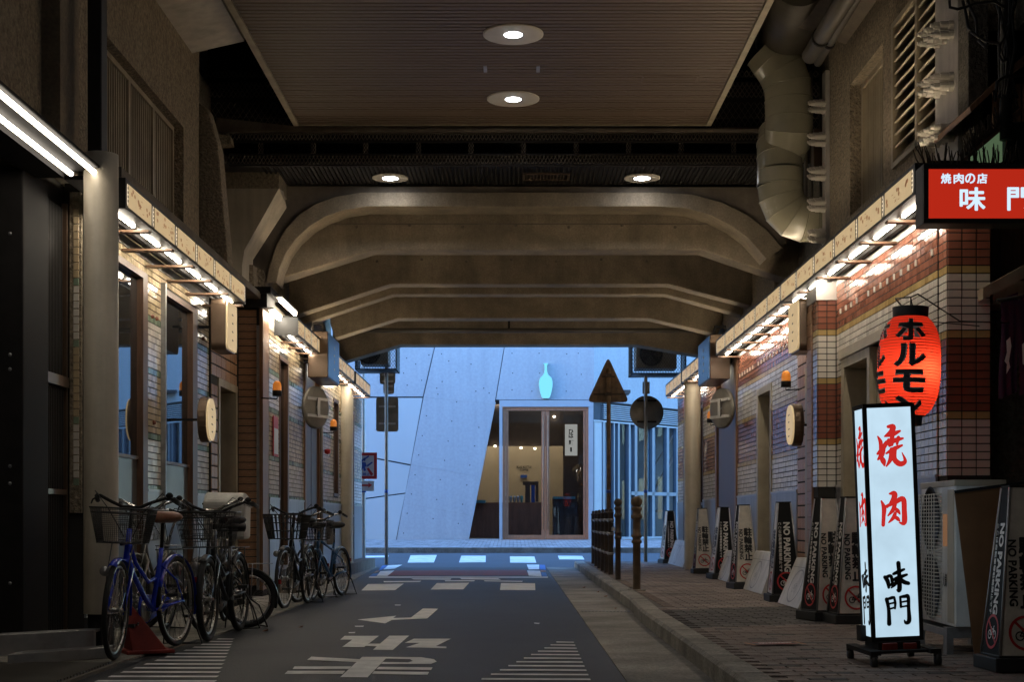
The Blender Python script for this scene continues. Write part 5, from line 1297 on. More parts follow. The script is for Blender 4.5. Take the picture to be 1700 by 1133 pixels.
for (x0, x1) in ((-.38, -.30), (.30, .38)):
    mb.box(x0, x1, -.04, .34, .10, .165)
    for y in (-.04, .30): mb.box(x0, x1, y, y + .04, .0, .10)
mb.box(-.30, .30, -.04, -.01, .11, .15); mb.build('stand', 'galvanised', ac)
bd = thing('leaning_board', 'large plain dark brown board leaning in front of the air conditioner', 'board', P(1650, 1090, 8.35))
mb = MB(); A_ = [P(1584, 819, 8.45), P(1700, 803, 8.45), P(1760, 796, 8.45), P(1760, 1088, 8.3), P(1617, 1091, 8.3)]
mb.prism(A_, (.02, .035, 0)); mb.build('board', 'board_brown', bd, bevel=.004)
mb = MB(); mb.prism([P(1584, 815, 8.44), P(1760, 792, 8.44), P(1760, 797, 8.44), P(1585, 820, 8.44)], (.02, .05, 0)); mb.build('edge_strip', 'dark_steel', bd)

# ------------------------------------------------------------------ no-parking towers
def bike_icon(mb, c, u, v, s_, k=0, w=.006):
    def ring(cu, cv, r, n=18):
        for j in range(n):
            a0, a1 = 2 * math.pi * j / n, 2 * math.pi * (j + 1) / n
            q = [(cu + (r + sg * w / 2 / s_) * math.cos(a), cv + (r + sg * w / 2 / s_) * math.sin(a)) for a, sg in ((a0, -1), (a0, 1), (a1, 1), (a1, -1))]
            mb.add([c + u * (a * s_) + v * (b * s_) for a, b in q], [(0, 1, 2, 3)], k)
    def line(p, q):
        d = Vector((q[0] - p[0], q[1] - p[1])).normalized(); n = Vector((-d.y, d.x)) * (w / 2 / s_)
        pts = [(p[0] + n.x, p[1] + n.y), (p[0] - n.x, p[1] - n.y), (q[0] - n.x, q[1] - n.y), (q[0] + n.x, q[1] + n.y)]
        mb.add([c + u * (a * s_) + v * (b * s_) for a, b in pts], [(0, 1, 2, 3)], k)
    ring(-.5, -.25, .33); ring(.5, -.25, .33)
    for p, q in (((-.5, -.25), (-.25, .2)), ((-.25, .2), (.3, .2)), ((.3, .2), (0, -.25)), ((0, -.25), (-.25, .2)), ((0, -.25), (-.5, -.25)), ((.5, -.25), (.25, .4)), ((.25, .4), (.4, .45)), ((-.3, .32), (-.15, .32))): line(p, q)
def make_tower(main, label):
    t = thing('no_parking_tower', label, 'no parking sign', (0, 0, 0), 'no parking towers along the right wall'); WORLD[t.name] = Vector((0, 0, 0))
    wb_, wt_, h0, h1 = .145, .062, .085, 1.0
    cor = lambda w, z: [(-w, -w, z), (w, -w, z), (w, w, z), (-w, w, z)]
    b, tp = cor(wb_, h0), cor(wt_, h1)
    m_ = MB(); m_.box(-.18, .18, -.18, .18, 0, .075); m_.box(-.15, .15, -.15, .15, .075, .088); m_.build('base', 'rubber', t, bevel=.015)
    for i in range(4):
        m_ = MB(); j = (i + 1) % 4
        bi, bj, ti, tj = Vector(b[i]), Vector(b[j]), Vector(tp[i]), Vector(tp[j])
        n = (bj - bi).cross(ti - bi).normalized()
        white = (i % 2 == 0) == (main == 'white')
        vs = [bi, bj, tj, ti]; vs += [v - n * .006 for v in vs]
        m_.add(vs, [(0, 1, 2, 3), (7, 6, 5, 4), (0, 4, 5, 1), (1, 5, 6, 2), (2, 6, 7, 3), (3, 7, 4, 0)]); p = m_.build('side_panel', 'tower_white' if white else 'tower_black', t)
        if i in (0, 3, 1):
            u = (bj - bi).normalized(); v = ((ti + tj) / 2 - (bi + bj) / 2).normalized(); c0 = (bi + bj) / 2 + n * .003
            g = MB()
            if white:
                for q, ch in enumerate('駐輪禁止'): put_text(g, ch, plane_mtx(c0 + u * .024 + v * (.60 - q * .098), u, v), w=.095, h=.092, bold=.0, k=0, fat=.004)
                put_text(g, 'NO PARKING', plane_mtx(c0 - u * .062 + v * .45, u, v), w=.36, h=.045, bold=.012, k=0, rot=-math.pi / 2, fat=.0015)
            else:
                put_text(g, 'NO PARKING', plane_mtx(c0 + u * .015 + v * .47, u, v), w=.50, h=.062, bold=.01, fat=.003, k=1, rot=-math.pi / 2)
                put_text(g, 'ここは自転車等駐輪禁止です', plane_mtx(c0 - u * .052 + v * .47, u, v), w=.50, h=.03, bold=.0, k=1, fat=.001, rot=-math.pi / 2)
            cc = c0 + v * .125; r_ = .096
            for kk in range(28):
                a0, a1 = 2 * math.pi * kk / 28, 2 * math.pi * (kk + 1) / 28
                g.add([cc + n * .0008 + u * (rr_ * math.cos(a)) + v * (rr_ * math.sin(a)) for a, rr_ in ((a0, r_ - .015), (a0, r_), (a1, r_), (a1, r_ - .015))], [(0, 1, 2, 3)], 2)
            bike_icon(g, cc, u, v, .068, k=(0 if white else 1), w=.007)
            d = .06; g.add([cc + n * .0012 + u * a + v * b_ for a, b_ in ((-d - .005, d - .005), (-d + .005, d + .005), (d + .005, -d + .005), (d - .005, -d - .005))], [(0, 1, 2, 3)], 2)
            g.build('print', ['print_black', 'print_white', 'print_red'], p)
        m2 = MB(); m2.tube([bi, ti], .008, 6); m2.build('corner_trim', 'aluminium', t)
    m_ = MB(); m_.box(-wt_ - .004, wt_ + .004, -wt_ - .004, wt_ + .004, h1, h1 + .012); m_.build('cap', 'dark_steel', t)
    return t
TW, TB = make_tower('white', ''), make_tower('black', '')
used = {}
def tower(px, py, kind, rot, label):
    Y = F * (EYE - .12) / (py - 865); X = (px - 852) * Y / F
    src = TW if kind == 'w' else TB
    t = src if kind not in used else clone(src); used[kind] = 1
    t.location = (X, Y, .12); face = math.atan2(X, Y)
    t.rotation_euler = (random.uniform(-.022, .022), random.uniform(-.022, .022), -face + R(rot + random.uniform(-3, 3))); t['label'] = label
tower(1111, 936, 'b', 14, 'farthest black no parking tower at the pavement end')
tower(1168, 953, 'w', 10, 'white faced no parking tower second from the far end beside the cream column')
tower(1198, 962, 'b', 18, 'black faced no parking tower third from the far end of the pavement')
tower(1236, 978, 'w', 14, 'white faced no parking tower in the middle of the row')
tower(1302, 999, 'b', 12, 'black faced no parking tower between two white slanted boards')
tower(1370, 1030, 'w', 24, 'white and black no parking tower pressed against its nearer twin')
tower(1412, 1035, 'w', 17, 'white faced no parking tower just left of the lit standing sign')
tower(1688, 1113, 'w', 20, 'nearest no parking tower at the right edge of the picture')
# slanted white blockers
def wedge(xb, xt, y0, y1, h, label, logo=True):
    t = thing('slanted_board', label, 'slanted board', ((xb + xt) / 2, (y0 + y1) / 2, .12), 'white slanted boards along the right wall')
    z = .125; xr = xt + .12
    m_ = MB(); m_.prism([(xb, y0, z), (xt, y0, z + h), (xr, y0, z + h), (xr, y0, z)], (0, y1 - y0, 0)); m_.build('body', 'board_white', t, bevel=.003)
    sv = Vector((xt - xb, 0, h)).normalized(); n = Vector((-h, 0, xt - xb)).normalized(); Ls = math.hypot(xt - xb, h)
    o = Vector((xb, y1, z)) + n * .002; u = Vector((0, -1, 0)); W_ = y1 - y0
    m_ = MB(); m_.add([o + u * a + sv * b for a, b in ((.02, Ls * .80), (W_ - .02, Ls * .80), (W_ - .02, Ls * .812), (.02, Ls * .812))], [(0, 1, 2, 3)])
    c = o + u * W_ * .5 + sv * Ls * .42
    for k in range(30):
        a0, a1 = 2 * math.pi * k / 30, 2 * math.pi * (k + 1) / 30; r1, r0 = .17, .155
        m_.add([c + u * (r_ * math.cos(a)) * 1.5 + sv * (r_ * math.sin(a)) for a, r_ in ((a0, r0), (a0, r1), (a1, r1), (a1, r0))], [(0, 1, 2, 3)])
    bike_icon(m_, c, u, sv, .11, w=.006)
    m_.build('print', 'galvanised', t)
wedge(2.62, 2.81, 13.1, 14.1, .45, 'white slanted board nearest to the tall white and black tower pair')
wedge(2.74, 2.90, 15.7, 17.2, .45, 'white slanted board leaning between the black tower and the middle white tower')
wedge(2.84, 2.97, 18.9, 20.1, .40, 'white slanted board third from the far end')
wedge(2.92, 3.05, 22.3, 23.4, .38, 'small white slanted board beside the far cream column')
wedge(2.94, 3.09, 24.7, 27.4, .44, 'long white slanted board farthest away past the column')
wedge(2.76, 2.92, 11.1, 12.0, .44, 'white slanted board half hidden behind the lit standing sign')

# ------------------------------------------------------------------ bollards, fence posts, poles and road signs
def bollard(x, y, h, r, m, label):
    t = thing('bollard', label, 'bollard', (x, y, .12), 'iron bollards on the kerb'); z = .12
    m_ = MB(); m_.lathe([(r, 0), (r, h * .50), (r * 1.35, h * .505), (r * 1.35, h * .53), (r * 1.05, h * .54), (r * 1.05, h * .56), (r * 1.35, h * .57), (r * 1.35, h * .59), (r, h * .60), (r, h * .76), (r * 1.45, h * .77), (r * 1.45, h * .80), (r * 1.1, h * .81), (r * 1.1, h * .85), (r * 1.4, h * .86), (r * 1.4, h * .885), (r * .7, h * .90)], (x, y, z), 20); m_.build('post', m, t)
    m_ = MB(); rr_ = r * 1.55; m_.lathe([(max(.0001, rr_ * math.cos(R(a))), h * .945 + rr_ * .95 * math.sin(R(a))) for a in range(-80, 91, 17)], (x, y, z), 18); m_.build('finial', m, t)
    m_ = MB(); m_.box(x - r * 2.2, x + r * 2.2, y - r * 2.2, y + r * 2.2, z, z + .012); m_.build('base_plate', 'gutter', t)
bollard(XP(1057, 16.7), 16.7, 1.10, .045, 'rust', 'rusty brown iron bollard with ball top nearest on the kerb')
bollard(XP(1026, 19.4), 19.4, 1.13, .037, 'rust_dark', 'dark iron bollard with ball top between the rusty one and the chained posts')
py_ = [(1014, 21.5), (1007, 22.3), (1001, 23.2), (995, 24.3), (990, 25.5), (985, 27.0)]
posn = ['nearest', 'second', 'third', 'fourth', 'fifth', 'farthest']
for i, (px, Y) in enumerate(py_):
    X = XP(px, Y); t = thing('fence_post', '%s dark iron fence post of the chained row on the kerb' % posn[i], 'fence post', (X, Y, .12), 'dark chained fence posts')
    r = .038
    m_ = MB(); m_.lathe([(r, 0), (r, .92), (r * 1.25, .925), (r * 1.25, .95), (r * .6, .955), (r * .9, .975), (r * .6, 1.0), (0, 1.005)], (X, Y, .12), 16); m_.build('post', 'rust_dark', t)
    for z in (.32, .62, .83):
        m_ = MB(); m_.lathe([(r, z - .02), (r * 1.3, z - .015), (r * 1.3, z + .015), (r, z + .02)], (X, Y, .12), 16); m_.build('collar', 'galvanised', t)
    if i < 5:
        X2, Y2 = XP(*py_[i + 1]), py_[i + 1][1]
        for z in (.44, .74, .95):
            m_ = MB(); pts = [(X + (X2 - X) * q / 8, Y + (Y2 - Y) * q / 8, z - .03 * math.sin(math.pi * q / 8)) for q in range(9)]; m_.tube(pts, .008, 5); m_.build('chain', 'galvanised', t)
pk = thing('padlock', 'small padlock and loose chain hanging on the nearest fence post', 'padlock', (XP(1016, 21.4), 21.42, .8))
m_ = MB(); X = XP(1018, 21.4); m_.box(X - .025, X + .025, 21.36, 21.40, .78, .84); m_.build('body', 'aluminium', pk); m_ = MB(); m_.tube([(X - .015, 21.38, .84), (X - .012, 21.38, .87), (X + .012, 21.38, .87), (X + .015, 21.38, .84)], .005, 5); m_.build('shackle', 'chrome', pk)
m_ = MB(); m_.tube([(X - .03, 21.40, .92), (X + .07, 21.38, .86), (X + .05, 21.38, .80), (X, 21.37, .72), (X + .01, 21.38, .55), (X + .03, 21.38, .50)], .006, 5); m_.build('chain', 'galvanised', pk)
def pole(px, ybase_py, ytop_py, Y, r, m, t, base_z=None):
    X = XP(px, Y); z0 = base_z if base_z is not None else ZP(ybase_py, Y)
    m_ = MB(); m_.tube([(X, Y, z0), (X, Y, ZP(ytop_py, Y))], r, 14); m_.build('pole', m, t)
    m_ = MB(); m_.tube([(X, Y, ZP(819, Y)), (X, Y, ZP(814, Y))], r + .002, 14); m_.build('band', 'print_blue', t)
    return X
def rrect(w, h, r, n=4):
    o = []
    for (sx, sy, a0) in ((1, 1, 0), (-1, 1, 90), (-1, -1, 180), (1, -1, 270)):
        for j in range(n + 1):
            th = R(a0 + 90 * j / n); o.append((sx * (w - r) + r * math.cos(th), sy * (h - r) + r * math.sin(th)))
    return o
# left pole with sign backs
Yp = 29.4
t = thing('sign_pole', 'grey pole with the backs of three rectangular road signs at the far left', 'road sign', (XP(641, Yp), Yp, gz(Yp)))
X = pole(641.5, 937, 590, Yp, .037, 'pole_grey', t, gz(Yp) - .02)
for (cx, cz_, w, h) in ((642.5, 688.5, 18.5, 28.5), (645, 645, 9, 9.5), (643, 627, 13, 11)):
    c = (XP(cx, Yp), ZP(cz_, Yp)); s_ = Yp / F; m_ = MB()
    m_.prism([(c[0] + p[0], Yp + .05, c[1] + p[1]) for p in rrect(w * s_, h * s_, .05)], (0, .012, 0)); sb = m_.build('sign_plate', 'sign_back', t)
    m_ = MB()
    for q in (-.5, .5): m_.box(c[0] - w * s_ * .75, c[0] + w * s_ * .75, Yp + .03, Yp + .05, c[1] + q * h * s_ - .03, c[1] + q * h * s_ + .01)
    m_.build('bracket', 'aluminium', sb)
# triangle sign back
Yt = 24.8
t = thing('triangle_sign', 'back of a triangular road sign on a rusty pole', 'road sign', (XP(1010, Yt), Yt, .12))
pole(1010.5, 950, 612, Yt, .037, 'rust', t, .10)
def rpoly(pts, r, n=4):
    out = []; N = len(pts)
    for i in range(N):
        p, a, b = Vector(pts[i]), Vector(pts[i - 1]), Vector(pts[(i + 1) % N]); d1, d2_ = (a - p).normalized(), (b - p).normalized()
        for j in range(n + 1): q = j / n; out.append(tuple((p + d1 * r * (1 - q)) * (1 - q) + (p + d2_ * r * q) * q))
    return out
tri = [(XP(1010, Yt), ZP(592, Yt)), (XP(975, Yt), ZP(668, Yt)), (XP(1045, Yt), ZP(668, Yt))]
m_ = MB(); m_.prism([(p[0], Yt + .05, p[1]) for p in rpoly(tri, .10)], (0, .012, 0)); sb = m_.build('sign_plate', 'rust', t)
m_ = MB(); m_.box(XP(985, Yt), XP(1035, Yt), Yt + .035, Yt + .05, ZP(656, Yt), ZP(653, Yt)); m_.box(XP(1000, Yt), XP(1021, Yt), Yt + .035, Yt + .05, ZP(627, Yt), ZP(624, Yt)); m_.box(XP(1006, Yt), XP(1015, Yt), Yt - .04, Yt + .03, ZP(627, Yt), ZP(621, Yt)); m_.box(XP(1006, Yt), XP(1015, Yt), Yt - .04, Yt + .03, ZP(658, Yt), ZP(652, Yt)); m_.build('bracket', 'rust_dark', sb)
# round sign back
Yo = 28.2
t = thing('round_road_sign', 'back of a round road sign on a pale pole at the far right', 'road sign', (XP(1072, Yo), Yo, .12))
pole(1072, 935, 625, Yo, .036, 'pole_grey', t, .10)
m_ = MB(); m_.lathe([(0, .05), (.335, .05), (.335, .062), (0, .062)], (XP(1074, Yo), Yo, ZP(685, Yo)), 40, axis='Y'); sb = m_.build('sign_plate', 'sign_back', t)
m_ = MB(); m_.box(XP(1058, Yo), XP(1090, Yo), Yo + .035, Yo + .05, ZP(667, Yo), ZP(664, Yo)); m_.box(XP(1058, Yo), XP(1090, Yo), Yo + .035, Yo + .05, ZP(702, Yo), ZP(699, Yo)); m_.build('bracket', 'dark_steel', sb)
m_ = MB(); m_.box(XP(1067, Yo), XP(1079, Yo), Yo + .04, Yo + .05, ZP(654, Yo), ZP(634, Yo)); m_.build('small_plate', 'sign_back', t)
# no pedestrian crossing sign (faces us)
Yq = 30.3
t = thing('no_crossing_sign', 'red bordered square sign with a walking figure and a red arrow plate below', 'road sign', (XP(604, Yq), Yq, gz(Yq)))
sx0, sx1, sz0, sz1 = XP(583, Yq), XP(626, Yq), ZP(796, Yq), ZP(752, Yq)
m_ = MB(); m_.box(sx0, sx1, Yq - .01, Yq, sz0, sz1); m_.build('sign_plate', 'print_white', t)
m_ = MB(); b_ = .065
for q in ((sx0, sx1, sz1 - b_, sz1), (sx0, sx1, sz0, sz0 + b_), (sx1 - b_, sx1, sz0 + b_, sz1 - b_), (sx0, sx0 + b_, sz0 + b_, sz1 - b_)): m_.box(q[0], q[1], Yq - .014, Yq - .0105, q[2], q[3])
pl = lambda pts: m_.prism([(XP(x, Yq), Yq - .018, ZP(y, Yq)) for x, y in pts], (0, .003, 0))
pl([(609, 779), (612, 777), (620, 788), (616, 791)]); pl([(597, 805), (612, 805), (611, 802), (618, 806), (611, 811), (612, 808), (597, 808)])
m_.build('red_marking', 'print_red', t)
m_ = MB(); m_.prism([(XP(594, Yq), Yq - .012, ZP(816, Yq)), (XP(621, Yq), Yq - .012, ZP(816, Yq)), (XP(621, Yq), Yq - .012, ZP(799, Yq)), (XP(594, Yq), Yq - .012, ZP(799, Yq))], (0, .012, 0)); m_.build('arrow_plate', 'print_white', t)
m_ = MB(); pl([(602, 764), (605, 760), (607, 764), (606, 767)]); pl([(600, 768), (607, 768), (609, 775), (606, 776), (608, 782), (604, 783), (603, 778), (600, 783), (597, 782), (601, 774)]); pl([(609, 773), (618, 767), (619, 769), (610, 776)]); pl([(598, 766), (604, 762), (612, 757), (613, 759), (599, 769)])
put_text(m_, '横断禁止', plane_mtx((XP(602, Yq), Yq - .016, ZP(788, Yq)), (1, 0, 0), (0, 0, 1)), w=XP(612, Yq) - XP(588, Yq), h=.07, bold=.02); m_.build('blue_marking', 'print_blue', t)
m_ = MB(); m_.tube([(XP(603, Yq), Yq + .05, gz(Yq)), (XP(603, Yq), Yq + .05, ZP(570, Yq))], .045, 12); m_.build('pole', 'white_plastic', t)
m_ = MB(); m_.tube([(XP(603, Yq), Yq + .05, ZP(818, Yq)), (XP(603, Yq), Yq + .05, ZP(815, Yq))], .06, 12); m_.build('cap', 'print_blue', t)
# caged air conditioners hanging under the last beam
def caged(x0, x1, z0, z1, Y, d, label):
    t = thing('caged_unit', label, 'caged unit', ((x0 + x1) / 2, Y, z0), 'caged machines hung under the viaduct')
    m_ = MB(); m_.box(x0 + .1, x1 - .18, Y + .12, Y + d - .1, z0 + .12, z1); m_.build('casing', 'sign_back', t, bevel=.01)
    m_ = MB(); m_.lathe([(0, 0), (.2, 0), (.22, -.03), (.24, -.02)], ((x0 + x1) / 2 - .15, Y + .12, (z0 + z1) / 2 + .05), 24, axis='Y'); m_.build('fan_ring', 'black_steel', t)
    m_ = MB(); w = .02
    for (a, b) in ((x0, Y), (x1 - w, Y), (x0, Y + d), (x1 - w, Y + d)): m_.box(a, a + w, b, b + w, z0, z1)
    for z in (z0, z1 - w):
        for b in (Y, Y + d): m_.box(x0 + w, x1 - w, b, b + w, z, z + w)
        for a in (x0, x1 - w): m_.box(a, a + w, Y + w, Y + d, z, z + w)
    m_.build('cage_frame', 'dark_steel', t)
    m_ = MB(); lattice(m_, (x0, Y, z0), (1, 0, 0), (0, 0, 1), x1 - x0, z1 - z0, .055, .08, .008); lattice(m_, (x0, Y, z0 + .005), (1, 0, 0), (0, 1, 0), x1 - x0, d, .055, .08, .014)
    lattice(m_, (x0, Y, z0), (0, 1, 0), (0, 0, 1), d, z1 - z0, .055, .08, .008); lattice(m_, (x1, Y, z0), (0, 1, 0), (0, 0, 1), d, z1 - z0, .055, .08, .008)
    m_.build('cage_mesh', 'mesh_metal', t, kind='stuff')
caged(-3.2, XP(660, 29), ZP(616, 29), ZP(566, 29), 28.75, .8, 'dark caged machine hung under the viaduct end on the left')
caged(XP(1047, 29), 3.5, ZP(623, 29), ZP(566, 29), 28.75, .8, 'dark caged machine hung under the viaduct end on the right')
pp = thing('ceiling_pipe', 'long dark pipe running across under the viaduct behind the beams', 'pipe', (0, 27.3, 4.6))
m_ = MB(); m_.tube([P(566, 549, 27.3), P(1180, 549, 27.3)], .045, 10); m_.build('pipe', 'pipe_dark', pp)
for px in (582, 845, 1150):
    m_ = MB(); m_.box(XP(px, 27.3) - .02, XP(px, 27.3) + .02, 27.28, 27.32, ZP(549, 27.3), 5.62); m_.build('hanger', 'dark_steel', pp)
# duct on the right
dt = thing('ventilation_duct', 'fat olive painted ventilation duct with segmented elbows at the upper right', 'duct', (3.2, 16.5, 5))
Yd = 16.6; rD = .315
def gore(mb, pts, r, n=28):
    mb.tube(pts, r, n)
seg = [[P(1300, -60, 14.3), P(1305, 20, 15.6), P(1298, 62, 16.3)]]
m_ = MB(); m_.tube([P(1330, -40, 14.5), P(1312, 20, 15.9), P(1300, 70, 16.7)], .30, 28); m_.build('upper_run', 'pipe_dark', dt)
m_ = MB(); m_.lathe([(.33, 0), (.34, .01), (.34, .05), (.33, .06)], P(1303, 74, Yd), 28); m_.build('flange', 'galvanised', dt)
def duct_run(pts, names='duct_segment'):
    """gored duct: every segment its own part, with a raised seam at each joint"""
    P3 = [Vector(P(x, y, Yd + dy)) for x, y, dy, r in pts]; n = 36; rings = []; up = Vector((0, 1, 0))
    for i, p in enumerate(P3):
        t = (P3[min(i + 1, len(P3) - 1)] - P3[max(i - 1, 0)]).normalized()
        if 0 < i < len(P3) - 1: t = ((P3[i + 1] - p).normalized() + (p - P3[i - 1]).normalized()).normalized()
        a_ = t.cross(up).normalized(); b_ = a_.cross(t).normalized()
        rings.append([p + (a_ * math.cos(2 * math.pi * j / n) + b_ * math.sin(2 * math.pi * j / n)) * pts[i][3] for j in range(n)])
    for i in range(len(rings) - 1):
        m_ = MB(); m_.smooth = True; m_.add(rings[i] + rings[i + 1], [(j, (j + 1) % n, n + (j + 1) % n, n + j) for j in range(n)]); m_.build(names, 'duct_paint', dt)
    for i in range(len(rings)):
        m_ = MB(); m_.tube(rings[i], .0065, 5, closed=True); m_.build('seam', 'duct_paint', dt)
duct_run([(1270, 82, 0, .26), (1284, 98, 0, .275), (1298, 118, 0, .28), (1307, 142, 0, .275), (1309, 168, 0, .27)])
duct_run([(1309, 168, 0, .276), (1310, 198, 0, .276), (1309, 216, .0, .276), (1306, 236, .10, .27), (1301, 252, .26, .262)])
duct_run([(1297, 222, .30, .262), (1294, 242, .20, .266), (1294, 262, .14, .262), (1295, 284, .12, .262)]); duct_run([(1295, 284, .12, .268), (1295, 308, .12, .268)])
duct_run([(1295, 308, .12, .262), (1297, 328, .12, .262), (1304, 346, .12, .262), (1317, 359, .12, .262), (1334, 365, .12, .262), (1352, 365, .12, .262), (1376, 365, .12, .262)])
for k, (a_, b_, r) in enumerate(((P(1345, 92, 15.5), P(1420, -30, 12.5), .09), (P(1358, 104, 15.5), P(1432, -20, 12.8), .045))):
    o = MB().tube([a_, b_], r, 16).build('pipe', 'pipe_dark', None); tag(o, 'thick pipe running up to the right above the duct' if k == 0 else 'thin pipe beside the thick one above the duct', 'pipe')
    m_ = MB(); A_, B_ = Vector(a_), Vector(b_); c = A_.lerp(B_, .3); d_ = (B_ - A_).normalized(); m_.tube([c - d_ * .03, c + d_ * .03], r + .012, 16); m_.build('collar', 'dark_steel', o)
# white cable ducts with stacked insulators
def insulators(X, y, w, z0, z1, zs, n, label):
    t = thing('cable_duct', label, 'cable duct', (X, y, z0))
    m_ = MB(); m_.box(X - .05, X + .06, y - w, y + w, z0, z1); m_.build('duct', 'white_paint', t, bevel=.006)
    for z in zs:
        for k in range(n):
            yy = y - w * .6 + (k % 3) * w * .6; zz = z + (k // 3) * .075 + (k % 3) * .025
            m_ = MB(); m_.lathe([(0, -.19), (.016, -.19), (.018, -.165), (.026, -.164), (.026, -.12), (.034, -.118), (.034, -.05), (.040, -.048), (.040, 0)], (X - .04, yy, zz), 12, axis='X', smooth=False); m_.build('insulator', 'white_plastic', t)
insulators(3.55, 11.5, .30, 3.6, 7.4, (ZP(238, 11.7) - .05, ZP(142, 11.5) - .06, ZP(58, 11.5) - .06), 6, 'wide white cable duct with clustered insulators beside the louvre at the upper right')
insulators(3.62, 16.35, .09, 3.6, 6.1, [ZP(q, 16.3) - .04 for q in (178, 233, 290, 342, 394)], 6, 'slim white cable duct with five insulator clusters beside the fat duct')
o = MB().box(XP(1351, 16.9), XP(1372, 16.9), 16.9, 17.05, ZP(285, 16.9), ZP(213, 16.9)).build('junction_box', 'bronze', None, bevel=.01); tag(o, 'brown junction box between the fat duct and the white insulators', 'junction box')
for px in (1338, 1347, 1362):
    o = MB().tube([P(px, 120, 17.1), P(px, 400, 17.1)], .018, 8).build('conduit', 'pipe_dark', None)
    tag(o, {1338: 'thin vertical conduit nearest to the fat duct', 1347: 'thin vertical conduit in the middle beside the fat duct', 1362: 'thin vertical conduit beside the slim white cable duct'}[px], 'conduit')
# red traffic cone lying behind the blue bicycle
cn_ = thing('traffic_cone', 'worn red square based traffic cone behind the blue bicycle front wheel', 'traffic cone', (-2.58, 9.98, .015))
WORLD[cn_.name] = Vector((0, 0, 0)); cn_.rotation_euler = (0, 0, R(28)); cn_.scale = (.72, .72, .82)
m_ = MB(); b_ = [(-.17, -.17, .03), (.17, -.17, .03), (.17, .17, .03), (-.17, .17, .03)]; tp = [(-.20, -.03, .42), (-.15, -.03, .42), (-.15, .03, .42), (-.20, .03, .42)]
m_.add(b_ + tp, [(0, 1, 5, 4), (1, 2, 6, 5), (2, 3, 7, 6), (3, 0, 4, 7), (4, 5, 6, 7)]); m_.build('body', 'cone_red', cn_, bevel=.012)
m_ = MB(); m_.box(-.23, .23, -.23, .23, 0, .03); m_.build('base', 'cone_red', cn_, bevel=.008)
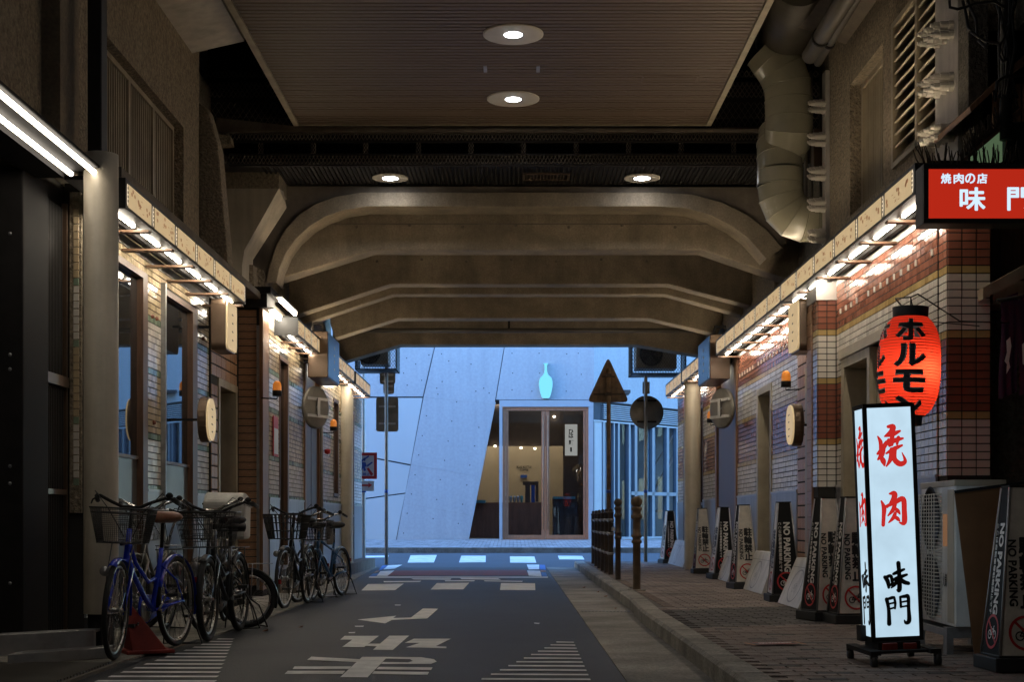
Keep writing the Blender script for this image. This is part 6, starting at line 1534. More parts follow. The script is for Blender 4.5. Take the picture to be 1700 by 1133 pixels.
# ================================================================== BICYCLES
def rot_pts(pts, mtx): return [tuple(mtx @ Vector(p)) for p in pts]
def make_bike(label, front, a_deg, steer=0, R_=.33, wb=1.06, paint='bike_black', style='step', basket='black', saddle='rubber', bar='chrome', fat=.019, rack=True, guard='bike_black',
              lamp=True, fender=True, lean=2.0, stand=True, barw=.28, big=1.0, spoke='chrome', load=None, bar_h=0.0):
    """front = contact point of the front wheel; a_deg = direction from front to rear, from +Y towards +X"""
    fx, fy = front[0], front[1]
    back = Vector((math.sin(R(a_deg)), math.cos(R(a_deg)), 0)); rear = Vector((fx, fy, 0)) + back * wb
    t = thing('bicycle', label, 'bicycle', (rear.x, rear.y, .02 if rear.x < -2.36 else 0.0), 'bicycles parked along the left wall')
    WORLD[t.name] = Vector((0, 0, 0)); fwd = -back; t.rotation_euler = (0, R(lean), math.atan2(-fwd.x, fwd.y))
    k = R_ / .33; hub = R_
    hx, hz = (wb - .22, .66 if R_ > .3 else .60); top = Vector((0, wb - .285, hz + .20)); bot = Vector((0, hx, hz))
    ax = (top - bot).normalized()
    Ms = Matrix.Translation(bot) @ Matrix.Rotation(R(steer), 4, ax) @ Matrix.Translation(-bot)
    def wheel(cy_, mtx=None, name='wheel'):
        c = (0, cy_, hub); m_ = MB(); n = 40
        for (rr_, rt) in ((R_ - fat, fat),):
            m_.tube([(0, cy_ + rr_ * math.cos(q), hub + rr_ * math.sin(q)) for q in [2 * math.pi * j / n for j in range(n)]], rt, 8, closed=True)
        if mtx: m_.xform(mtx)
        w = m_.build(name, 'tyre', t)
        m_ = MB(); ri = R_ - fat * 2 - .006
        m_.tube([(0, cy_ + ri * math.cos(q), hub + ri * math.sin(q)) for q in [2 * math.pi * j / n for j in range(n)]], .011, 6, closed=True)
        if mtx: m_.xform(mtx)
        m_.build('rim', 'rim_metal', w)
        m_ = MB(); ns = 28
        for j in range(ns):
            q = 2 * math.pi * j / ns; q2 = q + (.5 if (j // 2) % 2 else -.5); sx = .03 if j % 2 else -.03
            m_.tube([(sx, cy_ + .022 * math.cos(q2), hub + .022 * math.sin(q2)), (0, cy_ + ri * math.cos(q), hub + ri * math.sin(q))], .0015, 3, cap=False)
        if mtx: m_.xform(mtx)
        m_.build('spokes', spoke, w, kind='stuff')
        m_ = MB(); m_.lathe([(0, -.05), (.012, -.05), (.012, -.032), (.028, -.03), (.016, -.02), (.016, .02), (.028, .03), (.012, .032), (.012, .05), (0, .05)], c, 12, axis='X')
        if mtx: m_.xform(mtx)
        m_.build('hub', 'rim_metal', w)
        return w
    wheel(0); wheel(wb, Ms)
    bb = Vector((0, wb * .40, hub - .04)); st = Vector((0, wb * .40 - .15, hz - .02))
    m_ = MB()
    if style == 'step':
        m_.tube([bot + Vector((0, -.01, .03)), bot + Vector((0, -.10, -.10)), bb + Vector((0, .12, .09)), bb], .019, 10)
        m_.tube([bot + Vector((0, -.05, .12)), bot + Vector((0, -.15, -.03)), bb + Vector((0, .06, .20)), bb + Vector((0, -.06, .22))], .014, 10)
    elif style == 'low':
        m_.tube([bot, bot + Vector((0, -.14, -.20)), bb + Vector((0, .14, .04)), bb], .026, 10)
    else:
        m_.tube([bot, bb], .018, 10); m_.tube([bot + ax * .12, st + Vector((0, .02, 0))], .016, 10)
    m_.tube([bb, st, st + Vector((0, -.03, .08))], .017, 10); m_.tube([bot - ax * .02, top], .02, 10)
    for sx in (-1, 1):
        m_.tube([(sx * .02, bb.y, bb.z), (sx * .055, .1, hub), (sx * .058, 0, hub)], .010, 8)
        m_.tube([(sx * .015, st.y, st.z - .04), (sx * .05, .1, hub + .16), (sx * .058, 0, hub)], .008, 8)
    m_.build('frame', paint, t)
    m_ = MB(); rake = Vector((0, wb, hub))
    for sx in (-1, 1): m_.tube([(sx * .02, bot.y, bot.z), (sx * .05, bot.y + .02, bot.z - .06), (sx * .052, wb - .06, hub + .1), (sx * .055, wb, hub)], [.012, .013, .010, .008], 8)
    m_.tube([(0, bot.y - .003, bot.z), (0, bot.y, bot.z - .03)], .03, 10); m_.xform(Ms); m_.build('fork', paint, t)
    if fender:
        for (cy_, a0, a1, mt, nm) in ((0, 20, 200, None, 'mudguard'), (wb, 60, 190, Ms, 'mudguard')):
            m_ = MB(); n = 16; vs = []; fs = []
            for j in range(n + 1):
                q = R(a0 + (a1 - a0) * j / n); rr_ = R_ + .016
                for (sx, dr) in ((-.028, -.014), (-.014, 0), (.014, 0), (.028, -.014)): vs.append((sx, cy_ - (rr_ + dr) * math.cos(q) * -1 * (1) if False else cy_ + (rr_ + dr) * math.cos(q), hub + (rr_ + dr) * math.sin(q)))
            for j in range(n):
                for i in range(3): fs.append((j * 4 + i, j * 4 + i + 1, j * 4 + i + 5, j * 4 + i + 4))
            m_.smooth = True; m_.add(vs, fs)
            if mt: m_.xform(mt)
            o = m_.build(nm, paint if style == 'step' else guard, t); so = o.modifiers.new('thick', 'SOLIDIFY'); so.thickness = .002
    # handlebar, stem
    s0 = top + ax * (.16 + bar_h); m_ = MB(); m_.tube([top, s0], .012, 8); m_.tube([s0 - ax * .01, s0 + Vector((0, .03, .0))], .016, 8); m_.xform(Ms); m_.build('stem', bar, t)
    bz = s0.z; by = s0.y + .03
    m_ = MB(); pts = [(-barw, by - .20, bz + .04), (-barw + .02, by - .12, bz + .065), (-barw * .78, by - .02, bz + .07), (-barw * .45, by + .03, bz + .03), (-.06, by, bz), (.06, by, bz), (barw * .45, by + .03, bz + .03), (barw * .78, by - .02, bz + .07), (barw - .02, by - .12, bz + .065), (barw, by - .20, bz + .04)]
    m_.tube(pts, .0115, 8); m_.xform(Ms); hb = m_.build('handlebar', bar, t)
    for sx in (-1, 1):
        m_ = MB(); m_.tube([(sx * (barw - .018), by - .11, bz + .065), (sx * (barw + .003), by - .22, bz + .037)], .017, 10); m_.xform(Ms); m_.build('grip', 'rubber', hb)
        m_ = MB(); m_.tube([(sx * (barw - .05), by - .06, bz + .07), (sx * (barw - .0), by - .07, bz + .04), (sx * (barw + .03), by - .16, bz + .015)], .006, 6); m_.xform(Ms); m_.build('brake_lever', 'aluminium' if bar == 'chrome' else 'rubber', hb)
        m_ = MB(); m_.tube([(sx * (barw - .05), by - .05, bz + .07), (sx * barw * .8, by + .10, bz + .10), (sx * .12, by + .13, bz - .02), (sx * .03, by + .05, bz - .2)], .0035, 5); m_.xform(Ms); m_.build('cable', 'rubber', hb)
    m_ = MB(); m_.lathe([(0, .0), (.026, .004), (.026, .02), (.012, .034), (0, .036)], (-barw * .86, by - .06, bz + .075), 14); m_.xform(Ms); m_.build('bell', 'dark_steel', hb)
    # basket
    if basket:
        tw_, tl_, bw_, bl_, hh = (.19 * big, .15 * big, .15 * big, .10 * big, .23 * big)
        cy_, z0 = by + .20 * big, bz - .22 * big - .02
        ring = lambda f, n=6: [(sx * (bw_ + (tw_ - bw_) * f), cy_ + sy * (bl_ + (tl_ - bl_) * f) + f * .01, z0 + hh * f) for sx, sy in ((-1, -1), (1, -1), (1, 1), (-1, 1))]
        m_ = MB(); wr_ = .0022
        wm = 'wire_silver' if basket == 'silver' else 'wire_black'
        for f, r_ in ((0, .005), (1.0, .006)): m_.tube(ring(f), r_, 6, closed=True)
        m_.tube(ring(.86), .003, 4, closed=True)
        if basket == 'mesh':
            c0, c1 = ring(0), ring(1)
            for i in range(4):
                A_, B_, C_ = Vector(c0[i]), Vector(c0[(i + 1) % 4]), Vector(c1[i])
                for q in range(26):
                    f = q / 25; m_.tube([Vector(c0[i]).lerp(Vector(c0[(i + 1) % 4]), f), Vector(c1[i]).lerp(Vector(c1[(i + 1) % 4]), f)], .0013, 3, cap=False)
            for q in range(1, 18): m_.tube(ring(q / 18), .0013, 3, closed=True)
        elif basket == 'plastic':
            c0, c1 = ring(0), ring(1)
            for i in range(4):
                nn = 11 if i % 2 == 0 else 8
                for q in range(nn):
                    f = q / (nn - 1); m_.tube([Vector(c0[i]).lerp(Vector(c0[(i + 1) % 4]), f), Vector(c1[i]).lerp(Vector(c1[(i + 1) % 4]), f)], .0065, 4, cap=False)
            for f in (.33, .66): m_.tube(ring(f), .005, 4, closed=True)
        else:
            c0, c1 = ring(0), ring(1)
            for i in range(4):
                nn = 11 if i % 2 == 0 else 8
                for q in range(nn):
                    f = q / (nn - 1); m_.tube([Vector(c0[i]).lerp(Vector(c0[(i + 1) % 4]), f), Vector(c1[i]).lerp(Vector(c1[(i + 1) % 4]), f)], wr_, 4, cap=False)
            for q in range(1, 6): m_.tube(ring(q / 6), wr_, 4, closed=True)
        for q in range(9):
            f = q / 8; A_, B_ = ring(0)[0], ring(0)[1]; m_.tube([Vector(ring(0)[0]).lerp(Vector(ring(0)[1]), f), Vector(ring(0)[3]).lerp(Vector(ring(0)[2]), f)], wr_, 4, cap=False)
        m_.xform(Ms); m_.build('basket', wm, t)
        m_ = MB(); m_.tube([(.0, by + .06, z0 - .004), (.0, cy_ + .05, z0 - .01)], .01, 6)
        for sx in (-1, 1): m_.tube([(sx * .07, cy_, z0), (sx * .065, wb + .03, hub + .22), (sx * .06, wb, hub)], .004, 5)
        m_.xform(Ms); m_.build('basket_stay', wm, t)
    if lamp:
        m_ = MB(); m_.lathe([(0, -.03), (.025, -.025), (.034, .03), (.030, .036), (0, .038)], (.055, wb + .10, hub + .26 * k), 14, axis='Y'); m_.xform(Ms); m_.build('headlamp', 'lamp_glass', t)
    # saddle
    if saddle:
        sz = st.z + .26; sy = st.y - .06
        m_ = MB(); m_.tube([st + Vector((0, -.03, .06)), (0, sy, sz)], .013, 8); m_.build('seat_post', 'chrome' if bar == 'chrome' else 'dark_steel', t)
        m_ = MB(); m_.smooth = True; vs = []; fs = []; NS = 10
        prof_ = [(-.15, .04), (-.14, .10), (-.09, .128), (-.03, .122), (.03, .085), (.08, .050), (.13, .032), (.155, .014)]
        for (dy, w) in prof_:
            for j in range(NS):
                q = 2 * math.pi * j / NS; vs.append((w * math.cos(q), sy + dy, sz + .045 + (.045 if math.sin(q) > 0 else .045) * math.sin(q) * (1 if w > .02 else .5)))
        for i in range(len(prof_) - 1):
            for j in range(NS): j2 = (j + 1) % NS; fs.append((i * NS + j, i * NS + j2, (i + 1) * NS + j2, (i + 1) * NS + j))
        fs.append(tuple(range(NS))); fs.append(tuple(range(len(vs) - 1, len(vs) - NS - 1, -1)))
        m_.add(vs, fs); o = m_.build('saddle', saddle, t); sb_ = o.modifiers.new('sub', 'SUBSURF'); sb_.levels = 1; sb_.render_levels = 2
    if rack:
        m_ = MB(); zr = R_ * 2 + .05
        for sx in (-.06, -.02, .02, .06): m_.tube([(sx, .20, zr), (sx, -.20, zr)], .004, 5)
        for y_ in (.2, .0, -.2): m_.tube([(-.065, y_, zr), (.065, y_, zr)], .004, 5)
        for sx in (-1, 1): m_.tube([(sx * .06, -.02, zr), (sx * .06, 0, hub)], .005, 5); m_.tube([(sx * .06, .18, zr), (sx * .02, st.y, st.z - .02)], .004, 5)
        m_.build('rack', 'wire_silver' if bar == 'chrome' else 'wire_black', t)
    m_ = MB(); m_.lathe([(0, -.004), (.085, -.004), (.085, .004), (0, .004)], (.045, bb.y, bb.z), 24, axis='X')
    m_.tube([(.06, bb.y, bb.z), (.062, bb.y + .12, bb.z - .10)], .009, 6); m_.tube([(-.05, bb.y, bb.z), (-.055, bb.y - .12, bb.z + .10)], .009, 6); cr_ = m_.build('crankset', 'rim_metal', t)
    for sx, dy, dz in ((1, .12, -.10), (-1, -.12, .10)):
        m_ = MB(); m_.box(sx * .07, sx * .155, bb.y + dy - .03, bb.y + dy + .03, bb.z + dz - .012, bb.z + dz + .012); m_.build('pedal', 'rubber', cr_)
    if style != 'sport':
        m_ = MB(); pts = [(.05, bb.y + .09, bb.z + .02), (.05, bb.y + .06, bb.z + .10), (.05, bb.y, bb.z + .11), (.05, .02, hub + .045), (.05, -.05, hub), (.05, .02, hub - .05), (.05, bb.y, bb.z - .10), (.05, bb.y + .07, bb.z - .07)]
        m_.prism(pts, (.02, 0, 0)); m_.build('chain_guard', guard, t, bevel=.006)
    else:
        m_ = MB(); m_.tube([(.05, bb.y, bb.z + .085), (.05, 0, hub + .04), (.05, -.035, hub), (.05, 0, hub - .04), (.05, bb.y, bb.z - .085)], .006, 5); m_.build('chain', 'dark_steel', t)
    if stand:
        m_ = MB(); m_.tube([(-.055, 0, hub), (-.11, -.06, .20), (-.15, -.12, .012), (0, -.15, .010), (.15, -.12, .012), (.11, -.06, .20), (.055, 0, hub)], .007, 6); m_.build('kickstand', 'rubber', t)
    m_ = MB(); m_.box(-.02, .02, -R_ - .045, -R_ - .03, hub + .12, hub + .16); m_.build('reflector', 'reflector_red', t)
    if load == 'bag':
        m_ = MB(); zr = R_ * 2 + .05
        m_.prism([(-.19, -.19, zr + .10), (-.19, .12, zr + .10), (-.19, .17, zr + .44), (-.19, .05, zr + .53), (-.19, -.20, zr + .48)], (.38, 0, 0)); o = m_.build('seat_cover', 'fabric_grey', t, bevel=.03)
        m_ = MB(); m_.prism([(-.194, -.18, zr + .41), (-.194, .155, zr + .41), (-.194, .155, zr + .425), (-.194, -.18, zr + .425)], (.388, 0, 0)); m_.build('cover_piping', 'rubber', o)
    return t
make_bike('blue city bicycle with brown leather saddle and black mesh basket', (-2.63, 9.36), 9, steer=12, paint='bike_blue', basket='mesh', saddle='leather', bar='wire_silver' if False else 'dark_steel', guard='bike_blue', lean=1, spoke='chrome')
make_bike('silver city bicycle with wire basket squeezed behind the blue one', (-2.92, 10.9), 0, steer=-4, paint='bike_silver', basket='silver', bar='chrome', spoke='chrome', lean=-2)
make_bike('black sturdy bicycle with wide wire basket and fat tyres', (-2.37, 11.05), 2, steer=2, paint='bike_black', style='step', basket='black', bar='dark_steel', fat=.027, big=1.18, barw=.30, lean=1.5)
make_bike('black electric bicycle with a grey covered child seat behind the fat tyred one', (-2.61, 11.9), -1, steer=-8, paint='bike_black', style='low', basket='black', bar='chrome', R_=.30, barw=.29, lean=-1, bar_h=.06, load='bag')
make_bike('small wheeled black bicycle turned sideways with its front towards the wall', (-3.17, 11.98), 60, steer=12, paint='bike_black', style='low', basket=None, bar='chrome', R_=.255, wb=.98, fat=.024, saddle='rubber', rack=True, lean=1)
make_bike('black city bicycle with big plastic front basket at the head of the second group', (-2.42, 15.05), 5, steer=-2, paint='bike_black', basket='plastic', bar='dark_steel', big=1.12, lean=-1)
make_bike('small wheeled dark folding bicycle in the middle of the second group', (-2.44, 16.15), 8, steer=-8, paint='bike_black', style='low', basket=None, bar='chrome', R_=.255, wb=.98, lamp=False, rack=False, saddle='rubber')
make_bike('teal framed bicycle with small wire basket last in the second group', (-2.36, 16.75), 12, steer=6, paint='bike_teal', style='sport', basket='black', bar='chrome', R_=.30, rack=False, guard='bike_teal')

# ================================================================== ACROSS THE ROAD
YF = 39.5
def FX(px): return XP(px, YF)
def FZ(py): return ZP(py, YF)
cf = thing('concrete_cafe', 'bare concrete cafe building with slanted panels and a tall timber glass door', 'building', (0, YF, .4))
mb = MB(); mb.box(-14, FX(770), YF + .06, YF + .5, .2, 12.0); mb.box(FX(770), FX(986), YF + .061, YF + .5, FZ(666), 12.0); mb.build('core', 'facade_joint', cf)
def panel(pts, m, bevel=.0, d=.058):
    m_ = MB(); m_.prism([(FX(x), YF, FZ(y)) for x, y in pts], (0, d, 0)); return m_.build('concrete_panel', m, cf, bevel=bevel)
TOP = 300
def lerpx(p, q, y): return p[0] + (q[0] - p[0]) * (y - p[1]) / (q[1] - p[1])
jA, jB = ((722, 573), (657, 897)), ((838, 573), (774, 897))
xa = lambda y: lerpx((722, 573), (702, 660), y); xb = lambda y: lerpx((838, 573), (823, 664), y)
g = .45
panel([(300, 658.8), (xa(658.8) - g, 658.8), (xa(TOP) - g, TOP), (300, TOP)], 'facade')
panel([(560, 661.2), (701.5, 661.2), (681.5, 771.5), (560, 748)], 'facade_smooth'); panel([(560, 750.5), (681, 773.8), (673, 818.5), (560, 834)], 'facade_smooth'); panel([(560, 836), (672.6, 820.5), (657, 898), (560, 898)], 'facade_smooth')
panel([(300, 661.2), (559.5, 661.2), (559.5, 898), (300, 898)], 'facade_smooth')
panel([(xa(660) + g + .8, 660), (658.2, 898), (774, 898), (822, 665), (xb(TOP) - g, TOP), (xa(TOP) + g, TOP)], 'facade', d=.056)
panel([(xb(664) + g, 664), (986, 664), (986, TOP), (xb(TOP) + g, TOP)], 'facade')
# form-tie holes
mb = MB(); rr = random.Random(5)
for (x, y) in [(675, 595), (690, 605), (712, 590), (733, 588), (745, 600), (782, 605), (757, 618), (700, 632), (734, 634), (803, 645), (790, 650), (758, 668), (708, 691), (750, 700), (795, 710), (701, 724), (744, 733), (788, 741), (695, 756), (738, 765), (780, 773), (689, 789), (731, 797), (775, 806), (683, 821), (725, 830), (768, 838), (676, 853), (719, 862), (761, 870), (670, 886), (850, 587), (895, 587), (941, 588), (851, 620), (896, 620), (941, 622), (850, 648), (883, 650), (940, 650), (960, 587), (965, 622), (670, 620), (676, 640), (640, 655), (655, 600), (725, 645), (727, 655), (812, 653)]:
    mb.lathe([(0, -.002), (.014, -.002), (.017, .0)], (FX(x), YF - .0005, FZ(y)), 8, axis='Y')
mb.build('tie_hole', 'facade_joint', cf, kind='stuff')
for (a_, b_) in (((682, 772), (794, 792)), ((672, 836), (780, 856)), ((703, 660), (822, 672))):
    m_ = MB(); m_.prism([(FX(x), YF - .003, FZ(y)) for x, y in (a_, b_, (b_[0], b_[1] + .35), (a_[0], a_[1] + .35))], (0, .004, 0)); m_.build('cast_joint', 'skirt', cf)
mb = MB(); mb.box(FX(610), FX(722), YF - .03, YF - .001, FZ(575), FZ(573.5)); mb.build('drip_edge', 'frame_pale', cf)
# bottle logo sign
def bottle(cx, top, bot, hw, sc=1.0):
    H_ = bot - top; pr = [(0, .34), (.02, .36), (.04, .20), (.06, .22), (.10, .18), (.25, .20), (.34, .40), (.42, .82), (.52, .97), (.62, .98), (.76, .88), (.90, .70), (.97, .58), (1.0, .40)]
    L_ = [(cx - hw * w, top + H_ * t) for t, w in pr]; R2 = [(cx + hw * w, top + H_ * t) for t, w in reversed(pr)]
    return L_ + R2
bt = thing('bottle_sign', 'glowing pale blue bottle emblem on the concrete above the cafe door', 'sign', (FX(906), YF, FZ(635)))
mb = MB(); mb.prism([(FX(x), YF - .09, FZ(y)) for x, y in bottle(906, 604, 662, 11.6)], (0, .05, 0)); mb.build('bottle_face', 'bottle_light', bt)
mb = MB(); mb.prism([(FX(x), YF - .038, FZ(y)) for x, y in bottle(906, 603.4, 662.6, 12.2)], (0, .036, 0)); mb.build('backing', 'frame_pale', bt)
# opening frames, door
def fbox(x0, x1, y0, y1, ya, yb, m, nm, par=None, lab=None):
    m_ = MB(); m_.box(FX(x0), FX(x1), ya, yb, FZ(y1), FZ(y0)); return m_.build(nm, m, par or cf, label=lab)
fbox(829, 834, 665, 897, YF - .02, YF + .2, 'frame_pale', 'steel_post'); fbox(834, 985, 665, 676, YF - .03, YF + .2, 'frame_pale', 'steel_lintel'); fbox(977, 985, 676, 897, YF - .02, YF + .2, 'frame_pale', 'steel_post')
m_ = MB(); m_.prism([(FX(x), YF - .01, FZ(y)) for x, y in ((820, 668), (823, 668), (778, 897), (774.5, 897))], (0, .2, 0)); m_.build('slanted_frame', 'frame_pale', cf)
fbox(776, 829, 895.5, 898, YF, YF + .2, 'frame_pale', 'sill')
df = thing('double_door', 'tall double glass door in reddish timber frames at the cafe entrance', 'door', (FX(906), YF + .1, FZ(897)))
fbox(835, 977, 678, 682, YF + .02, YF + .14, 'wood_red', 'head_frame', df); fbox(835, 839.5, 682, 896, YF + .02, YF + .14, 'wood_red', 'jamb', df); fbox(972.5, 977, 682, 896, YF + .02, YF + .14, 'wood_red', 'jamb', df)
for (a, b, st0, st1) in ((840, 905.2, 844, 899), (905.8, 972, 912, 968.5)):
    l_ = fbox(a, st0, 682.5, 896, YF + .04, YF + .12, 'wood_red', 'door_leaf', df)
    fbox(st1, b, 682.5, 896, YF + .04, YF + .12, 'wood_red', 'stile', l_) if False else None
    m_ = MB(); m_.box(FX(st1), FX(b), YF + .04, YF + .12, FZ(896), FZ(682.5)); m_.build('stile', 'wood_red', l_)
    m_ = MB(); m_.box(FX(st0), FX(st1), YF + .04, YF + .12, FZ(896), FZ(889)); m_.build('bottom_rail', 'wood_red', l_)
    m_ = MB(); m_.box(FX(st0), FX(st1), YF + .07, YF + .09, FZ(889), FZ(682.5)); m_.build('glass', 'pane', l_)
mb = MB(); mb.tube([(FX(901.5), YF + .0, FZ(880)), (FX(901.5), YF + .0, FZ(690))], .018, 6); mb.tube([(FX(909.5), YF + .0, FZ(880)), (FX(909.5), YF + .0, FZ(690))], .018, 6); mb.build('pull_bar', 'wood', df)
m_ = MB(); m_.prism([(FX(x), YF + .08, FZ(y)) for x, y in ((823, 668), (829, 668), (829, 895.5), (778.5, 895.5))], (0, .02, 0)); m_.build('side_glass', 'pane', cf)
# interior of the cafe
it = thing('cafe_interior', 'warm lit cafe interior with counter seen through the glass door', 'interior', (1, 43, .4))
mb = MB(); zf = FZ(897)
mb.box(-3.2, 3.2, 44.0, 44.15, zf, FZ(650)); mb.build('back_wall', 'cafe_wall', it)
mb = MB(); mb.box(-3.3, -3.2, YF + .5, 44.15, zf, FZ(650)); mb.box(2.45, 2.55, YF + .5, 44.0, zf, FZ(650)); mb.build('side_wall', 'cafe_dark', it)
mb = MB(); mb.box(-3.3, 3.3, YF + .2, 44.2, zf - .1, zf + .003); mb.build('floor', 'cafe_wood', it)
mb = MB(); mb.box(-3.3, 3.3, YF + .5, 44.2, FZ(650), FZ(645)); mb.build('ceiling', 'cafe_dark', it)
YI = 42.4
def ibox(x0, x1, y0, y1, Ya, Yb, m, nm, par=None):
    m_ = MB(); m_.box(XP(x0, Ya), XP(x1, Ya), Ya, Yb, ZP(y1, Ya), ZP(y0, Ya)); return m_.build(nm, m, par or it)
ibox(776, 1000, 640, 741, YI + .6, YI + .75, 'cafe_dark', 'bulkhead')
ibox(778, 905, 835, 905, YI - .2, YI + .2, 'cafe_wood', 'counter'); ibox(776, 806, 831, 836, YI - .5, YI + .2, 'teal_cup', 'counter_top')
ibox(918, 960, 829, 900, YI - .6, YI - .1, 'cafe_dark', 'side_counter'); ibox(918, 955, 825, 829, YI - .7, YI - .1, 'teal_cup', 'counter_top')
ibox(935, 985, 690, 900, YI + .3, YI + .5, 'cafe_dark', 'partition')
em = thing('espresso_machine', 'black espresso machine with blue panel standing on the cafe counter', 'espresso machine', P(878, 835, YI))
ibox(868, 894, 800, 806, YI - .15, YI + .1, 'cafe_dark', 'top', em); ibox(872, 880, 806, 835, YI - .15, YI + .05, 'cafe_dark', 'body', em); ibox(882, 888, 806, 835, YI - .12, YI + .05, 'print_blue', 'panel', em); ibox(889, 894, 806, 834, YI - .12, YI + .05, 'cafe_dark', 'leg', em)
for i, px in enumerate((842, 848, 854, 860, 866)):
    o = MB(); o.lathe([(.03, 0), (.045, .08), (.05, .18), (.03, .2)], P(px, 834.8, YI - .1), 10); o = o.build('glass_carafe', 'lamp_glass' if px != 866 else 'teal_cup', None); tag(o, ['leftmost clear carafe', 'second clear carafe from the left', 'middle clear carafe', 'fourth clear carafe from the left', 'teal cup'][i] + ' in the row on the cafe counter', 'carafe')
lt = MB(); put_text(lt, 'BLUE BOTTLE', plane_mtx((XP(870, 43.98), 43.98, ZP(776, 43.98)), (1, 0, 0), (0, 0, 1)), w=XP(882, 43.98) - XP(857.5, 43.98), h=.07, bold=.02); put_text(lt, 'COFFEE', plane_mtx((XP(870, 43.98), 43.98, ZP(781, 43.98)), (1, 0, 0), (0, 0, 1)), w=XP(877, 43.98) - XP(863, 43.98), h=.07, bold=.02)
lt.build('wall_lettering', 'print_black', it)
lt = MB(); lt.box(XP(864, 43.98), XP(875, 43.98), 43.96, 43.98, ZP(794, 43.98), ZP(789, 43.98)); lt.build('wall_note', 'print_blue', it)
for px, py in ((822, 741), (842, 742), (865, 744), (888, 745), (920, 692), (950, 696)):
    m_ = MB(); c = P(px, py, YI + .5); m_.lathe([(0, -.03), (.035, -.03), (.035, .02)], c, 10); m_.build('spot_lamp', 'cafe_lamp', it)
al = area_lamp('cafe_ceiling_lamp', (-0.2, 43.2, FZ(655)), 5.0, .5, 46, (1, .80, .55), (0, 0, 0))
al2 = area_lamp('cafe_ceiling_lamp', (0.9, 41.3, FZ(655)), 2.0, .5, 5, (1, .80, .55), (0, 0, 0))
bn = thing('reflected_sign', 'white upright banner with black letters imitating a sign mirrored in the right door glass', 'reflection', P(948, 730, YI - 1))  # panel inside stands in for an outside sign mirrored in the glass
ibox(938, 958.5, 705, 757, YI - 1.0, YI - .97, 'sign_reflection', 'mirror_face', bn)
m_ = MB()
for ch, py in (('ひ', 717), ('は', 724), ('麺', 735), ('ー', 747)): put_text(m_, ch, plane_mtx((XP(948, YI - 1.02), YI - 1.02, ZP(py, YI - 1.02)), (1, 0, 0), (0, 0, 1)), w=.14 if ch != 'ー' else .05, h=.14, bold=.03)
m_.build('lettering', 'print_black', bn)
# glazed wing to the right, receding
wg = thing('glazed_wing', 'glazed wing of the concrete cafe with pale curtains and louvres', 'building', (4.5, 40.5, .4))
p0 = Vector((FX(986), YF, 0)); p1 = Vector((XP(1150, 43.3), 43.3, 0)); U = (p1 - p0).normalized(); Ln = 9.0; Nn = Vector((U.y, -U.x, 0))
def wx(px):
    """distance along the wing where the sight line of photo column px meets it"""
    k = (px - 852) / F; # x = k*y ; p0 + U*t
    return (k * p0.y - p0.x) / (U.x - k * U.y)
def wzp(py, px):
    t = wx(px); Y = p0.y + U.y * t; return ZP(py, Y)
def wbox(t0, t1, z0, z1, d0, d1, m, nm, par=None):
    m_ = MB(); q = [p0 + U * t0 + Nn * -d0, p0 + U * t1 + Nn * -d0, p0 + U * t1 + Nn * -d1, p0 + U * t0 + Nn * -d1]
    m_.prism([(a.x, a.y, z0) for a in q], (0, 0, z1 - z0)); return m_.build(nm, m, par or wg)
zg, zh = FZ(665), FZ(690)
wbox(0, Ln, zg, 12, 0, .4, 'facade', 'upper_wall'); wbox(0, Ln, .2, FZ(893), 0, .4, 'facade', 'base')
wbox(0, Ln, zg - .55, zg - .001, .10, .14, 'facade_joint', 'louvre_back')
for i in range(8): wbox(wx(1003), Ln, zg - .10 - i * .055, zg - .075 - i * .055, .02, .1, 'frame_pale', 'louvre_blade')
wbox(0, Ln, zg - .58, zg - .54, 0, .12, 'frame_pale', 'transom')
wbox(wx(1048), Ln, FZ(821), FZ(815), 0, .10, 'mullion_paint', 'transom')
for (a, b) in ((986, 988), (1001, 1005), (1019, 1021), (1026, 1029), (1044, 1047), (1054, 1058), (1083, 1087), (1107, 1111), (1123, 1126), (1136, 1140)):
    wbox(wx(a), wx(b), FZ(893), zg - .58, .0, .13, 'mullion_paint', 'mullion')
wbox(wx(988), wx(1001), FZ(893), zg - .58, .03, .05, 'frame_pale', 'solid_panel')
for (a, b) in ((1005, 1019), (1029, 1044), (1058, 1083), (1087, 1107), (1111, 1123), (1126, 1136), (1140, 1165)):
    wbox(wx(a), wx(b), FZ(893), zg - .58, .08, .09, 'pane', 'pane')
def curtain(a, b, y0=690, m='curtain', nm='curtain'):
    m_ = MB(); t0, t1 = wx(a), wx(b); n = max(6, int((t1 - t0) / .05)); vs = []; fs = []
    for i in range(n + 1):
        t = t0 + (t1 - t0) * i / n; q = p0 + U * t + Nn * -(.35 + .035 * math.sin(i * 1.9)); vs += [(q.x, q.y, FZ(892)), (q.x, q.y, FZ(y0))]
    for i in range(n): fs.append((i * 2, i * 2 + 2, i * 2 + 3, i * 2 + 1))
    m_.smooth = True; m_.add(vs, fs); o = m_.build(nm, m, wg); so = o.modifiers.new('thick', 'SOLIDIFY'); so.thickness = .008
curtain(1005, 1019); curtain(1021, 1027); curtain(1060, 1068); curtain(1092, 1103)
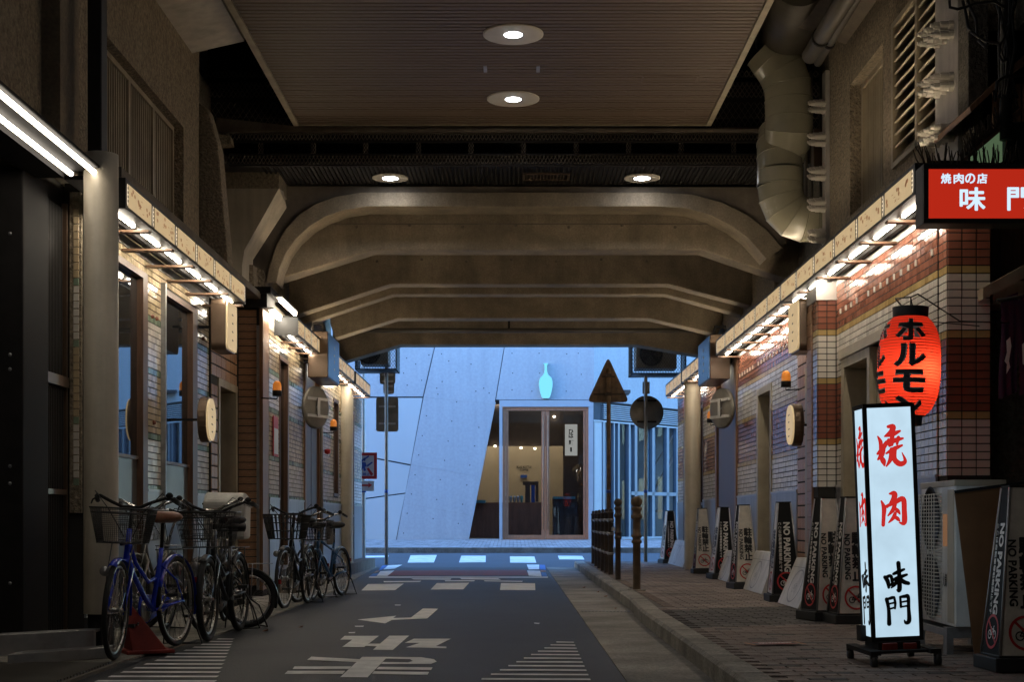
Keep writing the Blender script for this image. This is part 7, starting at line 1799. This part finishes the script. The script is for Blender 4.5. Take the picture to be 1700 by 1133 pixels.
wbox(1.75, Ln, .3, zg, 1.3, 1.35, 'cafe_dark', 'room_back'); wbox(wx(1029), wx(1046), FZ(820), FZ(812), .4, .7, 'cafe_dark', 'shelf')
wbox(wx(1113), wx(1150), FZ(850), FZ(846), .5, .9, 'cafe_wood', 'stair_rail')
m_ = MB(); q0, q1 = p0 + U * wx(1112) - Nn * .6, p0 + U * wx(1150) - Nn * .6; m_.tube([(q0.x, q0.y, FZ(812)), (q1.x, q1.y, FZ(740))], .05, 6); m_.tube([(q0.x, q0.y, FZ(770)), (q1.x, q1.y, FZ(700))], .03, 6); m_.build('stair_rail', 'cafe_wood', wg)
for px, py, ch in ((1032, 709, 'そば'), ):
    m_ = MB(); t = wx(1030.5); 
    wbox(wx(1029.5), wx(1036), FZ(755), FZ(702), .15, .17, 'sign_reflection', 'reflection')  # glowing panel stands in for a lit sign mirrored in the pane
# neighbouring buildings along the cross street and an added sky blocker behind the camera (kept plain, outside the picture)
def block(x0, x1, y0, y1, h, label):
    t = thing('city_building', label, 'building', ((x0 + x1) / 2, (y0 + y1) / 2, 0)); m_ = MB(); m_.box(x0, x1, y0, y1, -.3, h); m_.build('wall', 'far_building', t)
    side = y0 if y0 > 0 else y1
    sgn = -1 if y0 > 0 else 1
    n = int((x1 - x0) / 3)
    for fl_ in range(int(h // 3.4)):
        for i in range(n):
            m_ = MB(); a = x0 + .8 + i * 3; m_.box(a, a + 1.5, side, side + sgn * .03, 1.0 + fl_ * 3.3, 2.7 + fl_ * 3.3); m_.build('window', 'far_window', t)
block(-38, -14.5, YF + .3, YF + 14, 13, 'plain concrete building beside the cafe to the left'); block(13.5, 36, 46, 60, 15, 'plain building beyond the glazed wing')
block(-30, -4.9, -12, 28.0, 8.6, 'dark building mass behind the left shops'); block(5.2, 30, 11.6, 28.0, 8.6, 'dark building mass behind the right shops'); block(7.5, 30, -12, 11.3, 8.6, 'building across the side lane on the right')
block(-14, 14, -30, -13, 16, 'unseen building added behind the camera to shut out sky light')  # added block, keeps sky light from coming in behind the camera
